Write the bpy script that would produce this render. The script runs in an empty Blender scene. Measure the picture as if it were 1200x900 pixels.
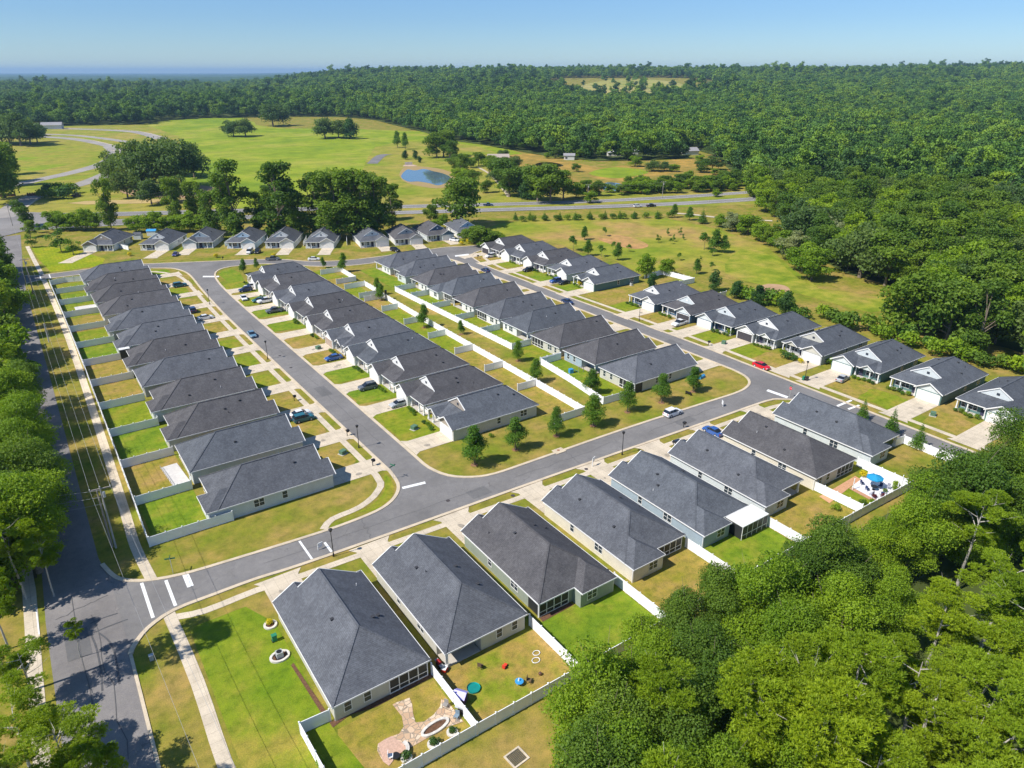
import bpy, bmesh, math, random
import numpy as np
from mathutils import Vector, Matrix
R = math.radians
random.seed(7)
rng = np.random.default_rng(7)
scene = bpy.context.scene
COL = scene.collection
# ---------------------------------------------------------------- survey: photo sighting -> ground position
# World axes run along the street grid (x across the rows, y along the streets), metres, z up.
CAMH = 70.0
FP = 833.0
PIT = math.atan((450 - 84) / FP)
YAW = R(34.8)
cP, sP, cY, sY = math.cos(PIT), math.sin(PIT), math.cos(YAW), math.sin(YAW)
def c2w(X, Y):
    return (X * cY + Y * sY, -X * sY + Y * cY)
def w2c(a, b):
    return (a * cY - b * sY, a * sY + b * cY)
def P(u, v, z=0.0):
    x = (u - 600) / FP; y = (450 - v) / FP
    t = (CAMH - z) / (sP - y * cP)
    return c2w(x * t, (cP + y * sP) * t)
def proj(a, b, z=0.0):
    X, Y = w2c(a, b); dz = z - CAMH
    f = Y * cP - dz * sP; up = Y * sP + dz * cP
    return (600 + FP * X / f, 450 - FP * up / f)
def hpx(u, vb, vt):
    a, b = P(u, vb); lo, hi = 0.0, 60.0
    for _ in range(40):
        m = (lo + hi) / 2
        if proj(a, b, m)[1] > vt: lo = m
        else: hi = m
    return lo
def smooth(x, a, b):
    t = min(1.0, max(0.0, (x - a) / (b - a))); return t * t * (3 - 2 * t)
_az = [-3, -0.36, -0.28, -0.2, 0.0, 0.2, 0.4, 0.5, 0.66, 3]
_hz = [0, 0, 24, 47, 58, 58, 57, 60, 67, 70]
def terrain(a, b):
    X, Y = w2c(a, b)
    if Y < 900: return 0.0
    k = X / Y
    h = float(np.interp(k, _az, _hz))
    return h * smooth(Y, 950, 3300)
# ---------------------------------------------------------------- materials
MATS = {}
def principled(name, rough=0.8, spec=0.3):
    m = bpy.data.materials.new(name); m.use_nodes = True
    nt = m.node_tree; b = nt.nodes['Principled BSDF']
    b.inputs['Roughness'].default_value = rough
    b.inputs['Specular IOR Level'].default_value = spec
    return m, nt, b
def node(nt, t, **kw):
    n = nt.nodes.new(t)
    for k, v in kw.items():
        if k.startswith('i_'): n.inputs[int(k[2:])].default_value = v
        else: setattr(n, k, v)
    return n
def texco(nt, space='Object'):
    tc = nt.nodes.new('ShaderNodeTexCoord'); return tc.outputs[space]
def noise(nt, vec, scale, detail=3, rough=0.55):
    n = nt.nodes.new('ShaderNodeTexNoise'); n.inputs['Scale'].default_value = scale
    n.inputs['Detail'].default_value = detail; n.inputs['Roughness'].default_value = rough
    nt.links.new(vec, n.inputs['Vector']); return n.outputs['Fac']
def ramp(nt, fac, stops):
    r = nt.nodes.new('ShaderNodeValToRGB'); e = r.color_ramp.elements
    while len(e) < len(stops): e.new(0.5)
    for i, (p, c) in enumerate(stops):
        e[i].position = p; e[i].color = (*c, 1) if len(c) == 3 else c
    nt.links.new(fac, r.inputs['Fac']); return r.outputs['Color']
def mix(nt, fac, a, b, mode='MIX'):
    m = nt.nodes.new('ShaderNodeMix'); m.data_type = 'RGBA'; m.blend_type = mode
    for sock, v in ((m.inputs[0], fac), (m.inputs[6], a), (m.inputs[7], b)):
        if isinstance(v, (int, float)): sock.default_value = v
        elif isinstance(v, tuple): sock.default_value = (*v, 1) if len(v) == 3 else v
        else: nt.links.new(v, sock)
    return m.outputs[2]
def bump(nt, b, h, strength=0.3, dist=0.05):
    n = nt.nodes.new('ShaderNodeBump'); n.inputs['Strength'].default_value = strength
    n.inputs['Distance'].default_value = dist
    nt.links.new(h, n.inputs['Height']); nt.links.new(n.outputs[0], b.inputs['Normal'])
def mul(c, k): return tuple(x * k for x in c)

def m_plain(name, col, rough=0.6, spec=0.3, var=0.12, scale=1.5, metal=0.0):
    if name in MATS: return MATS[name]
    m, nt, b = principled(name, rough, spec)
    b.inputs['Metallic'].default_value = metal
    f = noise(nt, texco(nt), scale, 4)
    nt.links.new(ramp(nt, f, [(0.25, mul(col, 1 - var)), (0.75, mul(col, 1 + var))]), b.inputs['Base Color'])
    MATS[name] = m; return m
def m_siding(name, col):
    if name in MATS: return MATS[name]
    m, nt, b = principled(name, 0.55, 0.3)
    o = texco(nt)
    f = noise(nt, o, 0.8, 4)
    c = ramp(nt, f, [(0.3, mul(col, .92)), (0.7, mul(col, 1.05))])
    sx = nt.nodes.new('ShaderNodeSeparateXYZ'); nt.links.new(o, sx.inputs[0])
    md = node(nt, 'ShaderNodeMath', operation='MULTIPLY'); nt.links.new(sx.outputs[2], md.inputs[0]); md.inputs[1].default_value = 5.6
    fr = node(nt, 'ShaderNodeMath', operation='FRACT'); nt.links.new(md.outputs[0], fr.inputs[0])
    lt = node(nt, 'ShaderNodeMath', operation='LESS_THAN'); nt.links.new(fr.outputs[0], lt.inputs[0]); lt.inputs[1].default_value = 0.1
    c = mix(nt, lt.outputs[0], c, mul(col, .72))
    nt.links.new(c, b.inputs['Base Color']); bump(nt, b, fr.outputs[0], 0.25, 0.02)
    MATS[name] = m; return m
def m_shingle(name, col):
    if name in MATS: return MATS[name]
    m, nt, b = principled(name, 0.92, 0.12)
    o = texco(nt)
    v = nt.nodes.new('ShaderNodeTexVoronoi'); v.inputs['Scale'].default_value = 3.6
    mp = nt.nodes.new('ShaderNodeMapping'); mp.inputs['Scale'].default_value = (1, 1, 1.6)
    nt.links.new(o, mp.inputs[0]); nt.links.new(mp.outputs[0], v.inputs['Vector'])
    f1 = noise(nt, o, 9, 3); f2 = noise(nt, o, 0.35, 3)
    sx = nt.nodes.new('ShaderNodeSeparateXYZ'); nt.links.new(v.outputs['Color'], sx.inputs[0])
    c = ramp(nt, sx.outputs[0], [(0.0, mul(col, .72)), (0.5, col), (1.0, mul(col, 1.34))])
    c = mix(nt, 0.5, c, ramp(nt, f1, [(0.3, mul(col, .7)), (0.7, mul(col, 1.35))]))
    c2 = ramp(nt, f2, [(0.3, (0.82, 0.82, 0.83)), (0.7, (1.13, 1.13, 1.12))])
    c = mix(nt, 1.0, c, c2, 'MULTIPLY')
    sz = nt.nodes.new('ShaderNodeSeparateXYZ'); nt.links.new(o, sz.inputs[0])
    md = node(nt, 'ShaderNodeMath', operation='MULTIPLY'); nt.links.new(sz.outputs[2], md.inputs[0]); md.inputs[1].default_value = 9.0
    fr = node(nt, 'ShaderNodeMath', operation='FRACT'); nt.links.new(md.outputs[0], fr.inputs[0])
    lt = node(nt, 'ShaderNodeMath', operation='LESS_THAN'); nt.links.new(fr.outputs[0], lt.inputs[0]); lt.inputs[1].default_value = 0.22
    c = mix(nt, lt.outputs[0], c, mix(nt, 0.22, c, (0.0, 0.0, 0.0)))
    oi = nt.nodes.new('ShaderNodeObjectInfo')
    rr = ramp(nt, oi.outputs['Random'], [(0.0, (0.9, 0.9, 0.9)), (1.0, (1.08, 1.08, 1.08))])
    c = mix(nt, 1.0, c, rr, 'MULTIPLY')
    nt.links.new(c, b.inputs['Base Color']); bump(nt, b, f1, 0.3, 0.02)
    MATS[name] = m; return m
def m_grass(name, c1, c2, c3, s1=0.12, s2=1.1, stripes=0.0):
    """mown grass: broad worn/green patches, mid clumps and fine tufts"""
    if name in MATS: return MATS[name]
    m, nt, b = principled(name, 0.95, 0.1)
    o = texco(nt)
    big = noise(nt, o, s1, 5, 0.6); mid = noise(nt, o, s2, 5, 0.65); fine = noise(nt, o, 7.0, 3, 0.7)
    c = ramp(nt, big, [(0.36, c1), (0.5, c2), (0.64, c3)])
    cm = ramp(nt, mid, [(0.3, (0.66, 0.72, 0.66)), (0.5, (1, 1, 1)), (0.72, (1.3, 1.2, 1.15))])
    c = mix(nt, 1.0, c, cm, 'MULTIPLY')
    cf = ramp(nt, fine, [(0.3, (0.72, 0.74, 0.7)), (0.7, (1.25, 1.24, 1.2))])
    c = mix(nt, 1.0, c, cf, 'MULTIPLY')
    if stripes:
        w = nt.nodes.new('ShaderNodeTexWave'); w.inputs['Scale'].default_value = stripes; w.inputs['Distortion'].default_value = 3.0
        w.inputs['Detail'].default_value = 2
        nt.links.new(o, w.inputs['Vector'])
        c = mix(nt, 1.0, c, ramp(nt, w.outputs['Fac'], [(0.0, (0.93, 0.95, 0.93)), (1.0, (1.05, 1.04, 1.05))]), 'MULTIPLY')
    nt.links.new(c, b.inputs['Base Color']); bump(nt, b, fine, 0.5, 0.06)
    MATS[name] = m; return m
def m_asphalt(name, col, scale=1.0):
    if name in MATS: return MATS[name]
    m, nt, b = principled(name, 0.9, 0.2)
    o = texco(nt)
    a1 = noise(nt, o, 0.09 * scale, 5, 0.65); a2 = noise(nt, o, 14, 2); a3 = noise(nt, o, 0.9, 6, 0.7)
    c = ramp(nt, a1, [(0.3, mul(col, .78)), (0.7, mul(col, 1.16))])
    c = mix(nt, 1.0, c, ramp(nt, a2, [(0.3, (0.85, 0.85, 0.85)), (0.7, (1.15, 1.15, 1.15))]), 'MULTIPLY')
    c = mix(nt, 1.0, c, ramp(nt, a3, [(0.3, (0.88, 0.88, 0.9)), (0.55, (1, 1, 1)), (0.75, (1.1, 1.08, 1.05))]), 'MULTIPLY')
    vo = nt.nodes.new('ShaderNodeTexVoronoi'); vo.feature = 'DISTANCE_TO_EDGE'; vo.inputs['Scale'].default_value = 0.11
    dn = nt.nodes.new('ShaderNodeTexNoise'); dn.inputs['Scale'].default_value = 0.8; nt.links.new(o, dn.inputs['Vector'])
    vm = node(nt, 'ShaderNodeVectorMath', operation='MULTIPLY_ADD'); nt.links.new(dn.outputs['Color'], vm.inputs[0]); vm.inputs[1].default_value = (2.5, 2.5, 0); nt.links.new(o, vm.inputs[2])
    nt.links.new(vm.outputs[0], vo.inputs['Vector'])
    lt = node(nt, 'ShaderNodeMath', operation='LESS_THAN'); nt.links.new(vo.outputs['Distance'], lt.inputs[0]); lt.inputs[1].default_value = 0.003
    c = mix(nt, lt.outputs[0], c, mul(col, .75))
    nt.links.new(c, b.inputs['Base Color']); bump(nt, b, a2, 0.2, 0.02)
    MATS[name] = m; return m
def m_concrete(name, col, joint=0.66):
    if name in MATS: return MATS[name]
    m, nt, b = principled(name, 0.85, 0.2)
    o = texco(nt)
    a1 = noise(nt, o, 0.35, 5, 0.6); a2 = noise(nt, o, 6, 4, 0.7)
    c = ramp(nt, a1, [(0.3, mul(col, .8)), (0.5, col), (0.72, mul(col, 1.12))])
    c = mix(nt, 1.0, c, ramp(nt, a2, [(0.3, (0.86, 0.85, 0.83)), (0.7, (1.08, 1.08, 1.08))]), 'MULTIPLY')
    if joint:
        br = nt.nodes.new('ShaderNodeTexBrick'); br.offset = 0.0; br.inputs['Scale'].default_value = joint
        br.inputs['Mortar Size'].default_value = 0.012; br.inputs['Brick Width'].default_value = 1; br.inputs['Row Height'].default_value = 1
        br.inputs['Color1'].default_value = (1, 1, 1, 1); br.inputs['Color2'].default_value = (0.95, 0.95, 0.94, 1); br.inputs['Mortar'].default_value = (0.55, 0.53, 0.5, 1)
        nt.links.new(o, br.inputs['Vector'])
        c = mix(nt, 1.0, c, br.outputs['Color'], 'MULTIPLY')
    nt.links.new(c, b.inputs['Base Color'])
    MATS[name] = m; return m
def m_leaf(name, dark, light, rndlo, rndhi, trans=0.36):
    if name in MATS: return MATS[name]
    m, nt, b = principled(name, 0.6, 0.25)
    at = nt.nodes.new('ShaderNodeAttribute'); at.attribute_name = 'tint'
    c = ramp(nt, at.outputs['Fac'], [(0.0, dark), (0.55, tuple((d + l) / 2 for d, l in zip(dark, light))), (1.0, light)])
    oi = nt.nodes.new('ShaderNodeObjectInfo')
    c = mix(nt, 1.0, c, ramp(nt, oi.outputs['Random'], [(0.0, rndlo), (0.5, (1, 1, 1)), (1.0, rndhi)]), 'MULTIPLY')
    nt.links.new(c, b.inputs['Base Color'])
    if trans:
        t = nt.nodes.new('ShaderNodeBsdfTranslucent'); nt.links.new(mix(nt, 1.0, c, (1.5, 1.5, 0.6), 'MULTIPLY'), t.inputs['Color'])
        ms = nt.nodes.new('ShaderNodeMixShader'); ms.inputs[0].default_value = trans
        nt.links.new(b.outputs[0], ms.inputs[1]); nt.links.new(t.outputs[0], ms.inputs[2])
        nt.links.new(ms.outputs[0], nt.nodes['Material Output'].inputs['Surface'])
    MATS[name] = m; return m
def m_bark(name, col):
    return m_plain(name, col, 0.9, 0.1, 0.35, 6)

# ---------------------------------------------------------------- mesh collecting
class MB:
    def __init__(s): s.v = []; s.f = []; s.m = []
    def poly(s, pts, mi=0):
        n = len(s.v); s.v += [tuple(p) for p in pts]; s.f.append(tuple(range(n, n + len(pts)))); s.m.append(mi)
    def box(s, x0, y0, z0, x1, y1, z1, mi=0):
        n = len(s.v)
        s.v += [(x0, y0, z0), (x1, y0, z0), (x1, y1, z0), (x0, y1, z0), (x0, y0, z1), (x1, y0, z1), (x1, y1, z1), (x0, y1, z1)]
        for q in ((0, 3, 2, 1), (4, 5, 6, 7), (0, 1, 5, 4), (1, 2, 6, 5), (2, 3, 7, 6), (3, 0, 4, 7)):
            s.f.append(tuple(n + i for i in q)); s.m.append(mi)
    def bar(s, p, q, w, h, mi=0, up=(0, 0, 1)):
        p = Vector(p); q = Vector(q); d = (q - p).normalized(); u = Vector(up)
        sd = d.cross(u)
        if sd.length < 1e-5: sd = d.cross(Vector((1, 0, 0)))
        sd.normalize(); u = sd.cross(d).normalized()
        n = len(s.v)
        for c in (p, q):
            for a, b_ in ((-1, -1), (1, -1), (1, 1), (-1, 1)):
                s.v.append(tuple(c + sd * (a * w / 2) + u * (b_ * h / 2)))
        for f in ((0, 3, 2, 1), (4, 5, 6, 7), (0, 1, 5, 4), (1, 2, 6, 5), (2, 3, 7, 6), (3, 0, 4, 7)):
            s.f.append(tuple(n + i for i in f)); s.m.append(mi)
    def tube(s, pts, rad, seg=8, mi=0, cap=True):
        pts = [Vector(p) for p in pts]; n0 = len(s.v); k = len(pts)
        for i, p in enumerate(pts):
            d = (pts[min(i + 1, k - 1)] - pts[max(i - 1, 0)]).normalized()
            a = d.cross(Vector((0.13, 0.97, 0.2))).normalized(); b_ = d.cross(a).normalized()
            r = rad[i] if isinstance(rad, (list, tuple)) else rad
            for j in range(seg):
                t = 2 * math.pi * j / seg
                s.v.append(tuple(p + a * (r * math.cos(t)) + b_ * (r * math.sin(t))))
        for i in range(k - 1):
            for j in range(seg):
                j2 = (j + 1) % seg
                s.f.append((n0 + i * seg + j, n0 + i * seg + j2, n0 + (i + 1) * seg + j2, n0 + (i + 1) * seg + j)); s.m.append(mi)
        if cap:
            s.f.append(tuple(n0 + j for j in range(seg))[::-1]); s.m.append(mi)
            s.f.append(tuple(n0 + (k - 1) * seg + j for j in range(seg))); s.m.append(mi)
    def cyl(s, x, y, z0, z1, r0, r1=None, seg=12, mi=0):
        s.tube([(x, y, z0), (x, y, z1)], [r0, r0 if r1 is None else r1], seg, mi)
    def blob(s, c, r, seg=10, rings=6, mi=0, jit=0.0):
        n0 = len(s.v); rx, ry, rz = r if isinstance(r, tuple) else (r, r, r)
        for i in range(1, rings):
            ph = math.pi * i / rings
            for j in range(seg):
                t = 2 * math.pi * j / seg; k = 1 + random.uniform(-jit, jit)
                s.v.append((c[0] + rx * k * math.sin(ph) * math.cos(t), c[1] + ry * k * math.sin(ph) * math.sin(t), c[2] + rz * k * math.cos(ph)))
        s.v += [(c[0], c[1], c[2] + rz), (c[0], c[1], c[2] - rz)]
        for i in range(rings - 2):
            for j in range(seg):
                j2 = (j + 1) % seg
                s.f.append((n0 + i * seg + j, n0 + (i + 1) * seg + j, n0 + (i + 1) * seg + j2, n0 + i * seg + j2)); s.m.append(mi)
        T = n0 + (rings - 1) * seg
        for j in range(seg):
            j2 = (j + 1) % seg
            s.f.append((T, n0 + j, n0 + j2)); s.m.append(mi)
            s.f.append((T + 1, n0 + (rings - 2) * seg + j2, n0 + (rings - 2) * seg + j)); s.m.append(mi)
    def mesh(s, name, mats=(), smooth_=False):
        me = bpy.data.meshes.new(name); me.from_pydata(s.v, [], s.f)
        for m in mats: me.materials.append(m)
        if len(mats) > 1: me.polygons.foreach_set('material_index', s.m)
        if smooth_: me.polygons.foreach_set('use_smooth', [True] * len(s.f))
        me.update(); return me
    def build(s, name, mats, parent=None, **kw):
        if not isinstance(mats, (list, tuple)): mats = [mats]
        return link(name, s.mesh(name, mats, kw.pop('smooth_', False)), parent, **kw)
def link(name, me, parent=None, loc=None, rz=None, **tags):
    o = bpy.data.objects.new(name, me); COL.objects.link(o)
    if parent is not None: o.parent = parent
    if loc: o.location = loc
    if rz is not None: o.rotation_euler = (0, 0, rz)
    for k, v in tags.items():
        if v: o[k] = v
    return o
def empty(name, loc, rz=0.0, label=None, category=None, group=None, scale=None):
    o = bpy.data.objects.new(name, None); COL.objects.link(o); o.empty_display_size = 0.5
    o.location = loc if len(loc) == 3 else (loc[0], loc[1], 0.0); o.rotation_euler = (0, 0, rz)
    if scale: o.scale = scale if isinstance(scale, tuple) else (scale,) * 3
    if label: o['label'] = label
    if category: o['category'] = category
    if group: o['group'] = group
    return o
def swap(o, i, m):
    """this copy's own material on a shared mesh"""
    o.material_slots[i].link = 'OBJECT'; o.material_slots[i].material = m
def tree_copy(src, loc, rz=0.0, scale=None, label=None, group=None):
    r = src.copy(); COL.objects.link(r); r.location = loc; r.rotation_euler = (0, 0, rz)
    if scale: r.scale = scale if isinstance(scale, tuple) else (scale,) * 3
    if label: r['label'] = label
    if group: r['group'] = group
    for ch in list(src.children):
        c = ch.copy(); COL.objects.link(c); c.parent = r
        for g in ch.children:
            d = g.copy(); COL.objects.link(d); d.parent = c
    return r

# ---------------------------------------------------------------- sheets on the ground
def spline(pts, n=6, closed=True):
    out = []; k = len(pts)
    rngi = range(k) if closed else range(k - 1)
    for i in rngi:
        if closed: p0, p1, p2, p3 = pts[(i - 1) % k], pts[i], pts[(i + 1) % k], pts[(i + 2) % k]
        else: p0, p1, p2, p3 = pts[max(i - 1, 0)], pts[i], pts[i + 1], pts[min(i + 2, k - 1)]
        for j in range(n):
            t = j / n
            out.append(tuple(0.5 * (2 * p1[c] + (p2[c] - p0[c]) * t + (2 * p0[c] - 5 * p1[c] + 4 * p2[c] - p3[c]) * t * t + (3 * p1[c] - p0[c] - 3 * p2[c] + p3[c]) * t ** 3) for c in (0, 1)))
    if not closed: out.append(tuple(pts[-1]))
    return out
SHN = [0]
def sheet(name, pts, z, mat, kind='structure', label=None, drape=False):
    SHN[0] += 1; z += (SHN[0] % 7) * 0.0012
    pts = [p for i, p in enumerate(pts) if math.dist(p, pts[i - 1]) > 0.02]
    bm = bmesh.new()
    vs = [bm.verts.new((p[0], p[1], z)) for p in pts]
    f = bm.faces.new(vs); f.normal_update()
    if f.normal.z < 0: f.normal_flip()
    bmesh.ops.triangulate(bm, faces=[f])
    me = bpy.data.meshes.new(name); bm.to_mesh(me); bm.free(); me.materials.append(mat)
    return link(name, me, kind=kind, label=label)
def sheets(name, polys, z, mat, kind='structure'):
    """several patches of one surface as one object"""
    bm = bmesh.new()
    for pts in polys:
        vs = [bm.verts.new((p[0], p[1], z)) for p in pts]
        f = bm.faces.new(vs); f.normal_update()
        if f.normal.z < 0: f.normal_flip()
    bmesh.ops.triangulate(bm, faces=bm.faces[:])
    me = bpy.data.meshes.new(name); bm.to_mesh(me); bm.free(); me.materials.append(mat)
    return link(name, me, kind=kind)
def strip_pts(line, w):
    L_, R_ = [], []
    for i, p in enumerate(line):
        a = line[max(i - 1, 0)]; c = line[min(i + 1, len(line) - 1)]
        dx, dy = c[0] - a[0], c[1] - a[1]; l = math.hypot(dx, dy) or 1
        nx, ny = -dy / l, dx / l
        ww = w[i] if isinstance(w, (list, tuple)) else w
        L_.append((p[0] + nx * ww / 2, p[1] + ny * ww / 2)); R_.append((p[0] - nx * ww / 2, p[1] - ny * ww / 2))
    return L_, R_
def strip(name, line, w, z, mat, h=0.0, kind='structure'):
    L_, R_ = strip_pts(line, w); mb = MB(); n = len(line)
    for i in range(n - 1):
        a, b_, c, d = L_[i], R_[i], R_[i + 1], L_[i + 1]
        mb.poly([(a[0], a[1], z + h), (b_[0], b_[1], z + h), (c[0], c[1], z + h), (d[0], d[1], z + h)])
        if h:
            mb.poly([(b_[0], b_[1], z), (c[0], c[1], z), (c[0], c[1], z + h), (b_[0], b_[1], z + h)])
            mb.poly([(a[0], a[1], z + h), (d[0], d[1], z + h), (d[0], d[1], z), (a[0], a[1], z)])
    if h:
        for i in (0, n - 1): mb.poly([(L_[i][0], L_[i][1], z), (R_[i][0], R_[i][1], z), (R_[i][0], R_[i][1], z + h), (L_[i][0], L_[i][1], z + h)])
    return mb.build(name, mat, kind=kind)
def PP(*pts): return [P(u, v) for u, v in pts]
def rect(x0, y0, x1, y1): return [(x0, y0), (x1, y0), (x1, y1), (x0, y1)]
# ================================================================ world, sun, camera
w = bpy.data.worlds.new('World'); scene.world = w; w.use_nodes = True
nt = w.node_tree; bg = nt.nodes['Background']
sky = nt.nodes.new('ShaderNodeTexSky'); sky.sky_type = 'NISHITA'; sky.sun_disc = False
SUN_EL = R(50); SH = R(-7)                       # shadows run towards SH (grid frame)
sd = Vector((-math.cos(SH) * math.cos(SUN_EL), -math.sin(SH) * math.cos(SUN_EL), math.sin(SUN_EL)))
sky.sun_elevation = SUN_EL; sky.sun_rotation = math.atan2(sd.x, sd.y)
sky.air_density = 1.0; sky.dust_density = 0.0; sky.ozone_density = 2.5; sky.altitude = 300
# humid-summer blue: the clear sky's colour leaned slightly to blue everywhere
tm = nt.nodes.new('ShaderNodeMix'); tm.data_type = 'RGBA'; tm.blend_type = 'MULTIPLY'; tm.inputs[0].default_value = 1.0; tcw = nt.nodes.new('ShaderNodeTexCoord'); sxw = nt.nodes.new('ShaderNodeSeparateXYZ'); nt.links.new(tcw.outputs['Generated'], sxw.inputs[0])
nt.links.new(ramp(nt, sxw.outputs[2], [(0.0, (0.50, 0.66, 0.88)), (0.06, (0.45, 0.62, 0.87)), (0.16, (0.52, 0.70, 0.94)), (0.45, (0.82, 0.92, 1.0))]), tm.inputs[7])
nt.links.new(sky.outputs[0], tm.inputs[6]); nt.links.new(tm.outputs[2], bg.inputs['Color']); bg.inputs['Strength'].default_value = 0.108
sl = bpy.data.lights.new('sun', 'SUN'); sl.energy = 4.6; sl.angle = R(0.5); sl.color = (1.0, 0.955, 0.88)
so = bpy.data.objects.new('sun', sl); COL.objects.link(so); so.rotation_euler = sd.to_track_quat('Z', 'Y').to_euler()
cd = bpy.data.cameras.new('camera'); co = bpy.data.objects.new('camera', cd); COL.objects.link(co)
cd.sensor_fit = 'HORIZONTAL'; cd.angle = 2 * math.atan(600 / FP); cd.clip_start = 1; cd.clip_end = 120000
co.location = (0, 0, CAMH); co.rotation_euler = (R(90) - PIT, 0, -YAW); scene.camera = co
scene.view_settings.view_transform = 'Standard'; scene.view_settings.look = 'None'
scene.view_settings.exposure = 0.38; scene.view_settings.gamma = 1
scene.cycles.use_denoising = True; scene.cycles.max_bounces = 6; scene.cycles.diffuse_bounces = 3; scene.cycles.glossy_bounces = 2
scene.cycles.transmission_bounces = 3; scene.cycles.volume_bounces = 0; scene.cycles.transparent_max_bounces = 4
scene.cycles.use_adaptive_sampling = True; scene.cycles.adaptive_threshold = 0.02
scene.cycles.sample_clamp_indirect = 6; scene.cycles.caustics_reflective = False; scene.cycles.caustics_refractive = False

# ================================================================ surfaces
G_OLIVE = m_grass('verge_grass', (0.165, 0.20, 0.018), (0.235, 0.21, 0.036), (0.33, 0.235, 0.07), 0.10, 0.55)
G_BRIGHT = m_grass('lawn_bright', (0.125, 0.205, 0.014), (0.165, 0.235, 0.016), (0.235, 0.25, 0.03), 0.22, 0.8)
G_MID = m_grass('lawn_green', (0.16, 0.22, 0.012), (0.2, 0.24, 0.018), (0.26, 0.24, 0.03), 0.2, 0.9)
G_DRY = m_grass('lawn_dry', (0.24, 0.22, 0.03), (0.30, 0.23, 0.05), (0.36, 0.24, 0.08), 0.2, 0.9)
G_LIME = m_grass('corner_lawn', (0.19, 0.26, 0.008), (0.25, 0.29, 0.010), (0.32, 0.30, 0.02), 0.08, 0.6, 0.25)
G_MEADOW = m_grass('meadow_grass', (0.17, 0.25, 0.018), (0.23, 0.29, 0.02), (0.31, 0.31, 0.05), 0.012, 0.06)
G_FIELD = m_grass('field_grass', (0.18, 0.24, 0.018), (0.27, 0.265, 0.035), (0.38, 0.25, 0.085), 0.022, 0.15)
G_MARSH = m_grass('marsh_grass', (0.19, 0.20, 0.03), (0.30, 0.21, 0.05), (0.40, 0.25, 0.06), 0.03, 0.12)
G_PARK = m_grass('park_grass', (0.20, 0.25, 0.02), (0.27, 0.26, 0.04), (0.34, 0.27, 0.07), 0.02, 0.1)
ASPH = m_asphalt('asphalt', (0.205, 0.195, 0.188))
ASPH2 = m_asphalt('old_asphalt', (0.225, 0.208, 0.198))
CONC = m_concrete('concrete', (0.62, 0.53, 0.41))
KERB = m_concrete('kerb_concrete', (0.60, 0.50, 0.37), 0)
PAINT = m_plain('road_paint', (0.78, 0.78, 0.76), 0.7, 0.2, 0.1, 8)
DIRT = m_plain('bare_earth', (0.42, 0.27, 0.16), 0.95, 0.1, 0.2, 0.2)

# ground: one sheet to the horizon, rising to the wooded ridge in the distance
def ground_mesh():
    me = bpy.data.meshes.new('ground'); vs = [(0, 0, 0)]; fs = []
    rad = [60, 150, 300, 500, 700, 900] + [900 + 120 * i for i in range(1, 26)] + [4300, 5000, 6500, 9000, 14000, 22000, 32000]
    N = 120
    for r in rad:
        for j in range(N):
            t = 2 * math.pi * j / N; a, b = r * math.cos(t), r * math.sin(t)
            vs.append((a, b, terrain(a, b) if w2c(a, b)[1] > 0 else 0.0))
    for j in range(N): fs.append((0, 1 + j, 1 + (j + 1) % N))
    for i in range(len(rad) - 1):
        for j in range(N):
            p = 1 + i * N; q = 1 + (i + 1) * N; j2 = (j + 1) % N
            fs.append((p + j, q + j, q + j2, p + j2))
    me.from_pydata(vs, [], fs); return me
me = ground_mesh(); me.materials.append(G_OLIVE); link('ground', me, kind='structure')

# ---- roads (surface z 0.01), kerbs stand 0.12 above
Z_RD, Z_LAWN, Z_CON = 0.03, 0.016, 0.045
def arc(cx, cy, r, a0, a1, n=10): return [(cx + r * math.cos(R(a0 + (a1 - a0) * i / n)), cy + r * math.sin(R(a0 + (a1 - a0) * i / n))) for i in range(n + 1)]
# outer outline of the whole local street net, built from separate road sheets that butt
sheet('collector_road', [(-9.2, 20), (-1.4, 20), (-0.8, 60), (-0.5, 86.9)] + [(-0.5, 92), (-0.5, 104), (-1.3, 112.3), (-1.6, 200), (-2.2, 290), (-1.5, 330), (0.5, 390), (1.0, 405), (-8.5, 405), (-7.6, 330), (-7.0, 290), (-7.6, 200), (-8.5, 126), (-9.2, 100)], Z_RD, ASPH2)
e_lo = [(-0.5, 86.9), (0.1, 88.3), (2.2, 90.8), (5.9, 92.6), (11.4, 92.8), (17.6, 92.8), (24.3, 92.2), (42, 91.6), (67, 91.1), (94, 90.3), (117, 89.5), (133.5, 89.0), (137.5, 87.5), (140.3, 84.5), (141.3, 80)]
e_up = [(-1.0, 110), (0.0, 106), (1.3, 103.8), (4.0, 101.8), (8.6, 100.3), (15.2, 99.6), (30, 98.6), (38.3, 98.8), (42.5, 99.8), (45.5, 102), (47.3, 105.2), (48.0, 110)]
s1_l = [(48.0, 110), (47.8, 143), (47.6, 211), (47.8, 235), (48.6, 262), (49.5, 280), (49.0, 290), (46.0, 298), (40, 302.5)]
s1_r = [(54.7, 112), (54.8, 160), (54.8, 220), (55.2, 255), (56.3, 272), (58.2, 281), (61.5, 286), (66, 287.5)]
e_up2 = [(54.7, 112), (54.8, 107), (56.4, 102.3), (59.8, 99.2), (64, 97.8), (72, 97.6), (96, 97.4), (120, 96.5), (131, 96.0), (136, 96.6), (139.6, 98.4), (141.8, 101.6), (142.6, 106)]
s2_l = [(142.6, 106), (142.7, 130), (142.9, 180), (142.8, 225), (143.0, 245), (140.5, 254), (136, 259), (130, 261)]
s2_r = [(147.6, 20), (147.7, 56), (148.4, 99), (149.2, 125), (148.9, 155), (148.3, 182), (148.4, 206), (148.3, 228), (150.5, 243), (153.5, 250), (159, 254), (168, 256.5)]
s2_l0 = [(141.3, 80), (141.3, 52), (141.3, 20)]
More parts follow.
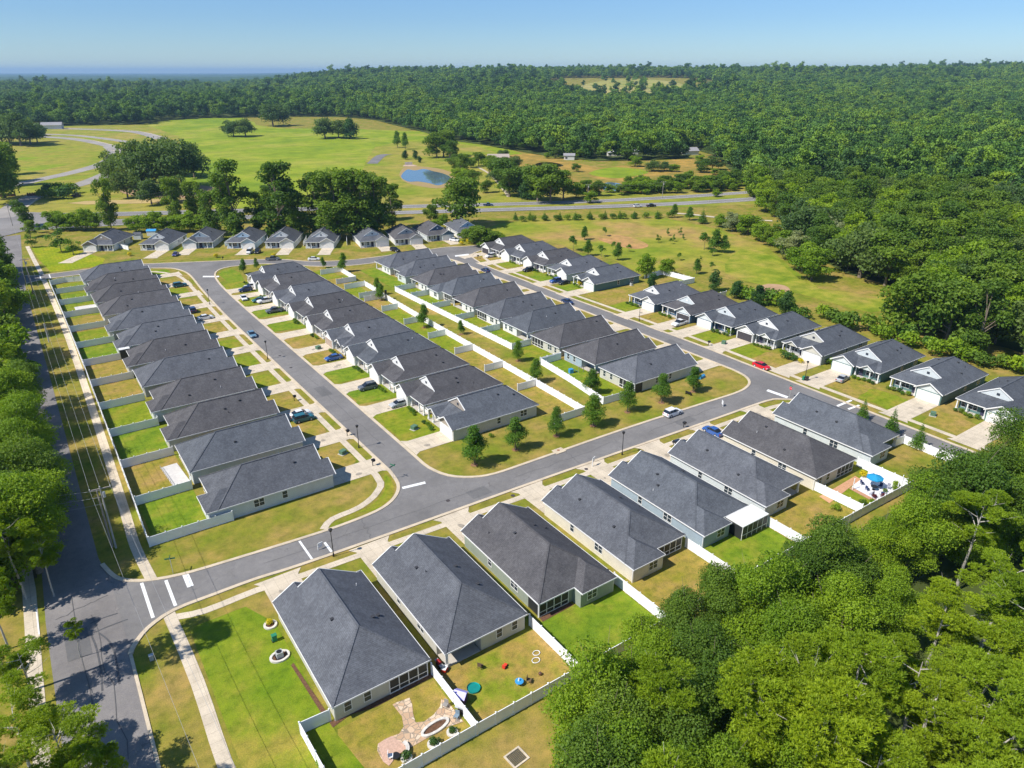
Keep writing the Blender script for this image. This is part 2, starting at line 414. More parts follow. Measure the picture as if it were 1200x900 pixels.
top_lo = [(-1.5, 305), (4, 307.8), (14, 307.5), (26, 306.5), (40, 302.5)]
top_mid = [(66, 287.5), (76, 285.5), (84, 279), (92, 270), (101, 264), (112, 261), (130, 261)]
top_up = [(-1.3, 318), (1.5, 315.6), (11, 315), (24, 315), (36, 312.5), (47, 307.5), (62, 300.5), (77, 293.5), (87, 286.5), (93, 279), (104, 272.2), (118, 269.5), (142, 269), (152, 268.5), (160, 265), (168, 264)]
S = lambda l: spline(l, 3, False)
k_ = {'lo': S(e_lo), 'up': S(e_up), 's1l': S(s1_l), 's1r': S(s1_r), 'up2': S(e_up2), 's2l': S(s2_l), 's2r': S(s2_r), 'tl': S(top_lo), 'tm': S(top_mid), 'tu': S(top_up)}
sheet('cross_street', k_['lo'] + list(reversed(k_['up2'])) + list(reversed(k_['up'])) + [(-0.5, 104), (-0.5, 92)], Z_RD + 0.02, ASPH)
sheet('west_street', k_['s1l'] + k_['tl'][::-1] + [(-1.3, 318)] + k_['tu'] + [(160, 260), (143, 262)] + k_['tm'][::-1] + k_['s1r'][::-1], Z_RD + 0.02, ASPH)
sheet('east_street', k_['s2l'] + [(143, 262), (160, 260), (168, 264)] + k_['s2r'][::-1] + [(141.3, 20), (141.3, 80)], Z_RD + 0.02, ASPH)
for nm in ('lo', 'up', 's1l', 's1r', 'up2', 's2l', 's2r', 'tl', 'tm', 'tu'):
    strip('kerb', k_[nm], 0.62, 0.0, KERB, 0.15)
strip('kerb', [(141.3, 80), (141.3, 52), (141.3, 20)], 0.62, 0.0, KERB, 0.15)
strip('kerb', S([(-1.4, 20), (-0.8, 60), (-0.5, 86.9)]), 0.4, 0.0, KERB, 0.1)
# junction of the collector with the highway
# painted marks
def mark(pts, name='road_marking'): sheet(name, pts, Z_RD + 0.035, PAINT)
mark([(3.0, 92.6), (3.45, 92.6), (3.45, 101.6), (3.0, 101.6)]); mark([(6.1, 93.4), (6.55, 93.4), (6.55, 100.2), (6.1, 100.2)])
mark([(8.6, 96.6), (9.5, 96.6), (9.5, 100.0), (8.6, 100.0)])
mark([(26.0, 92.6), (26.35, 92.6), (26.35, 98.3), (26.0, 98.3)]); mark([(29.2, 92.6), (29.6, 92.6), (29.6, 95.6), (29.2, 95.6)])
mark(PP((471, 571), (498, 564.5), (499, 567), (472, 573.5)))
mark(PP((900, 456.5), (924, 465), (922, 467), (898, 458.5)))
mark(PP((238, 323.5), (257, 323.5), (256.5, 325), (237.5, 325)))
mark(PP((980, 475.3), (997, 468.6), (999, 470), (982, 477)))
mark(PP((993, 479), (1006, 474.5), (1008, 475.8), (995, 480.5)))
mark(PP((533, 299.5), (549, 297.5), (549.5, 299), (533.5, 301)))
mark([(3.0, 306.6), (3.4, 306.6), (3.4, 314.8), (3.0, 314.8)]); mark([(6.0, 307.0), (6.4, 307.0), (6.4, 314.8), (6.0, 314.8)])
sheet('edge_line', PP((41.5, 712), (43, 712), (47, 744), (45, 744)), Z_RD + 0.035, PAINT)

# skid marks on the collector road
SKID = m_plain('tyre_rubber_mark', (0.10, 0.10, 0.105), 0.8, 0.2, 0.2, 3)
def px_strip(name, pts, w, z, mat): return strip(name, spline(PP(*pts), 5, False), w, z, mat)
for pts in ([(116, 742), (128, 752), (135, 768), (140, 802)], [(107, 745), (113, 760), (118, 785), (120, 810)], [(112, 741), (128, 734), (150, 726)], [(106, 731), (122, 724), (138, 719)]):
    px_strip('tyre_mark', pts, 0.22, Z_RD + 0.03, SKID)

SEAL = m_plain('crack_seal', (0.11, 0.108, 0.108), 0.8, 0.2, 0.15, 2); cr = random.Random(12)
def wob(x0, y0, x1, y1, n=9, k=.35): return [(x0 + (x1 - x0) * i / n + cr.uniform(-k, k), y0 + (y1 - y0) * i / n + cr.uniform(-k, k)) for i in range(n + 1)]
for p in ((-6, 60, -5.4, 104), (-3.2, 70, -3.6, 98), (-8, 100, -1.5, 101.5), (20, 95.6, 60, 95.0), (66, 94.2, 90, 94.3), (100, 93.6, 122, 93.2), (51.5, 120, 51.2, 165), (51.8, 180, 51.0, 212), (145.5, 110, 145.8, 160), (144.8, 60, 145.4, 84), (48, 135, 54.6, 135.6), (48, 188, 54.6, 187.3), (36, 92.2, 37, 98.4), (80, 91.3, 80.5, 97.2), (142.8, 140, 148.8, 140.4)): strip('crack_seal', wob(*p), 0.09, Z_RD + 0.034, SEAL)
PATCH = m_asphalt('patch_asphalt', (0.16, 0.155, 0.152))
for p in ((56, 92.6, 60, 95.4), (50, 150, 52.6, 156), (-7.4, 90, -4.6, 96), (143.5, 126, 146, 131), (108, 91.4, 113, 93.8)): sheet('asphalt_patch', rect(*p), Z_RD + 0.026, PATCH)
# ---- footpaths
strip('footpath', S([(5.4, 20), (5.3, 60), (5.6, 77), (5.2, 92.4)]), 1.6, Z_CON - 0.02, CONC, 0.02)
strip('footpath', S([(4.6, 101.6), (4.0, 112), (4.2, 124), (4.7, 163), (5.1, 227), (4.5, 280), (4.0, 307.2)]), 1.55, Z_CON - 0.02, CONC, 0.02)
strip('footpath', S([(4.0, 315.4), (3.0, 345), (2.2, 375)]), 1.5, Z_CON - 0.02, CONC, 0.02)
strip('footpath', S([(-11.2, 20), (-11.2, 77), (-10.7, 109), (-11.2, 123), (-10.4, 150), (-10.2, 200)]), 1.7, Z_CON - 0.02, CONC, 0.02)
strip('footpath', S([(5.4, 91.2), (9.5, 90.0), (17, 90.2), (24, 89.6), (60, 88.4), (100, 87.2), (132, 86.2), (138.2, 84)]), 1.3, Z_CON - 0.02, CONC, 0.025)
strip('footpath', S([(30.6, 99.2), (33, 101.2), (38.5, 102.0), (43.2, 105.0), (45.2, 110), (45.4, 130), (45.3, 200), (45.8, 245), (46.4, 270), (45.6, 285), (40, 296), (33, 300)]), 1.3, Z_CON - 0.02, CONC, 0.025)
strip('footpath', S([(151.4, 20), (151.3, 56), (151.8, 99), (152.6, 125), (152.4, 155), (151.7, 182), (151.6, 206), (152.0, 228), (155.2, 243), (159, 247), (166, 249)]), 1.3, Z_CON - 0.02, CONC, 0.025)

# ---- highway and the divided road beyond it
def pxsheet(name, pts, z, mat, sm=0):
    q = PP(*pts); q = spline(q, sm) if sm else q
    return sheet(name, q, z, mat)
pxsheet('meadow', [(-400, 215), (-300, 160), (0, 152), (185, 139), (330, 136), (440, 139), (520, 160), (600, 176), (640, 190), (640, 205), (570, 225), (500, 245), (200, 244), (60, 248), (-40, 262)], 0.06, G_MEADOW)
pxsheet('parkland', [(-400, 300), (-200, 150), (60, 143), (170, 146), (210, 160), (215, 245), (200, 250), (60, 254), (20, 250), (0, 262)], 0.09, G_PARK)
pxsheet('parkland', [(440, 172), (500, 165), (560, 172), (600, 186), (700, 215), (900, 218), (885, 240), (700, 243), (600, 246), (470, 250), (380, 250), (420, 215)], 0.10, G_PARK, 2)
pxsheet('marsh', [(590, 183), (640, 182), (700, 196), (760, 190), (840, 186), (850, 205), (835, 222), (760, 226), (700, 225), (640, 222), (600, 205)], 0.14, G_MARSH, 3)
pxsheet('meadow', [(690, 203), (720, 196), (760, 201), (742, 207), (715, 209)], 0.18, G_MEADOW, 3)
pxsheet('meadow', [(-20, 190), (60, 170), (110, 160), (122, 178), (95, 190), (20, 205), (-30, 215)], 0.12, m_grass('oval_grass', (0.22, 0.26, 0.02), (0.29, 0.26, 0.045), (0.2, 0.28, 0.015), 0.02, 0.12), 3)
pxsheet('field', [(585, 262), (640, 256), (780, 256), (840, 268), (900, 290), (925, 312), (960, 338), (1060, 352), (1060, 372), (960, 350), (880, 330), (800, 312), (760, 326), (720, 305), (640, 282), (560, 272)], 0.02, G_FIELD)
pxsheet('field', [(850, 320), (870, 292), (905, 300), (930, 322), (970, 342), (1050, 354), (1020, 366), (940, 345)], 0.05, m_grass('field_green', (0.17, 0.24, 0.016), (0.25, 0.27, 0.03), (0.33, 0.27, 0.06), 0.05, 0.2), 3)
pxsheet('bare_patch', [(886, 338), (900, 333), (920, 335), (925, 342), (905, 348), (888, 345)], 0.08, DIRT, 3)
pxsheet('bare_patch', [(700, 279), (715, 275), (735, 277), (760, 287), (745, 292), (715, 286)], 0.06, m_grass('field_bare', (0.30, 0.27, 0.05), (0.42, 0.25, 0.1), (0.5, 0.26, 0.12), 0.04, 0.3), 3)
hw_lo = [(-40, 284), (0, 277), (30, 271), (120, 265.5), (230, 259.5), (360, 255), (480, 251), (600, 247.5), (700, 244.5), (800, 240.5), (878, 236), (960, 230)]
hw_lo2 = [(-40, 270), (0, 266), (30, 262), (120, 258), (230, 254), (360, 250.5), (480, 247), (600, 243.5), (700, 240.5), (800, 236.5), (878, 231.5), (960, 225)]
hw_up = [(-40, 264), (0, 260), (30, 257), (120, 254), (230, 250.8), (360, 247.2), (480, 244), (600, 241), (700, 237.6), (800, 232.5), (878, 227), (960, 220)]
hw_up2 = [(-40, 256), (0, 252), (30, 250.5), (120, 249), (230, 246.4), (360, 243), (480, 240.2), (600, 237.4), (700, 234.2), (800, 229), (878, 224), (960, 217)]
def between(name, A, B, z, mat, sm=4):
    a = spline(PP(*A), sm, False); b = spline(PP(*B), sm, False); mb = MB()
    for i in range(len(a) - 1): mb.poly([(*b[i], z), (*b[i + 1], z), (*a[i + 1], z), (*a[i], z)])
    return mb.build(name, mat, kind='structure')
HWA = m_asphalt('highway_asphalt', (0.24, 0.225, 0.215), 0.4)
between('highway', hw_lo, hw_lo2, 0.14, HWA); between('highway', hw_up, hw_up2, 0.14, HWA)
between('highway', [(-40, 284), (0, 278), (40, 268), (62, 262)], [(-40, 256), (0, 250), (40, 249), (62, 251)], 0.17, HWA)
def pl_strip(name, pts, w, z, mat): return strip(name, spline(PP(*pts), 4, False), w, z, mat)
for A, t in ((hw_lo, -0.8), (hw_lo2, 0.9), (hw_up, -0.6), (hw_up2, 0.6)):
    pl_strip('edge_line', [(u, v + t) for u, v in A[3:]], 0.35, 0.19, PAINT)
LR = m_asphalt('pale_road', (0.34, 0.31, 0.28), 0.4)
pl_strip('park_road', [(0, 256), (22, 240), (45, 229), (75, 221), (110, 211), (140, 196), (150, 182), (138, 174), (110, 167), (80, 162.5), (40, 160)], 12.5, 0.2, LR)
pl_strip('park_road', [(-60, 232), (0, 221), (40, 212), (90, 201), (125, 190), (135, 179), (128, 172)], 12.0, 0.17, LR)
pl_strip('park_road', [(0, 153), (60, 151), (110, 152), (160, 155), (190, 163)], 15, 0.2, LR)
pl_strip('park_road', [(40, 157), (90, 159), (140, 165), (175, 172)], 11, 0.15, LR)
for pts in ([(40, 158.5), (80, 161), (110, 165), (135, 171)], [(60, 149.7), (110, 150.6), (160, 153.5), (190, 161)], [(130, 176), (141, 180), (142, 188)], [(28, 245), (38, 238), (44, 233)]):
    pl_strip('park_kerb', pts, 1.3, 0.24, KERB)
pl_strip('park_path', [(560, 196), (575, 205), (590, 222), (596, 231)], 2.2, 0.2, m_plain('path_gravel', (0.5, 0.42, 0.3), 0.9))
pl_strip('creek_road', [(436, 192), (446, 183), (455, 181)], 9, 0.2, ASPH)
# service drive in front of the conifer row
pl_strip('service_drive', [(790, 250), (815, 252), (850, 256), (905, 259)], 3.0, 0.16, CONC)
# bare red earth under the oaks
pxsheet('bare_patch', [(140, 222), (170, 217), (240, 218), (262, 224), (240, 232), (160, 230)], 0.24, DIRT, 3)
pxsheet('bare_patch', [(100, 236), (260, 232), (262, 236), (100, 240)], 0.2, m_plain('sandy_verge', (0.45, 0.33, 0.14), 0.95, 0.1, 0.2, 0.1), 2)
# water
def m_water(name, col):
    m, nt, b = principled(name, 0.04, 0.5)
    b.inputs['Base Color'].default_value = (*col, 1)
    f = noise(nt, texco(nt), 0.25, 3); bump(nt, b, f, 0.05, 0.3)
    return m
WATER = m_water('pond_water', (0.10, 0.16, 0.20))
pxsheet('pond_shore', [(468, 204), (476, 195.5), (495, 195.5), (520, 199), (533, 207), (528, 217), (512, 221), (490, 218), (474, 213)], 0.16, m_plain('pond_bank', (0.34, 0.24, 0.1), 0.9), 3)
pxsheet('pond', [(470, 207), (477, 199), (486, 200), (497, 198.3), (508, 201), (519, 203.5), (528, 208), (525, 213), (514, 217.5), (503, 215), (490, 213), (478, 213)], 0.2, WATER, 4)
pxsheet('marsh_water', [(704, 218), (712, 214), (724, 215), (735, 219), (722, 224), (708, 223)], 0.2, WATER, 3)
pxsheet('marsh_water', [(628, 192), (640, 190), (655, 192), (660, 195), (645, 196), (630, 195)], 0.2, m_water('bog_water', (0.03, 0.025, 0.012)), 3)
# bright hill field far off (draped on the slope)
def hill_field():
    us = np.linspace(668, 818, 26); mb = MB(); rows = []
    for t in np.linspace(0, 1, 9):
        row = []
        for u in us:
            k = (u - 668) / 150
            X_ = (u - 600) / FP; Y = 1800 + t * 800 * math.sin(math.pi * min(max(k, 0.02), 0.98)) ** 0.5
            az = X_ / 1.088; X = az * Y; a, b = c2w(X, Y)
            row.append((a, b, terrain(a, b) + 1.2))
        rows.append(row)
    for r in range(8):
        for c in range(25): mb.poly([rows[r][c], rows[r][c + 1], rows[r + 1][c + 1], rows[r + 1][c]])
    mb.build('hill_pasture', m_grass('pasture_grass', (0.26, 0.28, 0.05), (0.34, 0.31, 0.09), (0.38, 0.33, 0.12), 0.004, 0.02), kind='structure')
hill_field()
# ================================================================ houses
ROOFS = {'slate': m_shingle('slate_shingle', (0.112, 0.118, 0.133)), 'char': m_shingle('charcoal_shingle', (0.102, 0.099, 0.104)), 'blue': m_shingle('bluegrey_shingle', (0.103, 0.112, 0.128))}
SID = {k: m_siding('siding_' + k, c) for k, c in dict(white=(0.78, 0.77, 0.74), cream=(0.72, 0.66, 0.54), greige=(0.56, 0.54, 0.47), grey=(0.42, 0.43, 0.43), pale=(0.62, 0.66, 0.66), bluegrey=(0.36, 0.44, 0.5), teal=(0.12, 0.22, 0.21), navy=(0.07, 0.13, 0.2), sage=(0.3, 0.34, 0.28), taupe=(0.36, 0.31, 0.26), sky=(0.45, 0.58, 0.68)).items()}
TRIM = m_plain('white_trim', (0.80, 0.79, 0.77), 0.5, 0.3, 0.04)
GLASS, _nt, _b = principled('window_glass', 0.08, 0.6); _b.inputs['Base Color'].default_value = (0.035, 0.05, 0.065, 1)
SCREEN = m_plain('screen_mesh', (0.03, 0.032, 0.034), 0.5, 0.4, 0.15)
GDOOR = m_siding('garage_door_white', (0.78, 0.77, 0.74)); GDOOR_T = m_siding('garage_door_tan', (0.42, 0.33, 0.27)); GDARK = m_plain('open_garage_shade', (0.06, 0.055, 0.06), 0.9)  # GDARK: interior shade of open garages, painted onto the closed door panel
VENT = m_plain('vent_metal', (0.05, 0.05, 0.055), 0.5)
PIPE = m_plain('pipe_white', (0.7, 0.7, 0.7), 0.5)
DOORM = m_plain('door_paint', (0.05, 0.05, 0.09), 0.4)
SHUT = m_plain('shutter_paint', (0.04, 0.05, 0.07), 0.5)
SLAB = m_plain('patio_slab', (0.5, 0.46, 0.4), 0.85, 0.2, 0.12, 0.6)
ZE, ZR, HW, YB = 2.75, 6.5, 6.45, 20.6       # eave height, ridge height, half roof width, back eave
S_ = (ZR - ZE) / HW
HM = {}
def house_meshes(kind):
    """kind = (P, back, run, porch): pent depth in front of the main gable, back eave y, back hip run"""
    if kind in HM: return HM[kind]
    Pd, yb, run, side, style, ls, rw = kind
    g = side
    d = {}
    yr = yb - run
    T = 0.16
    WE = 1.8 if rw else 0.0; wg_ = -ls               # rear wing: how far it stands out, and on which side
    mb = MB(); A0 = (0, 0, ZR); A1 = (0, yr, ZR)
    LBK, RBK = (-HW, yb, ZE), (HW, yb, ZE)
    mb.poly([(-HW, 0, ZE), A0, A1, LBK][::-1]); mb.poly([(HW, 0, ZE), RBK, A1, A0][::-1])
    mb.poly([LBK, A1, RBK][::-1])
    if rw:
        cx_ = wg_ * (HW - 3.3); zr_ = ZE + 3.3 * S_; ym = yb - 3.3 / HW * run; yh = yb + WE - 3.3; xi = cx_ - wg_ * 3.3
        mb.poly([(wg_ * HW, yb, ZE), (wg_ * HW, yb + WE, ZE), (cx_, yh, zr_), (cx_, ym, zr_)])
        mb.poly([(cx_, ym, zr_), (cx_, yh, zr_), (xi, yb + WE, ZE), (xi, yb, ZE)]); mb.poly([(wg_ * HW, yb + WE, ZE), (xi, yb + WE, ZE), (cx_, yh, zr_)])
        x0, x1 = sorted((xi, wg_ * HW)); mb.box(x0 + .06, yb - .3, ZE - .14, x1 - .06, yb + WE - .06, ZE - .042)
    zp = ZE + (0.30 if Pd > 2 else 0.5) * Pd; xp = HW - (zp - ZE) / S_
    mb.poly([(-HW, -Pd, ZE), (HW, -Pd, ZE), (xp, 0, zp), (-xp, 0, zp)])
    gx = 3.15 * g; gw = 3.3; gy = -Pd - (0.9 if Pd > 2 else 0.5); ga = ZE + gw * S_
    for s in (-1, 1):
        if s != g: mb.poly([(s * HW, -Pd, ZE), (s * HW, 0, ZE), (s * xp, 0, zp)])
    # garage gable
    o_ = gx + gw * g; i_ = gx - gw * g; yi = -Pd + 0.01
    mb.poly([(o_, gy, ZE), (gx, gy, ga), (gx, 0, ga), (o_, 0, ZE)]); 
    # inner slope runs back until it meets the low front roof / main gable
    k = (zp - ZE) / Pd
    xm = gx - g * (ga - zp) / S_ if ga > zp else gx
    mb.poly([(i_, gy, ZE), (i_, -Pd, ZE), (xm, 0, zp), (gx, 0, max(ga, zp)), (gx, gy, ga)])
    if style == 2:     # nested second little gable beside the garage gable
        bx = -3.2 * g; bw = 2.0; ba = ZE + bw * 0.62; by = -Pd - 0.5
        mb.poly([(bx - bw, by, ZE), (bx, by, ba), (bx, by + 4.6, ba + .01), (bx - bw, by + 1.5, ZE)])
        mb.poly([(bx + bw, by, ZE), (bx, by, ba), (bx, by + 4.6, ba + .01), (bx + bw, by + 1.5, ZE)])
    # soffit
    mb.box(-HW + .06, 0.3, ZE - 0.14, HW - .06, yb - .06, ZE - 0.04)
    mb.box(-HW + .06, -Pd + .06, ZE - 0.14, HW - .06, 0.28, ZE - 0.045)
    d['roof'] = mb.mesh('roof')
    # ridge cap
    mb = MB(); mb.bar((0, 0.05, ZR + .02), (0, yr, ZR + .02), 0.32, 0.06)
    for s in (-1, 1): mb.bar((0, yr, ZR + .02), (s * HW, yb, ZE + .02), 0.28, 0.05)
    d['ridge'] = mb.mesh('ridge_cap')
    # fascia / rake boards
    mb = MB(); zc = ZE - 0.07; w = 0.06
    mb.box(-HW - w, 0, zc - .1, -HW, yb + w, zc + .1); mb.box(HW, 0, zc - .1, HW + w, yb + w, zc + .1)
    if rw:
        x0, x1 = sorted((xi, -wg_ * HW)); mb.box(x0, yb, zc - .1, x1, yb + w, zc + .1); x0, x1 = sorted((xi, wg_ * (HW + w))); mb.box(x0, yb + WE, zc - .1, x1, yb + WE + w, zc + .1)
        for q in (xi - .03, wg_ * (HW + w / 2) - .03): mb.box(q, yb + w + .003, zc - .1, q + w, yb + WE - .003, zc + .1)
    else: mb.box(-HW, yb, zc - .1, HW, yb + w, zc + .1)
    mb.box(-HW - w, -Pd, zc - .1, -HW, -.005, zc + .1); mb.box(HW, -Pd, zc - .1, HW + w, -.005, zc + .1)
    x_in = i_
    if g > 0: mb.box(-HW, -Pd - w, zc - .1, x_in - .02, -Pd, zc + .1)
    else: mb.box(x_in + .02, -Pd - w, zc - .1, HW, -Pd, zc + .1)
    rk = 0.22
    lim = xp - 0.2
    for s in (-1, 1):
        zz = ZR - lim * S_
        if s == g and ga > zp: l2 = abs(gx) - .05; zz2 = ZR - l2 * S_
        else: l2, zz2 = lim, zz
        mb.bar((0, -0.06, ZR - 0.05), (s * l2, -0.06, zz2 - 0.05), 0.12, rk)
        mb.bar((gx, gy - 0.06, ga - 0.05), (gx + s * gw, gy - 0.06, ZE - 0.05), 0.12, rk)
    if style == 2:
        for s in (-1, 1): mb.bar((bx, by - 0.06, ba - 0.04), (bx + s * bw, by - 0.06, ZE - 0.04), 0.1, 0.18)
    d['trim'] = mb.mesh('fascia')
    # --- walls: body + garage wing + gable triangles
    mb = MB(); e = 0.36; wx = HW - e
    zt = ZE - 0.15
    pw, pd = 5.2, 2.6                       # lanai recess at the back, on side -g
    yw = yb - e
    # body as prism with a notch
    if ls < 0: poly = [(-wx, 0), (wx, 0), (wx, yw + WE), (-wx + pw + .8, yw + WE), (-wx + pw + .8, yw), (-wx + pw, yw), (-wx + pw, yw - pd), (-wx, yw - pd)]
    else: poly = [(-wx, 0), (wx, 0), (wx, yw - pd), (wx - pw, yw - pd), (wx - pw, yw), (wx - pw - .8, yw), (wx - pw - .8, yw + WE), (-wx, yw + WE)]
    n = len(poly)
    for i in range(n):
        p, q = poly[i], poly[(i + 1) % n]
        mb.poly([(p[0], p[1], 0), (q[0], q[1], 0), (q[0], q[1], zt), (p[0], p[1], zt)])
    x0, x1 = sorted((g * wx, g * 0.35)); gf = gy + 0.45
    mb.box(x0, gf, 0, x1, 0.0, zt)
    FW = -Pd + 1.5 if Pd > 2 else 0.0            # front wall behind the porch
    if Pd > 2: x0, x1 = sorted((-g * wx, g * 0.33)); mb.box(x0, FW, 0, x1, -.003, zt)
    d['wall'] = mb.mesh('wall')
    mb = MB()
    za = ZR - 0.2; zb = zp + 0.02
    xg = (ZR - 0.12 - zb) / S_
    mb.poly([(-xg + .25, 0.06, zb), (xg - .25, 0.06, zb), (0, 0.06, ZR - 0.22)])
    d['gable'] = mb.mesh('gable_wall'); mb = MB()
    mb.poly([(gx - gw + .35, gy + .42, zt), (gx + gw - .35, gy + .42, zt), (gx, gy + .42, ga - .2)])
    d['gable2'] = mb.mesh('garage_gable')
    if style == 2: mb = MB(); mb.poly([(bx - bw + .2, by + .3, zt), (bx + bw - .2, by + .3, zt), (bx, by + .3, ba - .12)]); d['gable3'] = mb.mesh('small_gable')
    # attic vent in the gable
    mb = MB(); mb.box(-.32, -0.02, zb + (ga > 0) * .62, .32, 0.05, zb + 1.15); d['attic'] = mb.mesh('attic_vent')
    # garage door
    gc = g * (0.35 + (wx - 0.35) / 2); mb = MB(); mb.box(gc - 2.45, gf - .07, 0.02, gc + 2.45, gf - .004, 2.2); d['gdoor'] = mb.mesh('garage_door')
    mb = MB()
    for s in (-1, 1): mb.box(gc + s * 2.54 - .08, gf - .1, 0, gc + s * 2.54 + .08, gf - .003, 2.3)
    mb.box(gc - 2.62, gf - .1, 2.23, gc + 2.62, gf - .0035, 2.38); d['gframe'] = mb.mesh('door_frame')
    # front door, bay window, porch posts
    mb = MB(); mb.box(-g * 0.9 - .5, FW - 0.08, 0.05, -g * 0.9 + .5, FW - .004, 2.15); d['door'] = mb.mesh('front_door')
    mb = MB(); mb.box(-.06, FW - .2, 1.0, .06, FW - .08, 1.1); d['handle'] = mb.mesh('door_handle')
    d['post'] = None
    mb = MB(); mb.box(-.12, -.12, 0, .12, .12, zt); mb.box(-.2, -.2, 0, .2, .2, .55); mb.box(-.17, -.17, zt - .2, .17, .17, zt - .01); d['post'] = mb.mesh('porch_post')
    mb = MB(); xs = sorted((-g * wx, -g * -0.3)); mb.box(xs[0], -Pd + .1, 0, xs[1], FW - .01, .1); d['porch'] = mb.mesh('porch_floor')
    # windows
    def win(w_, h_, mull):
        m1 = MB(); m2 = MB(); t = .09
        m1.box(-w_ / 2 - t, -.06, -t, w_ / 2 + t, -.003, 0); m1.box(-w_ / 2 - t, -.06, h_, w_ / 2 + t, -.003, h_ + t)
        m1.box(-w_ / 2 - t, -.06, 0, -w_ / 2, -.003, h_); m1.box(w_ / 2, -.06, 0, w_ / 2 + t, -.003, h_)
        m1.box(-w_ / 2, -.05, h_ / 2 - .03, w_ / 2, -.02, h_ / 2 + .03)
        if mull: m1.box(-.05, -.055, 0, .05, -.022, h_)
        m2.box(-w_ / 2 + .001, -.03, 0.001, w_ / 2 - .001, -.0045, h_ - .001)
        return m1.mesh('window'), m2.mesh('pane')
    if 'win' not in HM: HM['win'] = (win(.85, 1.35, 0), win(1.7, 1.35, 1), win(1.5, .7, 0))
    # lanai screens: frame + dark mesh
    m1, m2 = MB(), MB(); X0, X1 = sorted((ls * wx, ls * (wx - pw)))
    nf = 4
    for i in range(nf + 1):
        xx = X0 + (X1 - X0) * i / nf; m1.box(xx - .06, yw - .06, 0, xx + .06, yw + .05, zt)
    m1.box(X0, yw - .05, zt - .2, X1, yw + .04, zt - .01); m1.box(X0, yw - .05, .8, X1, yw + .04, .9); m1.box(X0, yw - .05, 0.05, X1, yw + .04, .2)
    m2.box(X0 + .05, yw - .02, .1, X1 - .05, yw + .01, zt - .1); sx = ls * wx
    m2.box(min(sx - ls * .03, sx), yw - pd, .1, max(sx - ls * .03, sx), yw - .07, zt - .1)
    d['scr_frame'] = m1.mesh('screen_frame'); d['scr'] = m2.mesh('screen_panel')
    m3 = MB(); m3.box(X0 + .1, yw - pd + .02, 0, X1 - .1, yw + 0.02, .12); d['lanai'] = m3.mesh('patio_floor')
    for q in (X1, X0): pass
    # roof vents
    mb = MB(); mb.box(-.17, -.17, -.05, .17, .17, .16); mb.box(-.22, -.22, .12, .22, .22, .2); d['vent'] = mb.mesh('roof_vent')
    mb = MB(); mb.cyl(0, 0, -.1, .38, .06, seg=8); d['pipe'] = mb.mesh('vent_pipe')
    mb = MB(); mb.box(-.05, -.05, 0, .05, .05, zt - .02); d['spout'] = mb.mesh('downspout')
    d['par'] = (Pd, yb, yr, wx, yw, gf, gc, zt, zp, gy, ga, xg, zb, ls, WE)
    HM[kind] = d; return d
NH = [0]
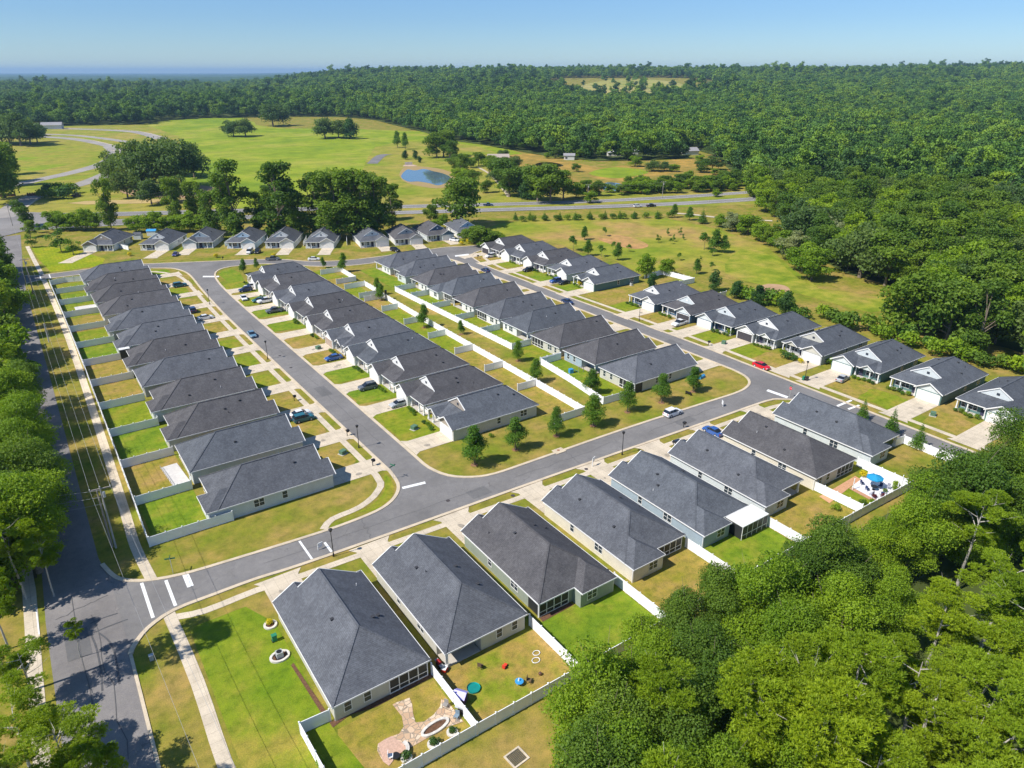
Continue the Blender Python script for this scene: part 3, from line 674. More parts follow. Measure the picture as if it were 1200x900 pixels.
def house(x, y, rz, kind, siding, roof, label, group, gable=None, gdoor='white', sides='LRB', front=True, lanai='screen', detail=True, depth=0):
    d = house_meshes(kind); g = kind[3]; NH[0] += 1; rr = random.Random(NH[0] * 13)
    Pd, yb, yr, wx, yw, gf, gc, zt, zp, gy, ga, xg, zb, ls, WE = d['par']
    H = empty('house', (x, y, 0), rz, label, 'house', group)
    gable = gable or siding
    def part(nm, me, mat, par=H, loc=None, rz=None):
        if not len(me.materials): me.materials.append(mat)
        o = link(nm, me, par, loc, rz); swap(o, 0, mat); return o
    part('wall', d['wall'], SID[siding]); ro = part('roof', d['roof'], ROOFS[roof])
    part('ridge_cap', d['ridge'], ROOFS[roof], ro); part('fascia', d['trim'], TRIM, ro)
    for (vx, vy) in ((rr.uniform(1.5, 3), rr.uniform(4, 12)), (-rr.uniform(1.5, 3.5), rr.uniform(3, 13)), (rr.choice((-1, 1)) * rr.uniform(2.5, 4.5), rr.uniform(5, 14))):
        part('roof_vent', d['vent'], VENT, ro, (vx, vy, ZR - abs(vx) * S_))
    vx = rr.choice((-1, 1)) * rr.uniform(2, 5); part('vent_pipe', d['pipe'], PIPE if rr.random() < .5 else VENT, ro, (vx, rr.uniform(3, 12), ZR - abs(vx) * S_))
    part('gable_wall', d['gable'], SID[gable])
    if front:
        part('garage_gable', d['gable2'], SID[gable])
        if 'gable3' in d: part('small_gable', d['gable3'], SID[gable])
    if front:
        if kind[0] > 2: part('attic_vent', d['attic'], TRIM if gable != 'white' and rr.random() < .3 else SHUT)
        gd = part('garage_door', d['gdoor'], {'white': GDOOR, 'tan': GDOOR_T, 'open': GDARK}[gdoor]); part('door_frame', d['gframe'], TRIM, gd)
        dr = part('front_door', d['door'], DOORM); part('door_handle', d['handle'], PIPE, dr, (-g * 0.9 + .35 * g, 0, 0))
        if Pd > 2:
            part('porch_floor', d['porch'], SLAB)
            for px in (-g * (wx - .1), -g * (wx - 2.3), -g * 0.1)[:3 if kind[4] == 1 else 3]:
                part('porch_post', d['post'], TRIM, H, (px, -Pd + .35, 0))
    W1, W2, W3 = HM['win']
    def window(Wn, px, py, pz, r):
        o = part('window', Wn[0], TRIM, H, (px, py, pz), r); part('pane', Wn[1], GLASS, o)
    if front and Pd > 2: window(W2, -g * 3.1, -Pd + 1.5, .8, 0); window(W1, -g * 5.1, -Pd + 1.5, .8, 0)
    if 'B' in sides:
        window(W2 if WE or rr.random() < .4 else W1, -ls * 2.0, yw + WE, .85, math.pi)
        if not WE: window(W1, -ls * 4.5, yw, .85, math.pi)
    if 'L' in sides:
        window(W1, -wx, 7 + rr.random(), .95, -math.pi / 2); window(W2 if rr.random() < .5 else W1, -wx, 12.5, .95, -math.pi / 2)
    if 'R' in sides:
        window(W1, wx, 6.5, .95, math.pi / 2); window(W2, wx, 13, .95, math.pi / 2)
    if 'B' in sides:
        if lanai == 'screen':
            s = part('screen_frame', d['scr_frame'], TRIM); part('screen_panel', d['scr'], SCREEN, s)
        else:
            part('porch_post', d['post'], TRIM, H, (ls * (wx - .15), yw - .15, 0))
        part('patio_floor', d['lanai'], SLAB)
        part('downspout', d['spout'], TRIM, H, (-ls * (wx + .06), yw + WE - .1, 0)); part('downspout', d['spout'], TRIM, H, (ls * (wx + .06), yw - .1, 0))
    return H
KF = lambda g, st=1: (4.3, 16.9, 5.4, g, st, -g, 0)      # row seen from the front
KB = lambda g, st=1, ls=None, rw=0: (0.9, 20.3 - (.9 if rw else 0), 6.7 - (.5 if rw else 0), g, st, -g if ls is None else ls, rw)      # row seen from behind
ORD = ['first', 'second', 'third', 'fourth', 'fifth', 'sixth', 'seventh', 'eighth', 'ninth', 'tenth', 'eleventh', 'twelfth']
OIL = m_plain('oil_stain', (0.33, 0.285, 0.225), 0.7, 0.3, 0.25, 2)
DRIVES = []   # (x, y, rz, gc, gf, length, width)
def local(x, y, rz, lx, ly): return (x + lx * math.cos(rz) - ly * math.sin(rz), y + lx * math.sin(rz) + ly * math.cos(rz))
def drive(x, y, rz, kind, length, w0=2.7, w1=3.6, extra=0):
    d = house_meshes(kind)['par']; gc, gf = d[6], d[5]
    pts = [(gc - w0, gf + .02), (gc + w0, gf + .02), (gc + w0, gf - length + 1.2), (gc + w1, gf - length), (gc - w1, gf - length), (gc - w0, gf - length + 1.2)]
    sheet('driveway', [local(x, y, rz, *p) for p in pts], Z_CON + 0.01 + extra, CONC)
    r_ = random.Random(int(x * 10 + y * 7))
    for _ in range(r_.choice((0, 1, 1, 2))):
        q = (gc + r_.uniform(-1.6, 1.6), gf - r_.uniform(2, 6.5)); s = r_.uniform(.25, .6)
        sheet('oil_stain', [local(x, y, rz, q[0] + s * math.cos(t) * r_.uniform(.7, 1.2), q[1] + 1.3 * s * math.sin(t) * r_.uniform(.7, 1.2)) for t in [i * .698 for i in range(9)]], Z_CON + 0.024 + extra, OIL)
rows = {}
# bottom row, seen from behind (front towards +y)
ea = [23.7, 38.5, 53.7, 69.6, 84.6, 99.6, 114.6, 130.8]
es = ['greige', 'greige', 'sage', 'cream', 'bluegrey', 'pale', 'cream', 'pale']
er = ['slate', 'slate', 'char', 'slate', 'blue', 'slate', 'char', 'blue']
el = ['greige single storey house by the corner footpath with a curving stone patio behind',
      'greige house with slate roof and an open back porch above the toy strewn yard',
      'charcoal roofed house whose screened porch faces the brightest green back lawn',
      'cream sided house with slate roof, fourth along from the corner footpath',
      'blue sided house with a white flat patio roof behind it',
      'pale house with slate roof next left of the house with the blue parasol',
      'cream house with brown charcoal roof right beside the patio with a blue parasol',
      'pale house with blue grey roof closest to the stop sign']
for i, a in enumerate(ea):
    k = KB(1, 1, [-1, 1, 1, -1, -1, -1, -1, -1][i], [0, 0, 1, 1, 1, 1, 0, 1][i]); yb_ = 81.5 - i * 0.3
    house(a, yb_, math.pi, k, es[i], er[i], el[i], 'houses backing on the near woods', sides='RB', front=False, lanai='open' if i in (1, 5, 7) else 'screen')
    drive(a, yb_, math.pi, k, 9.2, extra=0.004)
# left row, seen from behind (front towards +x)
ab = [117.0, 132.6, 148.1, 163.9, 179.6, 195.4, 211.2, 227.2, 244.0, 259.8, 275.5, 291.0]
asd = ['pale', 'pale', 'greige', 'pale', 'grey', 'greige', 'pale', 'greige', 'white', 'pale', 'white', 'pale']
ar = ['slate', 'blue', 'char', 'char', 'slate', 'char', 'slate', 'slate', 'char', 'char', 'char', 'slate']
for i, b in enumerate(ab):
    k = KB(-1, 1, 1, [1, 0, 1, 1, 0, 1, 1, 1, 0, 0, 1, 0][i]); x = 36.2 - 0.08 * i
    lab = 'pale blue grey house at the near end of the long left row' if i == 0 else ('slate roofed house at the far end of the long left row' if i == 11 else '%s house with %s roof, %s from the near end of the left row' % (asd[i], {'slate': 'slate', 'blue': 'blue grey', 'char': 'charcoal'}[ar[i]], ORD[i]))
    house(x, b, R(90), k, asd[i], ar[i], lab, 'houses of the long left row', sides='LB' if i == 0 else 'B', front=False, lanai='open' if i % 3 else 'screen')
    drive(x, b, R(90), k, 11.0)
# second row, seen from the front (front towards -x)
bb = [119.5, 133.6, 148.6, 163.3, 178.2, 193.6, 209.2, 224.8, 240.6, 255.6]
bs = ['greige', 'white', 'white', 'white', 'pale', 'white', 'white', 'white', 'white', 'white']
br = ['blue', 'char', 'char', 'blue', 'slate', 'char', 'char', 'slate', 'char', 'slate']
bg_ = ['taupe', 'white', 'white', 'white', 'white', 'white', 'white', 'white', 'white', 'white']
for i, b in enumerate(bb):
    g = 1 if i in (0, 9) else -1
    k = KF(g, 2 if i in (0, 4) else 1); x = 68.9
    lab = 'taupe gabled corner house with blue grey roof behind three young trees' if i == 0 else '%s gabled house with %s roof, %s along from the taupe corner house' % ('white', {'slate': 'slate', 'blue': 'blue grey', 'char': 'charcoal'}[br[i]], ORD[i])
    house(x, b, R(-90), k, bs[i], br[i], lab, 'houses facing the west street', gable=bg_[i], gdoor='tan' if i == 4 else 'white', sides='R' if i == 0 else ('B' if i == 0 else ''))
    drive(x, b, R(-90), k, 9.0)
# third row, seen from behind (front towards +x)
cb = [115.7, 129.9, 144.4, 158.9, 173.0, 187.6, 202.2, 217.0, 232.2, 246.6]
cs = ['greige', 'bluegrey', 'greige', 'white', 'white', 'white', 'white', 'white', 'pale', 'white']
cr = ['slate', 'char', 'char', 'blue', 'slate', 'char', 'blue', 'char', 'slate', 'slate']
for i, b in enumerate(cb):
    k = KB(-1 if i not in (2, 5) else 1, 1, -1 if i in (0, 1, 3, 6) else 1, [0, 0, 0, 0, 0, 0, 1, 0, 1, 0][i]); x = 131.4
    lab = 'greige corner house with slate roof behind the row of street trees' if i == 0 else '%s house with %s roof, %s from the cross street in the third row' % ({'bluegrey': 'blue sided', 'greige': 'greige sided', 'white': 'white sided', 'pale': 'pale sided'}[cs[i]], {'slate': 'slate', 'blue': 'blue grey', 'char': 'charcoal'}[cr[i]], ORD[i])
    house(x, b, R(90), k, cs[i], cr[i], lab, 'houses backing on the green strip', sides='LB' if i == 0 else 'B', front=False, lanai='open' if i % 2 else 'screen')
    drive(x, b, R(90), k, 10.6)
# fourth row, seen from the front (front towards -x), in two groups
d1 = [(164.4, 246.0, -1, 'white', 'char', 'open'), (164.6, 231.6, -1, 'white', 'slate', 'white'), (164.8, 216.5, -1, 'white', 'char', 'white'), (164.7, 201.5, 1, 'white', 'slate', 'white'), (164.4, 185.9, 1, 'teal', 'blue', 'white')]
d1l = ['white gabled house with open garage nearest the street bulb', 'white gabled house with a bright green front lawn behind the white car', 'white gabled house with a dark car on its drive', 'white gabled house with a blue car on its drive', 'teal sided house at the gap in the fourth row']
for i, (x, b, g, s, r, gd) in enumerate(d1):
    k = KF(g, 1 if i != 4 else 2)
    house(x, b, R(-90), k, s, r, d1l[i], 'houses along the east street', gable='white', gdoor=gd, sides='R' if i == 4 else 'L')
    drive(x, b, R(-90), k, 12.2, 2.7, 3.4)
d2 = [(164.9, 157.4, 1, 'navy', 'slate', 'white', 'white', 'navy sided house with white gables and a street lamp in front'), (165.8, 143.4, 1, 'navy', 'char', 'pale', 'open', 'navy sided house with open garage and a white pickup in front'),
      (166.6, 129.3, -1, 'navy', 'blue', 'pale', 'white', 'pale gabled house with a yellow green shrub by its porch'), (167.6, 115.3, -1, 'grey', 'blue', 'white', 'open', 'white gabled house with open garage across from the red car'),
      (168.3, 100.9, 1, 'grey', 'blue', 'greige', 'white', 'greige gabled house with double nested gables and a yellow shrub'), (168.6, 86.0, -1, 'teal', 'blue', 'pale', 'white', 'pale gabled house with a silver sedan on its drive'),
      (168.9, 70.9, 1, 'teal', 'blue', 'pale', 'white', 'pale gabled house with broad white porch posts and a wide empty drive'), (169.2, 55.8, 1, 'teal', 'blue', 'pale', 'white', 'pale gabled house half hidden by the woods at the photo edge')]
for i, (x, b, g, s, r, gb, gd, lab) in enumerate(d2):
    k = KF(g, 2 if i in (3, 4, 5) else 1)
    house(x, b, R(-90), k, s, r, lab, 'houses along the east street', gable=gb, gdoor=gd, sides='R')
    drive(x, b, R(-90), k, 12.0 + i * .45, 2.7, 3.4)
# far rows facing the camera
f_ = [(29.0, 350.0, -1, 'taupe', 'slate', -33), (49.0, 338.0, 1, 'white', 'slate', -31), (64.8, 331.5, -1, 'bluegrey', 'slate', -29), (80.2, 320.5, 1, 'sky', 'slate', -31), (94.0, 311.5, 1, 'white', 'slate', -30), (108.2, 301.5, 1, 'white', 'slate', -30)]
fl = ['taupe gabled house at the left end of the far row beside open grass', 'white gabled house with a small indigo car on its drive', 'blue grey house of the far row with an empty pale drive', 'sky blue gabled house with the white van in front', 'white gabled house between the parked van and the white sedan', 'white gabled house with the white sedan parked at its kerb']
for i, (x, b, g, s, r, rot) in enumerate(f_):
    k = KF(g, 1); house(x, b, R(rot), k, 'pale' if s in ('white', 'taupe') else s, r, fl[i], 'far row of houses by the tall trees', gable=s, sides='LR', lanai='')
    drive(x, b, R(rot), k, (20, 14, 11.5, 11.5, 12, 12)[i], 2.6, 3.0)
g_ = [(127.6, 291.0, 1, 'white', 'slate', -12), (142.0, 286.4, 1, 'grey', 'char', -14), (157.2, 285.6, 1, 'navy', 'char', -8), (172.4, 284.0, 1, 'sky', 'slate', -12)]
gl = ['white house with long bright side wall and a black car on its drive', 'grey gabled house between the white and navy houses', 'navy gabled house with a white car on its drive', 'sky blue gabled house at the bulb with yellow flowers in front']
for i, (x, b, g, s, r, rot) in enumerate(g_):
    k = KF(g, 1); house(x, b, R(rot), k, 'white' if i != 2 else 'pale', r, gl[i], 'houses round the street bulb', gable=s, sides='LR', lanai='')
    drive(x, b, R(rot), k, 9.5, 2.6, 3.0)
# ================================================================ lawns
def pl(pts, m, z=0.0, nm='lawn'): sheet(nm, pts, Z_LAWN + z, m)
# back lawns of the bottom row
pl([(14, 50.8), (30.0, 50.8), (30.0, 60.4), (17.3, 60.4)], G_DRY); pl([(30.3, 50.8), (45.3, 50.8), (45.6, 60.4), (30.5, 60.4)], m_grass('toy_lawn', (0.2, 0.24, 0.02), (0.32, 0.23, 0.055), (0.38, 0.25, 0.09), 0.12, 0.9))
pl([(45.6, 50.8), (61, 50.8), (61, 61), (45.8, 61)], G_BRIGHT); pl([(61.3, 50.8), (76.3, 50.8), (76.3, 61), (61.5, 61)], G_DRY); pl([(76.6, 50.8), (92, 50.8), (92.2, 60.6), (76.8, 60.6)], G_BRIGHT)
pl([(92.4, 50.8), (108.3, 50.8), (108.4, 60.4), (92.6, 60.4)], G_DRY); pl([(99.5, 50.8), (108.2, 50.8), (108.2, 56), (102, 56)], G_BRIGHT, 0.006); pl([(108.9, 50.8), (123, 50.8), (123, 58), (109, 58)], G_MID)
# side lawn of the corner house and the verges
pl([(6.6, 30), (21, 30), (17, 60), (16.9, 82), (14.5, 87.6), (6.9, 87.6)], m_grass('corner_side_lawn', (0.14, 0.22, 0.012), (0.19, 0.24, 0.018), (0.30, 0.25, 0.045), 0.09, 0.6))
# yards of the left row, alternately greener and drier
for i in range(12):
    b0 = 110.9 + (15.45 * i); pl([(6.6, b0 + .2), (15.6, b0 + .2), (15.6, b0 + 15.1), (6.6, b0 + 15.1)], [G_BRIGHT, G_DRY, G_BRIGHT, G_MID, G_DRY, G_DRY, G_BRIGHT, G_MID, G_DRY, G_MID, G_BRIGHT, G_MID][i])
# front lawns: patches between the drives
fr = random.Random(3)
def front_lawns(cs_, x0, x1, gs, w=5.2, cols=(G_DRY, G_MID, G_BRIGHT)):
    for i, b in enumerate(cs_):
        g = gs[i]
        c = b - 3.2 * g if False else b + 3.3 * g
        q = [(x0, c - w), (x1, c - w), (x1 - (x1 - x0) * .04, c + w * .86), (x0, c + w)]
        pl(spline([(x0, c - w), ((x0 + x1) / 2, c - w), (x1 - .6, c - w + .7), (x1, c - w + 2.4), (x1, c + w - 2.4), (x1 - .6, c + w - .7), ((x0 + x1) / 2, c + w), (x0, c + w)], 3), fr.choice(cols), 0.004)
front_lawns(bb, 66.0, 55.6, [1 if i in (0, 9) else -1 for i in range(10)], 4.6, (G_DRY, G_MID, G_BRIGHT, G_BRIGHT))
front_lawns([b for b in ab], 37.5, 44.4, [1] * 12, 4.2, (G_DRY, G_MID, G_BRIGHT, G_DRY))
front_lawns([h[1] for h in d1], 159.8, 152.6, [h[2] for h in d1], 4.2, (G_DRY, G_MID, G_BRIGHT))
front_lawns([h[1] for h in d2], 161.0, 153.2, [h[2] for h in d2], 4.3, (G_DRY, G_MID, G_DRY))
# yards of second and third rows
for i, b in enumerate(bb): pl([(86.3, b - 7.2), (95.0, b - 7.2), (95.6, b + 7.2), (86.3, b + 7.2)], fr.choice((G_DRY, G_MID, G_DRY, G_MID, G_BRIGHT)))
for i, b in enumerate(cb): pl([(104.6, b - 7), (111.2, b - 7), (111.2, b + 7), (104.6, b + 7)], fr.choice((G_BRIGHT, G_BRIGHT, G_MID)))
pl([(7, 318.6), (13, 318.4), (24, 318.2), (27, 330), (20, 352), (8, 372), (3.6, 372), (4.6, 345)], G_LIME)
pl([(58.8, 262), (64, 262), (66, 276), (65, 284), (61.5, 283.6), (58.6, 278)], G_BRIGHT)
pl([(148.9 + 4.4, 166), (165, 166), (176, 169), (178, 178), (153.5, 178)], G_DRY)
pl(S([(40.5, 99.5), (44, 101.5), (46.2, 104.5), (47.0, 109), (46.3, 109), (44.2, 104.3), (40, 101.2), (36, 100.8)]), G_MID)

# ================================================================ fences
VINYL = m_plain('white_vinyl', (0.87, 0.87, 0.87), 0.4, 0.35, 0.05, 0.7)
pm = MB(); pm.box(-.075, -.075, 0, .075, .075, 1.95); pm.box(-.1, -.1, 1.95, .1, .1, 2.0); pm.poly([(-.1, -.1, 2.0), (.1, -.1, 2.0), (0, 0, 2.1)]); pm.poly([(.1, -.1, 2.0), (.1, .1, 2.0), (0, 0, 2.1)]); pm.poly([(.1, .1, 2.0), (-.1, .1, 2.0), (0, 0, 2.1)]); pm.poly([(-.1, .1, 2.0), (-.1, -.1, 2.0), (0, 0, 2.1)])
POST = pm.mesh('post', [VINYL])
def fence(pts, label, group='white vinyl yard fences', step=2.45):
    o = pts[0]; F = empty('fence', (o[0], o[1], 0), 0, label, 'fence', group); mb = MB(); npst = 0
    for i in range(len(pts) - 1):
        p, q = pts[i], pts[i + 1]; l = math.dist(p, q); n = max(1, round(l / step)); d = ((q[0] - p[0]) / l, (q[1] - p[1]) / l)
        a = (p[0] - o[0], p[1] - o[1], 0); b = (q[0] - o[0], q[1] - o[1], 0)
        mb.bar((a[0], a[1], .93), (b[0], b[1], .93), .045, 1.7)
        mb.bar((a[0], a[1], 1.8), (b[0], b[1], 1.8), .09, .12); mb.bar((a[0], a[1], .12), (b[0], b[1], .12), .09, .14)
        for k in range(n + (1 if i == len(pts) - 2 else 0)):
            if npst < 98: link('post', POST, F, (p[0] - o[0] + d[0] * l * k / n, p[1] - o[1] + d[1] * l * k / n, 0)); npst += 1
    mb.build('fence_panel', VINYL, F)
def mid(l, i): return (l[i] + l[i + 1]) / 2
fence([(5.9, 110.5), (6.1, 150), (6.2, 200), (5.9, 250), (5.4, 297)], 'long white fence along the left footpath')
fence([(6.05, 110.5), (13.6, 110.5), (19.0, 110.4)], 'white fence facing the cross street at the near end of the left row')
fence([(5.5, 297), (10, 298.5), (15.5, 297)], 'white fence closing the far end of the left row')
for i in range(11):
    b = mid(ab, i); fence([(6.25, b), (15.5, b + .1)], 'white fence dividing the %s and %s back yards of the left row' % (ORD[i], ORD[i + 1]))
    if i % 2 == 0: fence([(15.6, b + .2), (15.7, b + 1.6)], 'short white return of fence by the %s house of the left row' % ORD[i + 1])
fence([(17.1, 62.0), (13.6, 62.2), (13.9, 50.5), (30.1, 50.5)], 'white fence round the stone patio yard at the corner')
fence([(30.3, 50.5), (45.5, 50.4), (60, 50.3)], 'white fence behind the toy strewn yard')
fence([(60.3, 50.3), (92.2, 50.2)], 'white fence mostly hidden under the near trees')
fence([(92.5, 50.2), (110, 50.1), (124, 49.8)], 'white fence between the parasol patio and the woods')
for a, t in ((30.3, 'between the stone patio and the toy strewn yard'), (45.6, 'between the toy strewn yard and the brightest lawn'), (61.2, 'on the far side of the brightest lawn'), (76.6, 'beside the white flat patio roof'), (92.3, 'on the near side of the two toned lawn'), (108.7, 'between the two toned lawn and the blue parasol'), (123.2, 'on the far side of the blue parasol patio')):
    fence([(a, 61.4 if a < 100 else 60.2), (a, 50.6)], 'white side fence ' + t)
fence([(136.9, 60.2), (139.6, 60.0), (139.4, 52), (139.2, 47)], 'white fence beside the conifers at the east street')
fence([(86.2, 107.9), (94.6, 107.9), (94.9, 120), (95.4, 165), (95.9, 195), (96.4, 214.5), (89.5, 214.6)], 'long white fence on the near side of the green strip')
fence([(89.6, 219), (97.2, 219), (97.4, 232), (89.8, 232)], 'short white fence loop on the near side of the green strip')
fence([(90.0, 240), (97.5, 240), (98.0, 255.8), (90.2, 255.8)], 'far white fence loop on the near side of the green strip')
for i in range(6): fence([(89.6, mid(bb, i)), (95.1, mid(bb, i))], 'white fence between the %s and %s yards of the second row' % (ORD[i], ORD[i + 1]))
fence([(111.2, 219.8), (103.2, 219.6), (103.7, 180), (104.2, 150), (110.8, 150.2)], 'long white fence on the far side of the green strip')
fence([(110.8, 136.8), (104.2, 136.6), (103.2, 124), (101.4, 109.2), (109, 108.8)], 'short white fence on the far side of the green strip')
for i in (1, 3, 4, 5, 6): fence([(104.3, mid(cb, i)), (110.9, mid(cb, i))], 'white fence between the %s and %s yards of the third row' % (ORD[i], ORD[i + 1]))
fence([(186.5, 182.5), (196, 182.5), (197, 168), (187, 168)], 'white fence yard behind the teal sided house')
fence([(187, 150.2), (193, 150.2)], 'bit of white fence behind the navy sided house')
for i, (p, q) in enumerate((((37.5, 341.5), (34, 350)), ((57.5, 333), (62, 345)), ((73.2, 325), (79.5, 336)), ((88, 315), (92, 325)), ((101.6, 306), (107, 317)), ((118, 297), (122.5, 308)))):
    fence([p, q], 'white fence beside the %s house of the far row' % ORD[i])

# ================================================================ street furniture
BLK = m_plain('black_iron', (0.02, 0.02, 0.022), 0.4, 0.4, 0.1); LENS = m_plain('lamp_glass', (0.6, 0.6, 0.58), 0.2)
def lamp0():
    L = empty('street_lamp', (0, 0, 0), 0, 'x', 'street lamp', 'black street lamps')
    mb = MB(); mb.tube([(0, 0, 0), (0, 0, .5), (0, 0, .6), (0, 0, 4.6)], [.16, .13, .08, .055], 10); mb.build('pole', BLK, L)
    mb = MB(); mb.tube([(0, 0, 4.6), (0, 0, 4.75), (0, 0, 5.05), (0, 0, 5.15), (0, 0, 5.3)], [.07, .2, .3, .33, .05], 10); mb.build('lamp_head', BLK, L)
    mb = MB(); mb.tube([(0, 0, 4.76), (0, 0, 5.03)], [.16, .25], 8); mb.build('lamp_glass', LENS, L)
    return L
lp = [((420.7, 525), 'street lamp beside the mailboxes near the cross street corner'), ((729, 533), 'street lamp on the verge in front of the blue sided house'), ((314, 421), 'street lamp halfway along the west street'),
      ((246, 357), 'street lamp near the far end of the west street'), ((391, 652), 'street lamp by the crosswalk nearest the camera'), ((943, 446), 'street lamp beside the green bin on the east street'), ((749, 376), 'street lamp in front of the navy sided house'), ((608, 306), 'street lamp among the drives near the street bulb')]
L0 = lamp0()
for i, ((u, v), lab) in enumerate(lp):
    a, b = P(u, v)
    if i == 0: L0.location = (a, b, 0); L0['label'] = lab
    else: tree_copy(L0, (a, b, 0), 0, None, lab)
GRN = m_plain('green_enamel', (0.02, 0.16, 0.09), 0.4); RED = m_plain('red_enamel', (0.6, 0.02, 0.03), 0.4); WHT = m_plain('white_enamel', (0.8, 0.8, 0.8), 0.4); GALV = m_plain('galvanised', (0.45, 0.46, 0.46), 0.45)
def text(parent, s, size, loc, rot, mat, name='lettering'):
    c = bpy.data.curves.new(name, 'FONT'); c.body = s; c.size = size; c.align_x = 'CENTER'; c.align_y = 'CENTER'; c.extrude = 0.004
    c.materials.append(mat); tmp = bpy.data.objects.new(name, c); COL.objects.link(tmp); bpy.context.view_layer.update()
    me = bpy.data.meshes.new_from_object(tmp.evaluated_get(bpy.context.evaluated_depsgraph_get())); bpy.data.objects.remove(tmp); o = bpy.data.objects.new(name, me); COL.objects.link(o); o.parent = parent; o.location = loc; o.rotation_euler = rot; return o
def stop_sign(u, v, rz, lab):
    a, b = P(u, v); T = empty('stop_sign', (a, b, 0), rz, lab, 'stop sign')
    mb = MB(); mb.cyl(0, 0, 0, 2.85, .035, seg=6); mb.build('pole', GALV, T)
    mb = MB(); pts = [(.42 * math.cos(R(22.5 + 45 * i)), .42 * math.sin(R(22.5 + 45 * i))) for i in range(8)]
    mb.poly([(x, -.06, 2.4 + z) for x, z in pts]); mb.poly([(x, -.04, 2.4 + z) for x, z in pts][::-1])
    for i in range(8): p, q = pts[i], pts[(i + 1) % 8]; mb.poly([(p[0], -.06, 2.4 + p[1]), (p[0], -.04, 2.4 + p[1]), (q[0], -.04, 2.4 + q[1]), (q[0], -.06, 2.4 + q[1])])
    sgn = mb.build('sign_plate', RED, T); text(sgn, 'STOP', .28, (0, -.066, 2.4), (R(90), 0, 0), WHT)
    mb = MB(); mb.box(-.45, -.015, 2.95, .45, .0, 3.12); mb.build('name_plate', GRN, T)
    return T
stop_sign(925, 466, R(-100), 'red stop sign with green name plates where the cross street meets the east street')
def name_sign(u, v, rz, lab):
    a, b = P(u, v); T = empty('street_name_sign', (a, b, 0), rz, lab, 'street sign')
    mb = MB(); mb.cyl(0, 0, 0, 2.9, .04, seg=6); mb.build('pole', GALV, T)
    mb = MB(); mb.box(-.75, -.02, 2.65, .75, .02, 2.88); mb.build('name_plate', GRN, T); mb = MB(); mb.box(-.02, -.6, 2.9, .02, .6, 3.1); mb.build('name_plate', GRN, T)
name_sign(203, 672, R(-20), 'green street name sign on the grass above the crosswalk')
name_sign(461, 561, R(20), 'green street name sign at the west street corner')
def yard_sign(u, v, rz, lab, col=None, h=1.9):
    a, b = P(u, v); T = empty('sale_sign', (a, b, 0), rz, lab, 'yard sign')
    mb = MB(); mb.box(-.05, -.05, 0, .05, .05, h); mb.box(-.05, -.04, h - .1, .9, .04, h); mb.build('sign_post', WHT, T)
    mb = MB(); mb.box(.12, -.02, h - .9, .82, .02, h - .18); mb.build('sign_plate', col or WHT, T)
yard_sign(694, 547, R(20), 'white post sign on the verge at the third drive of the bottom row'); yard_sign(373, 645, R(10), 'small white sign by the crosswalk nearest the camera', h=1.3)
yard_sign(847, 477, R(60), 'white marker sign near the stop line on the curved path', h=1.4)
# mailboxes
def mailbox0():
    M = empty('mailbox', (0, 0, 0), 0, 'x', 'mailbox', 'black kerbside mailboxes')
    mb = MB(); mb.box(-.06, -.06, 0, .06, .06, 1.15); mb.box(-.06, -.5, .85, .06, -.06, .93); mb.build('post', BLK, M)
    mb = MB(); mb.box(-.32, -.5, 1.1, .32, .15, 1.25)
    for s in (-.17, .17): mb.tube([(s, -.5, 1.35), (s, .15, 1.35)], .14, 8)
    mb.build('box', BLK, M); return M
M0 = mailbox0()
ml = [((407, 511), 'double mailbox left of the street lamp by the corner'), ((437, 546), 'double mailbox right of the street lamp by the corner'), ((261, 305), 'double mailbox on the kerb in front of the far row'), ((801, 501), 'black mailbox beside the white car on the cross street'), ((830, 405), 'black mailbox on the verge before the pale gabled house'), ((345, 470), 'double mailbox on the verge by the parked dark sedan'), ((632, 372), 'black mailbox on the far kerb of the east street'), ((560, 303), 'black mailbox by the white car near the street bulb')]
for i, ((u, v), lab) in enumerate(ml):
    a, b = P(u, v)
    if i == 0: M0.location = (a, b, 0); M0.rotation_euler = (0, 0, R(90)); M0['label'] = lab
    else: tree_copy(M0, (a, b, 0), R(90 if u < 500 else 0), None, lab)
# drains, transformers, bins, air conditioners
def box_thing(name, cat, lab, u, v, parts, rz=0, z=0, group=None):
    a, b = P(u, v); T = empty(name, (a, b, z), rz, lab, cat, group)
    for nm, mat, shp in parts:
        mb = MB(); shp(mb); mb.build(nm, mat, T)
    return T
TRG = m_plain('utility_green', (0.10, 0.19, 0.12), 0.5)
tp = [((485.5, 503), 'green transformer cabinet on the lawn of the taupe corner house'), ((373, 409), 'green transformer cabinet on a lawn of the west street'), ((848, 403), 'green transformer cabinet on the lawn before the yellow green shrub'), ((1093, 487), 'green transformer cabinet near the driveway closest to the near woods'), ((402, 532), 'small green cabinet on the dry lawn at the street corner')]
for (u, v), lab in tp:
    box_thing('transformer_box', 'transformer', lab, u, v, [('cabinet', TRG, lambda m: (m.box(-.6, -.5, .12, .6, .5, .8), m.box(-.64, -.54, .8, .64, .54, .88))), ('base_slab', SLAB, lambda m: m.box(-.8, -.7, 0, .8, .7, .12))], R(20), group='green transformer cabinets')
BIN = m_plain('bin_green', (0.03, 0.22, 0.12), 0.4); BIND = m_plain('bin_dark', (0.03, 0.03, 0.035), 0.4)
def bin_(u, v, lab, mat):
    box_thing('wheelie_bin', 'bin', lab, u, v, [('body', mat, lambda m: (m.box(-.26, -.3, .08, .26, .3, .95),)), ('lid', mat, lambda m: m.box(-.3, -.36, .95, .3, .34, 1.06)), ('wheel', BLK, lambda m: m.tube([(-.3, .28, .1), (.3, .28, .1)], .1, 8))], R(90))
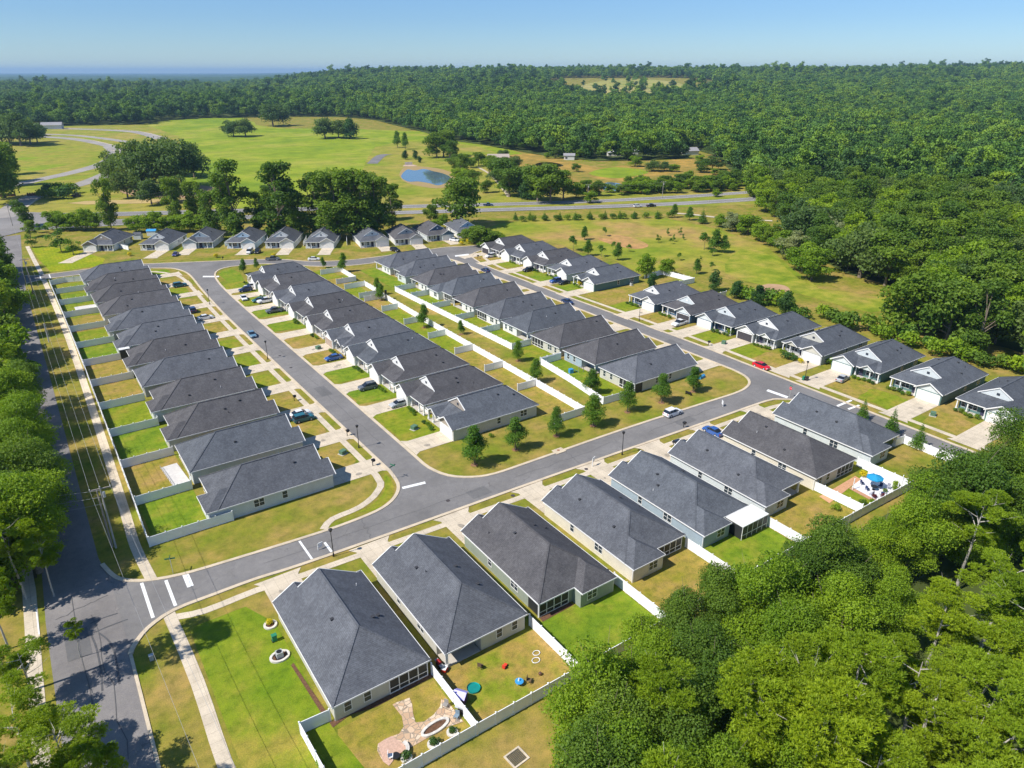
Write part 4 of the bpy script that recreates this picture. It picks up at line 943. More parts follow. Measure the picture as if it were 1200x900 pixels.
bin_(941.5, 445.5, 'green wheelie bin at the kerb under the street lamp', BIN); bin_(945.5, 446, 'dark wheelie bin at the kerb beside the green bin', BIND)
bin_(322, 751, 'green bin against the long wall of the corner house', BIN); bin_(360, 383, 'left one of two dark bins beside a garage on the west street', BIND); bin_(363.5, 382.5, 'right one of two dark bins beside a garage on the west street', BIND); bin_(452, 343.5, 'dark bin by a wall near the green strip', BIND)
ACM = m_plain('ac_grey', (0.45, 0.46, 0.46), 0.4)
def ac(a, b, lab):
    T = empty('air_conditioner', (a, b, 0), 0, lab, 'air conditioner', 'air conditioning units beside houses')
    mb = MB(); mb.box(-.42, -.42, .1, .42, .42, .95); mb.build('casing', ACM, T); mb = MB(); mb.cyl(0, 0, .95, 1.0, .34, seg=12); mb.build('fan_grille', BLK, T); mb = MB(); mb.box(-.55, -.55, 0, .55, .55, .1); mb.build('base_slab', SLAB, T)
ac(*P(328, 770), 'air conditioner in a stone ring beside the corner house'); ac(43.8 - .6, 77.0, 'air conditioner between the third and second bottom houses')
ac(176, 178.4, 'air conditioner along the teal side wall at the gap'); ac(79, 112.3, 'air conditioner on the shaded side of the taupe corner house')
# stone planter rings by the corner house
STONE = m_plain('pale_stone', (0.62, 0.58, 0.52), 0.85, 0.2, 0.25, 3); MULCH = m_plain('mulch', (0.14, 0.075, 0.045), 0.95, 0.1, 0.4, 5); FLAG = None
def ring(name, pts, lab, wd=.32, h=.25, closed=True, inner=MULCH, cat='planter'):
    c = (sum(p[0] for p in pts) / len(pts), sum(p[1] for p in pts) / len(pts)); T = empty(name, (c[0], c[1], 0), 0, lab, cat)
    q = [(p[0] - c[0], p[1] - c[1]) for p in spline(pts, 4)]; q.append(q[0]); q.append(q[1])
    L_, R_ = strip_pts(q, wd); mb = MB()
    for i in range(len(q) - 2):
        n = i + 1; mb.poly([(*L_[i], h), (*R_[i], h), (*R_[n], h), (*L_[n], h)]); mb.poly([(*R_[i], 0), (*R_[n], 0), (*R_[n], h), (*R_[i], h)]); mb.poly([(*L_[i], h), (*L_[n], h), (*L_[n], 0), (*L_[i], 0)])
    mb.build('stone_edge', STONE, T); mb = MB(); mb.poly([(*p, .1) for p in q[:-2]]); mb.build('soil', inner, T); return T
def circ(u, v, r, r2=None, rz=0):
    a, b = P(u, v); r2 = r2 or r
    return [(a + r * math.cos(t) * math.cos(rz) - r2 * math.sin(t) * math.sin(rz), b + r * math.cos(t) * math.sin(rz) + r2 * math.sin(t) * math.cos(rz)) for t in [2 * math.pi * i / 10 for i in range(10)]]
ring('flower_ring', circ(317, 733, .75), 'round stone ring of flowers at the side of the corner house'); ring('stone_ring', circ(328, 770, 1.15, .9), 'oval stone ring round the air conditioner'); ring('stone_planter', circ(510, 853, 1.75, .65, R(5)), 'long oval stone bordered bed in the middle of the patio')
ring('stone_planter', circ(476.5, 889, .5), 'small round stone planter nearest the patio edge'); ring('stone_planter', circ(507.5, 873, .5), 'small round stone planter in the grass beyond the oval bed'); ring('stone_planter', circ(530, 859, .5), 'small round stone planter closest to the white side fence')
def stone_mat():
    m, nt_, b_ = principled('flagstone', 0.85, 0.2); o = texco(nt_); v = nt_.nodes.new('ShaderNodeTexVoronoi'); v.feature = 'DISTANCE_TO_EDGE'; v.inputs['Scale'].default_value = 1.5; nt_.links.new(o, v.inputs['Vector'])
    v2 = nt_.nodes.new('ShaderNodeTexVoronoi'); v2.inputs['Scale'].default_value = 1.5; nt_.links.new(o, v2.inputs['Vector'])
    sx = nt_.nodes.new('ShaderNodeSeparateXYZ'); nt_.links.new(v2.outputs['Color'], sx.inputs[0])
    c = ramp(nt_, sx.outputs[0], [(0, (0.46, 0.3, 0.19)), (.5, (0.6, 0.42, 0.27)), (1, (0.68, 0.54, 0.4))]); lt = node(nt_, 'ShaderNodeMath', operation='LESS_THAN'); nt_.links.new(v.outputs['Distance'], lt.inputs[0]); lt.inputs[1].default_value = .05
    nt_.links.new(mix(nt_, lt.outputs[0], c, (0.3, 0.24, 0.18)), b_.inputs['Base Color']); return m
FLAG = stone_mat()
pat = PP((460, 826), (466, 823), (480, 818), (483, 826), (484, 836), (487, 847), (497, 846), (508, 838), (516, 828), (517, 820), (524, 822), (535, 836), (543, 846), (532, 850), (520, 853), (505, 863), (480, 877), (466, 885), (456, 898), (449, 893), (442, 880), (443, 872), (452, 866), (468, 860), (473, 852), (471, 840))
sheet('stone_patio', pat, .06, FLAG); sheet('patio_paving', PP((443, 872), (459, 863), (480, 877), (466, 885), (456, 898), (449, 893)), .075, m_plain('pink_paver', (0.55, 0.36, 0.27), .85, .2, .2, 4))
sheet('mulch_bed', PP((341, 780), (344, 777), (385, 838), (381, 843)), .05, MULCH); sheet('mulch_bed', PP((386, 847), (505, 788), (508, 793), (440, 829), (410, 838), (390, 853)), .05, MULCH)
sheet('mulch_bed', PP((632, 724), (668, 706), (672, 709), (636, 729)), .05, MULCH)
# benches and patio seats
WOODG = m_plain('weathered_wood', (0.3, 0.28, 0.26), .8, .2, .2, 4); WHP = WHT
def chair(a, b, rz, lab, mat, s=1.0, name='patio_chair', group=None):
    T = empty(name, (a, b, .08), rz, lab, 'chair', group, s)
    mb = MB(); mb.box(-.28, -.28, .38, .28, .28, .44); mb.build('seat', mat, T); mb = MB(); mb.box(-.28, .24, .44, .28, .3, 1.0); mb.build('backrest', mat, T)
    for x in (-.24, .24):
        for y in (-.24, .24):
            mb = MB(); mb.box(x - .03, y - .03, 0, x + .03, y + .03, .38); mb.build('leg', mat, T)
def curved_bench(u, v, rz, lab):
    a, b = P(u, v); T = empty('curved_bench', (a, b, .08), rz, lab, 'bench'); q = [(math.cos(R(t)) * 1.2 - 1.2, math.sin(R(t)) * 1.2) for t in range(-45, 46, 10)]
    L_, R_ = strip_pts(q, .42); mb = MB()
    for i in range(len(q) - 1): mb.poly([(*L_[i], .45), (*R_[i], .45), (*R_[i + 1], .45), (*L_[i + 1], .45)]); mb.poly([(*R_[i], .36), (*R_[i + 1], .36), (*R_[i + 1], .45), (*R_[i], .45)]); mb.poly([(*L_[i], .45), (*L_[i + 1], .45), (*L_[i + 1], .36), (*L_[i], .36)])
    mb.build('seat', STONE, T)
    for t in (-35, 0, 35): mb = MB(); x, y = math.cos(R(t)) * 1.2 - 1.2, math.sin(R(t)) * 1.2; mb.box(x - .12, y - .12, 0, x + .12, y + .12, .36); mb.build('leg', STONE, T)
curved_bench(478, 879, R(-20), 'curved stone bench on the near part of the patio')
chair(*P(458, 889), R(60), 'white chair on the near end of the stone patio', WHT); chair(*P(522, 829), R(-60), 'grey chair by the fence, left of the grill', WOODG); chair(*P(535, 842), R(-60), 'blue grey chair by the fence, nearest the corner', m_plain('blue_grey_fabric', (.2, .27, .33), .8))
box_thing('fire_bowl', 'fire pit', 'dark fire bowl beside the white patio chair', 464, 889, [('bowl', BLK, lambda m: m.tube([(0, 0, .1), (0, 0, .35), (0, 0, .42)], [.3, .45, .48], 12))], z=.08)
def grill(a, b, rz, lab, lid=BLK):
    T = empty('barbecue', (a, b, .06), rz, lab, 'barbecue')
    mb = MB(); mb.box(-.35, -.28, .1, .35, .28, .85); mb.build('cabinet', BLK, T); mb = MB(); mb.tube([(-.35, 0, .95), (.35, 0, .95)], .27, 10); mb.build('lid', lid, T); mb = MB(); mb.box(-.8, -.25, .82, -.36, .25, .87); mb.box(.36, -.25, .82, .8, .25, .87); mb.build('side_shelf', ACM, T)
grill(*P(541, 836), R(-60), 'covered grill by the white side fence of the patio', lid=ACM); grill(31.6, 61.8, R(90), 'black barbecue beside the open back porch', lid=m_plain('red_lid', (.35, .03, .03), .4))
# toys in the second yard
TEAL = m_plain('teal_plastic', (0.01, 0.35, 0.33), .35); LILAC = m_plain('lilac_plastic', (.38, .36, .78), .4); PLUM = m_plain('plum_plastic', (.13, .06, .14), .4); TRED = m_plain('toy_red', (.7, .06, .03), .4); TBLU = m_plain('toy_blue', (.05, .3, .6), .4)
box_thing('sand_turtle', 'paddling pool', 'round teal paddling pool on the dry lawn', 555, 807.5, [('rim', TEAL, lambda m: m.tube([(0, 0, 0), (0, 0, .28)], [.8, .85], 18, cap=False)), ('floor', m_plain('teal_dark', (.01, .22, .2), .4), lambda m: m.cyl(0, 0, .02, .1, .8, seg=18))])
box_thing('playhouse', 'playhouse', 'lilac roofed toy playhouse against the white fence', 540, 822, [('wall', PLUM, lambda m: m.box(-.65, -.6, 0, .65, .6, 1.2)), ('roof', LILAC, lambda m: (m.poly([(-.8, -.75, 1.15), (.8, -.75, 1.15), (.8, 0, 1.7), (-.8, 0, 1.7)]), m.poly([(.8, .75, 1.15), (-.8, .75, 1.15), (-.8, 0, 1.7), (.8, 0, 1.7)]), m.poly([(-.7, -.7, 1.15), (-.7, 0, 1.66), (-.7, .7, 1.15)]), m.poly([(.7, -.7, 1.15), (.7, .7, 1.15), (.7, 0, 1.66)])))], R(-55))
box_thing('toy_car', 'toy', 'small red ride on toy in the middle of the dry lawn', 591.5, 782, [('body', TRED, lambda m: (m.box(-.4, -.2, .12, .4, .2, .35), m.box(-.38, -.2, .35, -.2, .2, .6))), ('wheel', BLK, lambda m: m.tube([(-.25, -.25, .12), (-.25, .25, .12)], .12, 8)), ('wheel', BLK, lambda m: m.tube([(.25, -.25, .12), (.25, .25, .12)], .12, 8))], R(30))
box_thing('water_table', 'toy', 'blue toy water table on the right of the lawn', 608.5, 802, [('tray', TBLU, lambda m: m.tube([(0, 0, .4), (0, 0, .5), (0, 0, .56)], [.4, .55, .55], 12)), ('leg', WHT, lambda m: m.cyl(-.3, 0, 0, .4, .05, seg=6)), ('leg', WHT, lambda m: m.cyl(.3, .1, 0, .4, .05, seg=6)), ('tower', WHT, lambda m: m.tube([(0, .1, .5), (0, .1, .9)], [.14, .08], 8))])
def arc_ring(name, lab, u, v, mat, r, cat):
    a, b = P(u, v); T = empty(name, (a, b, 0), 0, lab, cat); q = [(r * math.cos(R(t)), r * math.sin(R(t)) * .8, .12) for t in range(0, 361, 30)]; mb = MB(); mb.tube(q, .05, 6); mb.build('track', mat, T)
arc_ring('toy_track', 'nearer white toy track loop on the lawn', 628, 774.5, WHT, .55, 'toy'); arc_ring('toy_track', 'farther white toy track loop on the lawn', 628.5, 766, WHT, .5, 'toy')
chair(*P(563, 783), R(120), 'brown garden chair standing alone on the dry lawn', m_plain('brown_wicker', (.12, .08, .05), .8), name='garden_chair'); chair(*P(620, 800), R(40), 'bronze garden chair lying beyond the blue water table', m_plain('bronze_metal', (.16, .11, .06), .6), name='garden_chair')
box_thing('garden_ball', 'ball', 'dark ball toy near the right side fence of the dry lawn', 633, 791, [('shell', m_plain('brown_ball', (.12, .06, .04), .5), lambda m: m.blob((0, 0, .25), .25, 10, 6))])
box_thing('storage_box', 'storage box', 'red and white clutter box on the open porch corner', 521, 786, [('body', TRED, lambda m: m.box(-.4, -.3, 0, .4, .3, .5)), ('lid', WHT, lambda m: m.box(-.42, -.32, .5, .42, .32, .58))], R(35))
box_thing('drain_grate', 'drain', 'square drain grate in a concrete frame on the grass outside the fence', 605.5, 888, [('frame', CONC, lambda m: (m.box(-1.1, -1.0, 0, 1.1, -.8, .12), m.box(-1.1, .8, 0, 1.1, 1.0, .12), m.box(-1.1, -.8, 0, -.9, .8, .12), m.box(.9, -.8, 0, 1.1, .8, .12))), ('grate', m_plain('drain_dark', (.08, .08, .075), .8), lambda m: [m.box(-.9 + .2 * i, -.8, .03, -.78 + .2 * i, .8, .07) for i in range(9)])], R(5))
# patio with the blue parasol
pm_ = PP((1001, 568), (1018, 545), (1053, 562), (1057, 578), (1024, 589), (998, 577))
WPAV = m_plain('white_gravel', (.74, .72, .74), .9, .2, .1, 3)
sheet('white_patio', PP((997, 572), (1012, 556), (1028, 548), (1058, 574), (1031, 590)), .05, WPAV); sheet('brick_path', PP((960, 582), (975, 574), (1002, 558), (1009, 562), (995, 572), (972, 590)), .055, m_plain('terracotta', (.55, .3, .17), .85, .2, .25, 5)); sheet('brick_edging', PP((995, 573), (998, 571), (1032, 589), (1060, 574), (1062, 577), (1032, 593)), .07, m_plain('terracotta2', (.5, .27, .16), .85))
def parasol(u, v, lab, col, r=1.5, h=2.4):
    a, b = P(u, v); T = empty('parasol', (a, b, .06), 0, lab, 'parasol'); mb = MB(); mb.cyl(0, 0, 0, h + .25, .03, seg=6); mb.build('pole', WHT, T)
    mb = MB(); q = [(r * math.cos(R(45 * i)), r * math.sin(R(45 * i)), h - .35) for i in range(8)]
    for i in range(8): mb.poly([q[i], q[(i + 1) % 8], (0, 0, h + .2)]); mb.poly([(q[i][0], q[i][1], h - .35), (q[i][0], q[i][1], h - .5), (q[(i + 1) % 8][0], q[(i + 1) % 8][1], h - .5), q[(i + 1) % 8]])
    mb.build('canopy', m_plain(col[0], col[1], .7), T); mb = MB(); mb.cyl(0, 0, 0, .12, .3, seg=10); mb.build('base', BLK, T)
parasol(1023, 571, 'blue parasol over the white paved patio', ('parasol_blue', (.02, .28, .52)))
def table(a, b, lab, mat, r=.6):
    T = empty('patio_table', (a, b, .06), 0, lab, 'table'); mb = MB(); mb.cyl(0, 0, .7, .74, r, seg=14); mb.build('tabletop', mat, T); mb = MB(); mb.cyl(0, 0, 0, .7, .05, seg=6); mb.cyl(0, 0, 0, .05, .3, seg=8); mb.build('pedestal', mat, T)
a_, b_ = P(1023, 574); table(a_, b_ - .1, 'dark round table under the blue parasol', BLK)
NAVY = m_plain('navy_cushion', (.03, .05, .13), .7); GREYC = m_plain('grey_cushion', (.35, .36, .42), .8)
for i, (u, v, rz, mt, lab) in enumerate(((1016, 575, 80, NAVY, 'navy chair left of the parasol table'), (1031, 572, -90, NAVY, 'navy chair right of the parasol table'), (1021, 581, 170, GREYC, 'grey chair in front of the parasol table'), (1034, 580, 200, NAVY, 'navy lounge chair at the near edge of the white patio'), (1041, 573, -60, GREYC, 'grey chair toward the right fence of the white patio'), (1010, 568, 60, NAVY, 'navy chair at the left edge of the white patio'), (1024, 561, 0, NAVY, 'navy chair behind the blue parasol'))):
    chair(*P(u, v), R(rz), lab, mt)
def pergola_post(u, v, lab, h=2.2):
    a, b = P(u, v); T = empty('white_post', (a, b, .05), 0, lab, 'post', 'white posts round the parasol patio'); mb = MB(); mb.box(-.06, -.06, 0, .06, .06, h); mb.build('shaft', WHT, T); mb = MB(); mb.blob((0, 0, h + .08), .11, 8, 5); mb.build('finial', WHT, T)
for (u, v), lab in (((999, 574), 'white post at the left corner of the white patio'), ((1028, 588), 'white post at the near corner of the white patio'), ((1051, 576), 'white post near the right edge of the white patio'), ((1056, 570), 'white post at the right corner of the white patio')): pergola_post(u, v, lab)
# flat white patio roof and glazed porch behind the fifth house
def flat_porch(x, y, rz, w_, d_, lab):
    T = empty('patio_cover', (x, y, 0), rz, lab, 'patio cover'); mb = MB(); mb.box(-w_ / 2, 0, 2.55, w_ / 2, d_, 2.7); mb.build('roof', m_plain('white_sheet_roof', (.74, .74, .72), .5, .3, .06), T)
    for i in range(6): mb = MB(); x_ = -w_ / 2 + .1 + (w_ - .2) * i / 5; mb.box(x_ - .04, d_ - .15, 0, x_ + .04, d_ - .07, 2.55); mb.build('post', TRIM, T)
    mb = MB(); mb.box(-w_ / 2 + .14, d_ - .12, .1, w_ / 2 - .14, d_ - .1, 2.5); mb.box(w_ / 2 - .11, .1, .1, w_ / 2 - .09, d_ - .2, 2.5); mb.build('screen_panel', SCREEN, T); mb = MB(); mb.box(-w_ / 2, d_ - .16, .85, w_ / 2, d_ - .06, .93); mb.build('rail', TRIM, T)
flat_porch(88.6, 60.9, math.pi, 6.6, 3.6, 'flat white patio roof with screens behind the blue sided house'); flat_porch(14.9, 205.5, R(-90), 4.6, 2.6, 'small flat white patio roof behind the seventh left row house')
box_thing('patio_slab', 'patio', 'white concrete patio slab with a low rail in a left row yard', 205, 556, [('slab', m_plain('white_slab', (.6, .57, .54), .85), lambda m: m.box(-1.5, -4.2, 0, 1.5, 4.2, .1)), ('rail', WOODG, lambda m: (m.box(-1.55, -4.1, .6, -1.5, 4.1, .66), [m.box(-1.56, -4 + i * 1.15, .1, -1.49, -3.92 + i * 1.15, .66) for i in range(8)]))], R(4))
box_thing('patio_slab', 'patio', 'pale concrete patio slab in a far yard of the left row', 101, 360, [('slab', m_plain('white_slab', (.6, .57, .54), .85), lambda m: m.box(-3.2, -1.9, 0, 2.9, 1.9, .1))], 0)
# blue thing on the corner lawn and play slide in third row yard
box_thing('blue_tarp', 'tarp', 'blue tarp covered bench by the corner tree', 822, 443, [('cover', TBLU, lambda m: (m.box(-1.1, -.4, 0, 1.1, .4, .6), m.poly([(-1.1, -.4, .6), (1.1, -.4, .6), (1.0, 0, .9), (-1.0, 0, .9)]), m.poly([(1.1, .4, .6), (-1.1, .4, .6), (-1.0, 0, .9), (1.0, 0, .9)])))], R(10))
box_thing('play_slide', 'slide', 'blue toy slide in a yard of the third row', 669, 437, [('tower', TBLU, lambda m: m.box(-.5, -.5, 0, .5, .5, 1.1)), ('slide', TBLU, lambda m: m.bar((.5, 0, 1.0), (1.9, 0, .1), .6, .08)), ('frame', WOODG, lambda m: (m.box(1.8, -.8, 0, 1.9, -.7, 1.6), m.box(3.2, -.8, 0, 3.3, -.7, 1.6), m.box(1.8, -.8, 1.5, 3.3, -.7, 1.6)))], R(-10))
box_thing('garden_bench', 'bench', 'dark bench on the grass by the cross street', 807, 462.5, [('seat', BLK, lambda m: m.box(-.8, -.2, .4, .8, .25, .46)), ('backrest', BLK, lambda m: m.box(-.8, .2, .46, .8, .26, .9)), ('leg', BLK, lambda m: m.box(-.75, -.2, 0, -.65, .25, .4)), ('leg', BLK, lambda m: m.box(.65, -.2, 0, .75, .25, .4))], R(100))
box_thing('drain_inlet', 'drain', 'kerb drain inlet on the cross street', 655, 529, [('slab', KERB, lambda m: m.box(-1.2, -.9, .1, 1.2, .9, .19)), ('cover', m_plain('rusty_iron', (.3, .12, .06), .8), lambda m: m.cyl(0, .2, .19, .21, .3, seg=10))], R(0))
for (u, v), lab in (((525, 587), 'manhole cover in the middle of the street junction'), ((341, 431), 'nearer manhole cover on the west street'), ((328, 417), 'farther manhole cover on the west street'), ((601, 581), 'manhole cover in a drive of the bottom row'), ((687, 550), 'manhole cover by the white post sign')):
    box_thing('manhole_cover', 'manhole cover', lab, u, v, [('lid', m_plain('iron_lid', (.07, .06, .06), .8), lambda m: m.cyl(0, 0, .05, .085, .38, seg=12))])

# ================================================================ utility poles and lines
WOODP = m_plain('pole_wood', (.34, .30, .26), .85, .1, .2, 2)
WIRE = m_plain('wire', (.3, .3, .3), .5)
def pole(u, v, h, rz, lab, arm=2.6, mat=WOODP):
    a, b = P(u, v); T = empty('utility_pole', (a, b, 0), rz, lab, 'utility pole', None); mb = MB(); mb.tube([(0, 0, 0), (0, 0, h)], [.17, .11], 8); mb.build('shaft', mat, T)
    if arm:
        mb = MB(); mb.box(-arm / 2, -.07, h - .5, arm / 2, .07, h - .34); mb.build('crossarm', WOODP, T)
        for x in (-arm / 2 + .1, 0, arm / 2 - .1): mb = MB(); mb.cyl(x, 0, h - .34, h - .12, .06, seg=6); mb.build('insulator', WHT, T)
        mb = MB(); mb.cyl(.32, 0, h - 2.0, h - 1.1, .22, seg=10); mb.build('transformer', ACM, T)
    return (a, b, h)
p1 = pole(136, 642, 11.5, R(-6), 'weathered utility pole with crossarm beside the left footpath', 3.0, m_plain('grey_pole', (.42, .4, .37), .8))
p0 = pole(131.5, 641, 10.8, 0, 'plain leaning pole right beside the crossarm pole', 0)
p2 = pole(39, 343, 12, 0, 'tall wooden utility pole by the corner grass lot'); p3 = pole(15, 265, 11, R(30), 'wooden utility pole at the highway junction'); p4 = pole(206, 247, 11, R(-20), 'wooden utility pole on the highway verge left of the tall trees')
p5 = pole(688.5, 237.5, 10.5, R(-30), 'wooden utility pole beside the highway near the marsh'); p6 = pole(776, 232.5, 10, R(-30), 'wooden utility pole beside the highway nearest the east woods')
p7 = (5.5, 20.0, 10.0)
pole(57.5, 401, 5.6, 0, 'slim grey lamp pole on the left footpath verge', 0, GALV)
def wire(p, q, lab, sag=1.2, off=(0, 0), r=.02, zo=-.15):
    pts = []
    for i in range(13):
        t = i / 12; pts.append((p[0] + (q[0] - p[0]) * t + off[0], p[1] + (q[1] - p[1]) * t + off[1], p[2] + (q[2] - p[2]) * t + zo - 4 * sag * t * (1 - t)))
    mb = MB(); mb.tube(pts, r, 4); o = mb.build('power_line', WIRE); o['label'] = lab; o['category'] = 'power line'
far = (p2[0], p2[1], p2[2])
wire(p1, far, 'left power line running up the left footpath', 1.6, (-1.4, 0)); wire(p1, far, 'middle power line running up the left footpath', 1.6, (0, 0)); wire(p1, far, 'right power line running up the left footpath', 1.6, (1.4, 0))
wire(p7, p1, 'left power line crossing over the crosswalk', 1.5, (-1.4, 0)); wire(p7, p1, 'right power line crossing over the crosswalk', 1.5, (1.4, 0))
for k, zz in enumerate((10.8, 9.6, 8.4)): wire((p1[0], p1[1], zz), (-22, 127 - 2 * k, zz - .5), '%s wire crossing the shaded collector road' % ('upper', 'middle', 'lower')[k], .7, (0, 0), .03, 0)
wire(p2, p3, 'power line from the corner lot to the highway', 1.5); wire(p3, p4, 'power line along the highway toward the tall trees', 2); wire(p5, p6, 'power line along the highway by the marsh', 1.5)
box_thing('electric_box', 'utility box', 'small utility box at the tree shadow on the verge', 178, 773, [('body', ACM, lambda m: m.box(-.25, -.25, 0, .25, .25, .75)), ('lid', ACM, lambda m: m.box(-.28, -.28, .75, .28, .28, .8))])

# ================================================================ vehicles
CG = m_plain('car_glass', (0.015, 0.02, 0.028), .08, .6, .02); TYR = m_plain('tyre', (.02, .02, .02), .8); RIM = m_plain('rim', (.5, .5, .52), .3); HLT = m_plain('headlamp', (.8, .8, .82), .15); TLT = m_plain('tail_lamp', (.45, .01, .01), .25)
PAINTS = {}
def paint(nm, col):
    if nm not in PAINTS:
        m, nt_, b_ = principled('car_paint_' + nm, .28, .5); b_.inputs['Base Color'].default_value = (*col, 1); b_.inputs['Coat Weight'].default_value = .6; b_.inputs['Coat Roughness'].default_value = .06; PAINTS[nm] = m
    return PAINTS[nm]
PC = dict(white=(.8, .8, .8), red=(.6, .01, .02), silver=(.42, .44, .46), black=(.015, .015, .02), blue=(.03, .10, .34), navy=(.02, .04, .12), green=(.02, .12, .11), teal=(.02, .13, .17), grey=(.12, .13, .14), bluegrey=(.12, .24, .34), indigo=(.06, .05, .2))
def loft(mb, secs, mi=0):
    """secs: list of (x, halfwidth bottom, z bottom, halfwidth top, z top)"""
    n0 = len(mb.v)
    for x, wb, zb, wt, zt in secs:
        zm = zb + (zt - zb) * .45; wm = max(wb, wt) * 1.02
        mb.v += [(x, -wb, zb), (x, -wm, zm), (x, -wt, zt - .04), (x, -wt * .9, zt), (x, wt * .9, zt), (x, wt, zt - .04), (x, wm, zm), (x, wb, zb)]
    for i in range(len(secs) - 1):
        for j in range(8):
            j2 = (j + 1) % 8; mb.f.append((n0 + i * 8 + j, n0 + i * 8 + j2, n0 + (i + 1) * 8 + j2, n0 + (i + 1) * 8 + j)); mb.m.append(mi)
    mb.f.append(tuple(n0 + j for j in range(8))[::-1]); mb.m.append(mi); e = n0 + (len(secs) - 1) * 8; mb.f.append(tuple(e + j for j in range(8))); mb.m.append(mi)
CARM = {}
def car_meshes(kind):
    if kind in CARM: return CARM[kind]
    d = {}
    if kind == 'sedan': Lb = [(-2.35, .78, .35, .74, .85), (-2.2, .86, .25, .8, .98), (-1.5, .9, .2, .84, 1.0), (0, .9, .2, .86, .98), (1.0, .9, .2, .85, .95), (1.9, .88, .22, .78, .86), (2.3, .8, .3, .66, .68)]; cab = [(-1.75, .74, .97, .6, 1.0), (-1.05, .78, .97, .62, 1.4), (.0, .8, .97, .64, 1.44), (.45, .8, .96, .63, 1.38), (1.25, .74, .93, .62, .97)]; rf = (-1.0, .42, 1.41)
    elif kind == 'suv': Lb = [(-2.3, .84, .35, .82, 1.0), (-2.2, .92, .28, .86, 1.08), (-1, .94, .24, .9, 1.1), (.9, .94, .24, .9, 1.08), (1.9, .92, .26, .84, 1.0), (2.3, .84, .34, .72, .82)]; cab = [(-2.2, .8, 1.07, .74, 1.12), (-1.95, .84, 1.07, .7, 1.68), (-.2, .86, 1.07, .72, 1.72), (.35, .86, 1.07, .72, 1.66), (1.2, .82, 1.05, .7, 1.1)]; rf = (-1.9, .3, 1.7)
    elif kind == 'pickup': Lb = [(-2.8, .9, .42, .88, .98), (-2.7, .96, .36, .92, 1.05), (-.75, .96, .32, .92, 1.05), (-.7, .96, .32, .92, 1.1), (1.1, .96, .32, .92, 1.1), (2.1, .95, .34, .88, 1.06), (2.7, .9, .4, .8, .92)]; cab = [(-.95, .86, 1.09, .82, 1.12), (-.75, .88, 1.09, .74, 1.75), (.55, .88, 1.09, .75, 1.78), (1.35, .86, 1.09, .76, 1.14)]; rf = (-.7, .5, 1.76)
    else: Lb = [(-2.5, .9, .3, .88, 1.2), (-1.5, .95, .25, .92, 1.25), (1.4, .95, .25, .92, 1.22), (2.2, .92, .28, .8, 1.05), (2.5, .85, .35, .7, .8)]; cab = [(-2.48, .88, 1.2, .84, 1.9), (.6, .9, 1.2, .84, 1.95), (1.1, .9, 1.2, .82, 1.85), (1.95, .84, 1.15, .74, 1.2)]; rf = (-2.4, .95, 1.93)
    mb = MB(); loft(mb, Lb)
    if kind == 'pickup': pass
    d['body'] = mb.mesh('body', smooth_=False)
    mb = MB(); loft(mb, cab); d['glass'] = mb.mesh('window')
    mb = MB(); w_ = .62 if kind == 'sedan' else .72; mb.box(rf[0], -w_, rf[2] - .06, rf[1], w_, rf[2] + .03)
    for s in (-1, 1):
        for px in (rf[0] + .15, (rf[0] + rf[1]) / 2, rf[1]): mb.bar((px, s * (w_ + .12), 1.0 if kind == 'sedan' else 1.12), (px, s * w_, rf[2]), .09, .05, up=(1, 0, 0))
    d['roof'] = mb.mesh('roof')
    if kind == 'pickup': mb = MB(); mb.box(-2.55, -.76, 1.06, -.98, .76, 1.07); d['bed'] = mb.mesh('cargo_bed')
    Lw = {'sedan': 1.4, 'suv': 1.4, 'pickup': 1.75, 'van': 1.55}[kind]; r = .33 if kind == 'sedan' else .38
    mb = MB(); mb.tube([(0, -.11, 0), (0, .11, 0)], r, 14); d['wheel'] = mb.mesh('wheel'); mb = MB(); mb.tube([(0, -.12, 0), (0, .12, 0)], r * .6, 10); d['rim'] = mb.mesh('rim')
    xf, xr = Lb[-1][0], Lb[0][0]
    mb = MB(); mb.box(-.12, -.2, -.08, .04, .2, .08); d['hl'] = mb.mesh('headlight'); mb = MB(); mb.box(-.04, -.14, -.12, .1, .14, .12); d['tl'] = mb.mesh('tail_light')
    mb = MB(); mb.box(-.1, -.1, -.06, .08, .1, .08); d['mir'] = mb.mesh('mirror')
    d['par'] = (Lw, r, xf, xr, Lb); CARM[kind] = d; return d
def car(u, v, hd, kind, col, lab, z=.06, ab_=None, detail=True):
    a, b = ab_ or P(u, v); d = car_meshes(kind); T = empty('car' if kind != 'pickup' else 'pickup_truck', (a, b, z), R(hd), lab, {'van': 'van', 'pickup': 'pickup'}.get(kind, 'car')); pm = paint(col, PC[col]); Lw, r, xf, xr, Lb = d['par']
    def part(nm, me, m, par=T, loc=None):
        if not len(me.materials): me.materials.append(m)
        o = link(nm, me, par, loc); swap(o, 0, m); return o
    bo = part('body', d['body'], pm); part('window', d['glass'], CG); part('roof', d['roof'], pm)
    if kind == 'pickup': part('cargo_bed', d['bed'], BLK)
    ww = Lb[2][1]
    for x in (-Lw, Lw):
        for y in (-1, 1): w_ = part('wheel', d['wheel'], TYR, T, (x, y * (ww - .06), r)); part('rim', d['rim'], RIM, w_)
    for y in (-1, 1):
        part('headlight', d['hl'], HLT, T, (xf - .02, y * .58, Lb[-1][4] - .1)); part('tail_light', d['tl'], TLT, T, (xr - .0, y * .62, Lb[0][4] - .1)); part('mirror', d['mir'], pm, T, (.75, y * (ww + .08), 1.0))
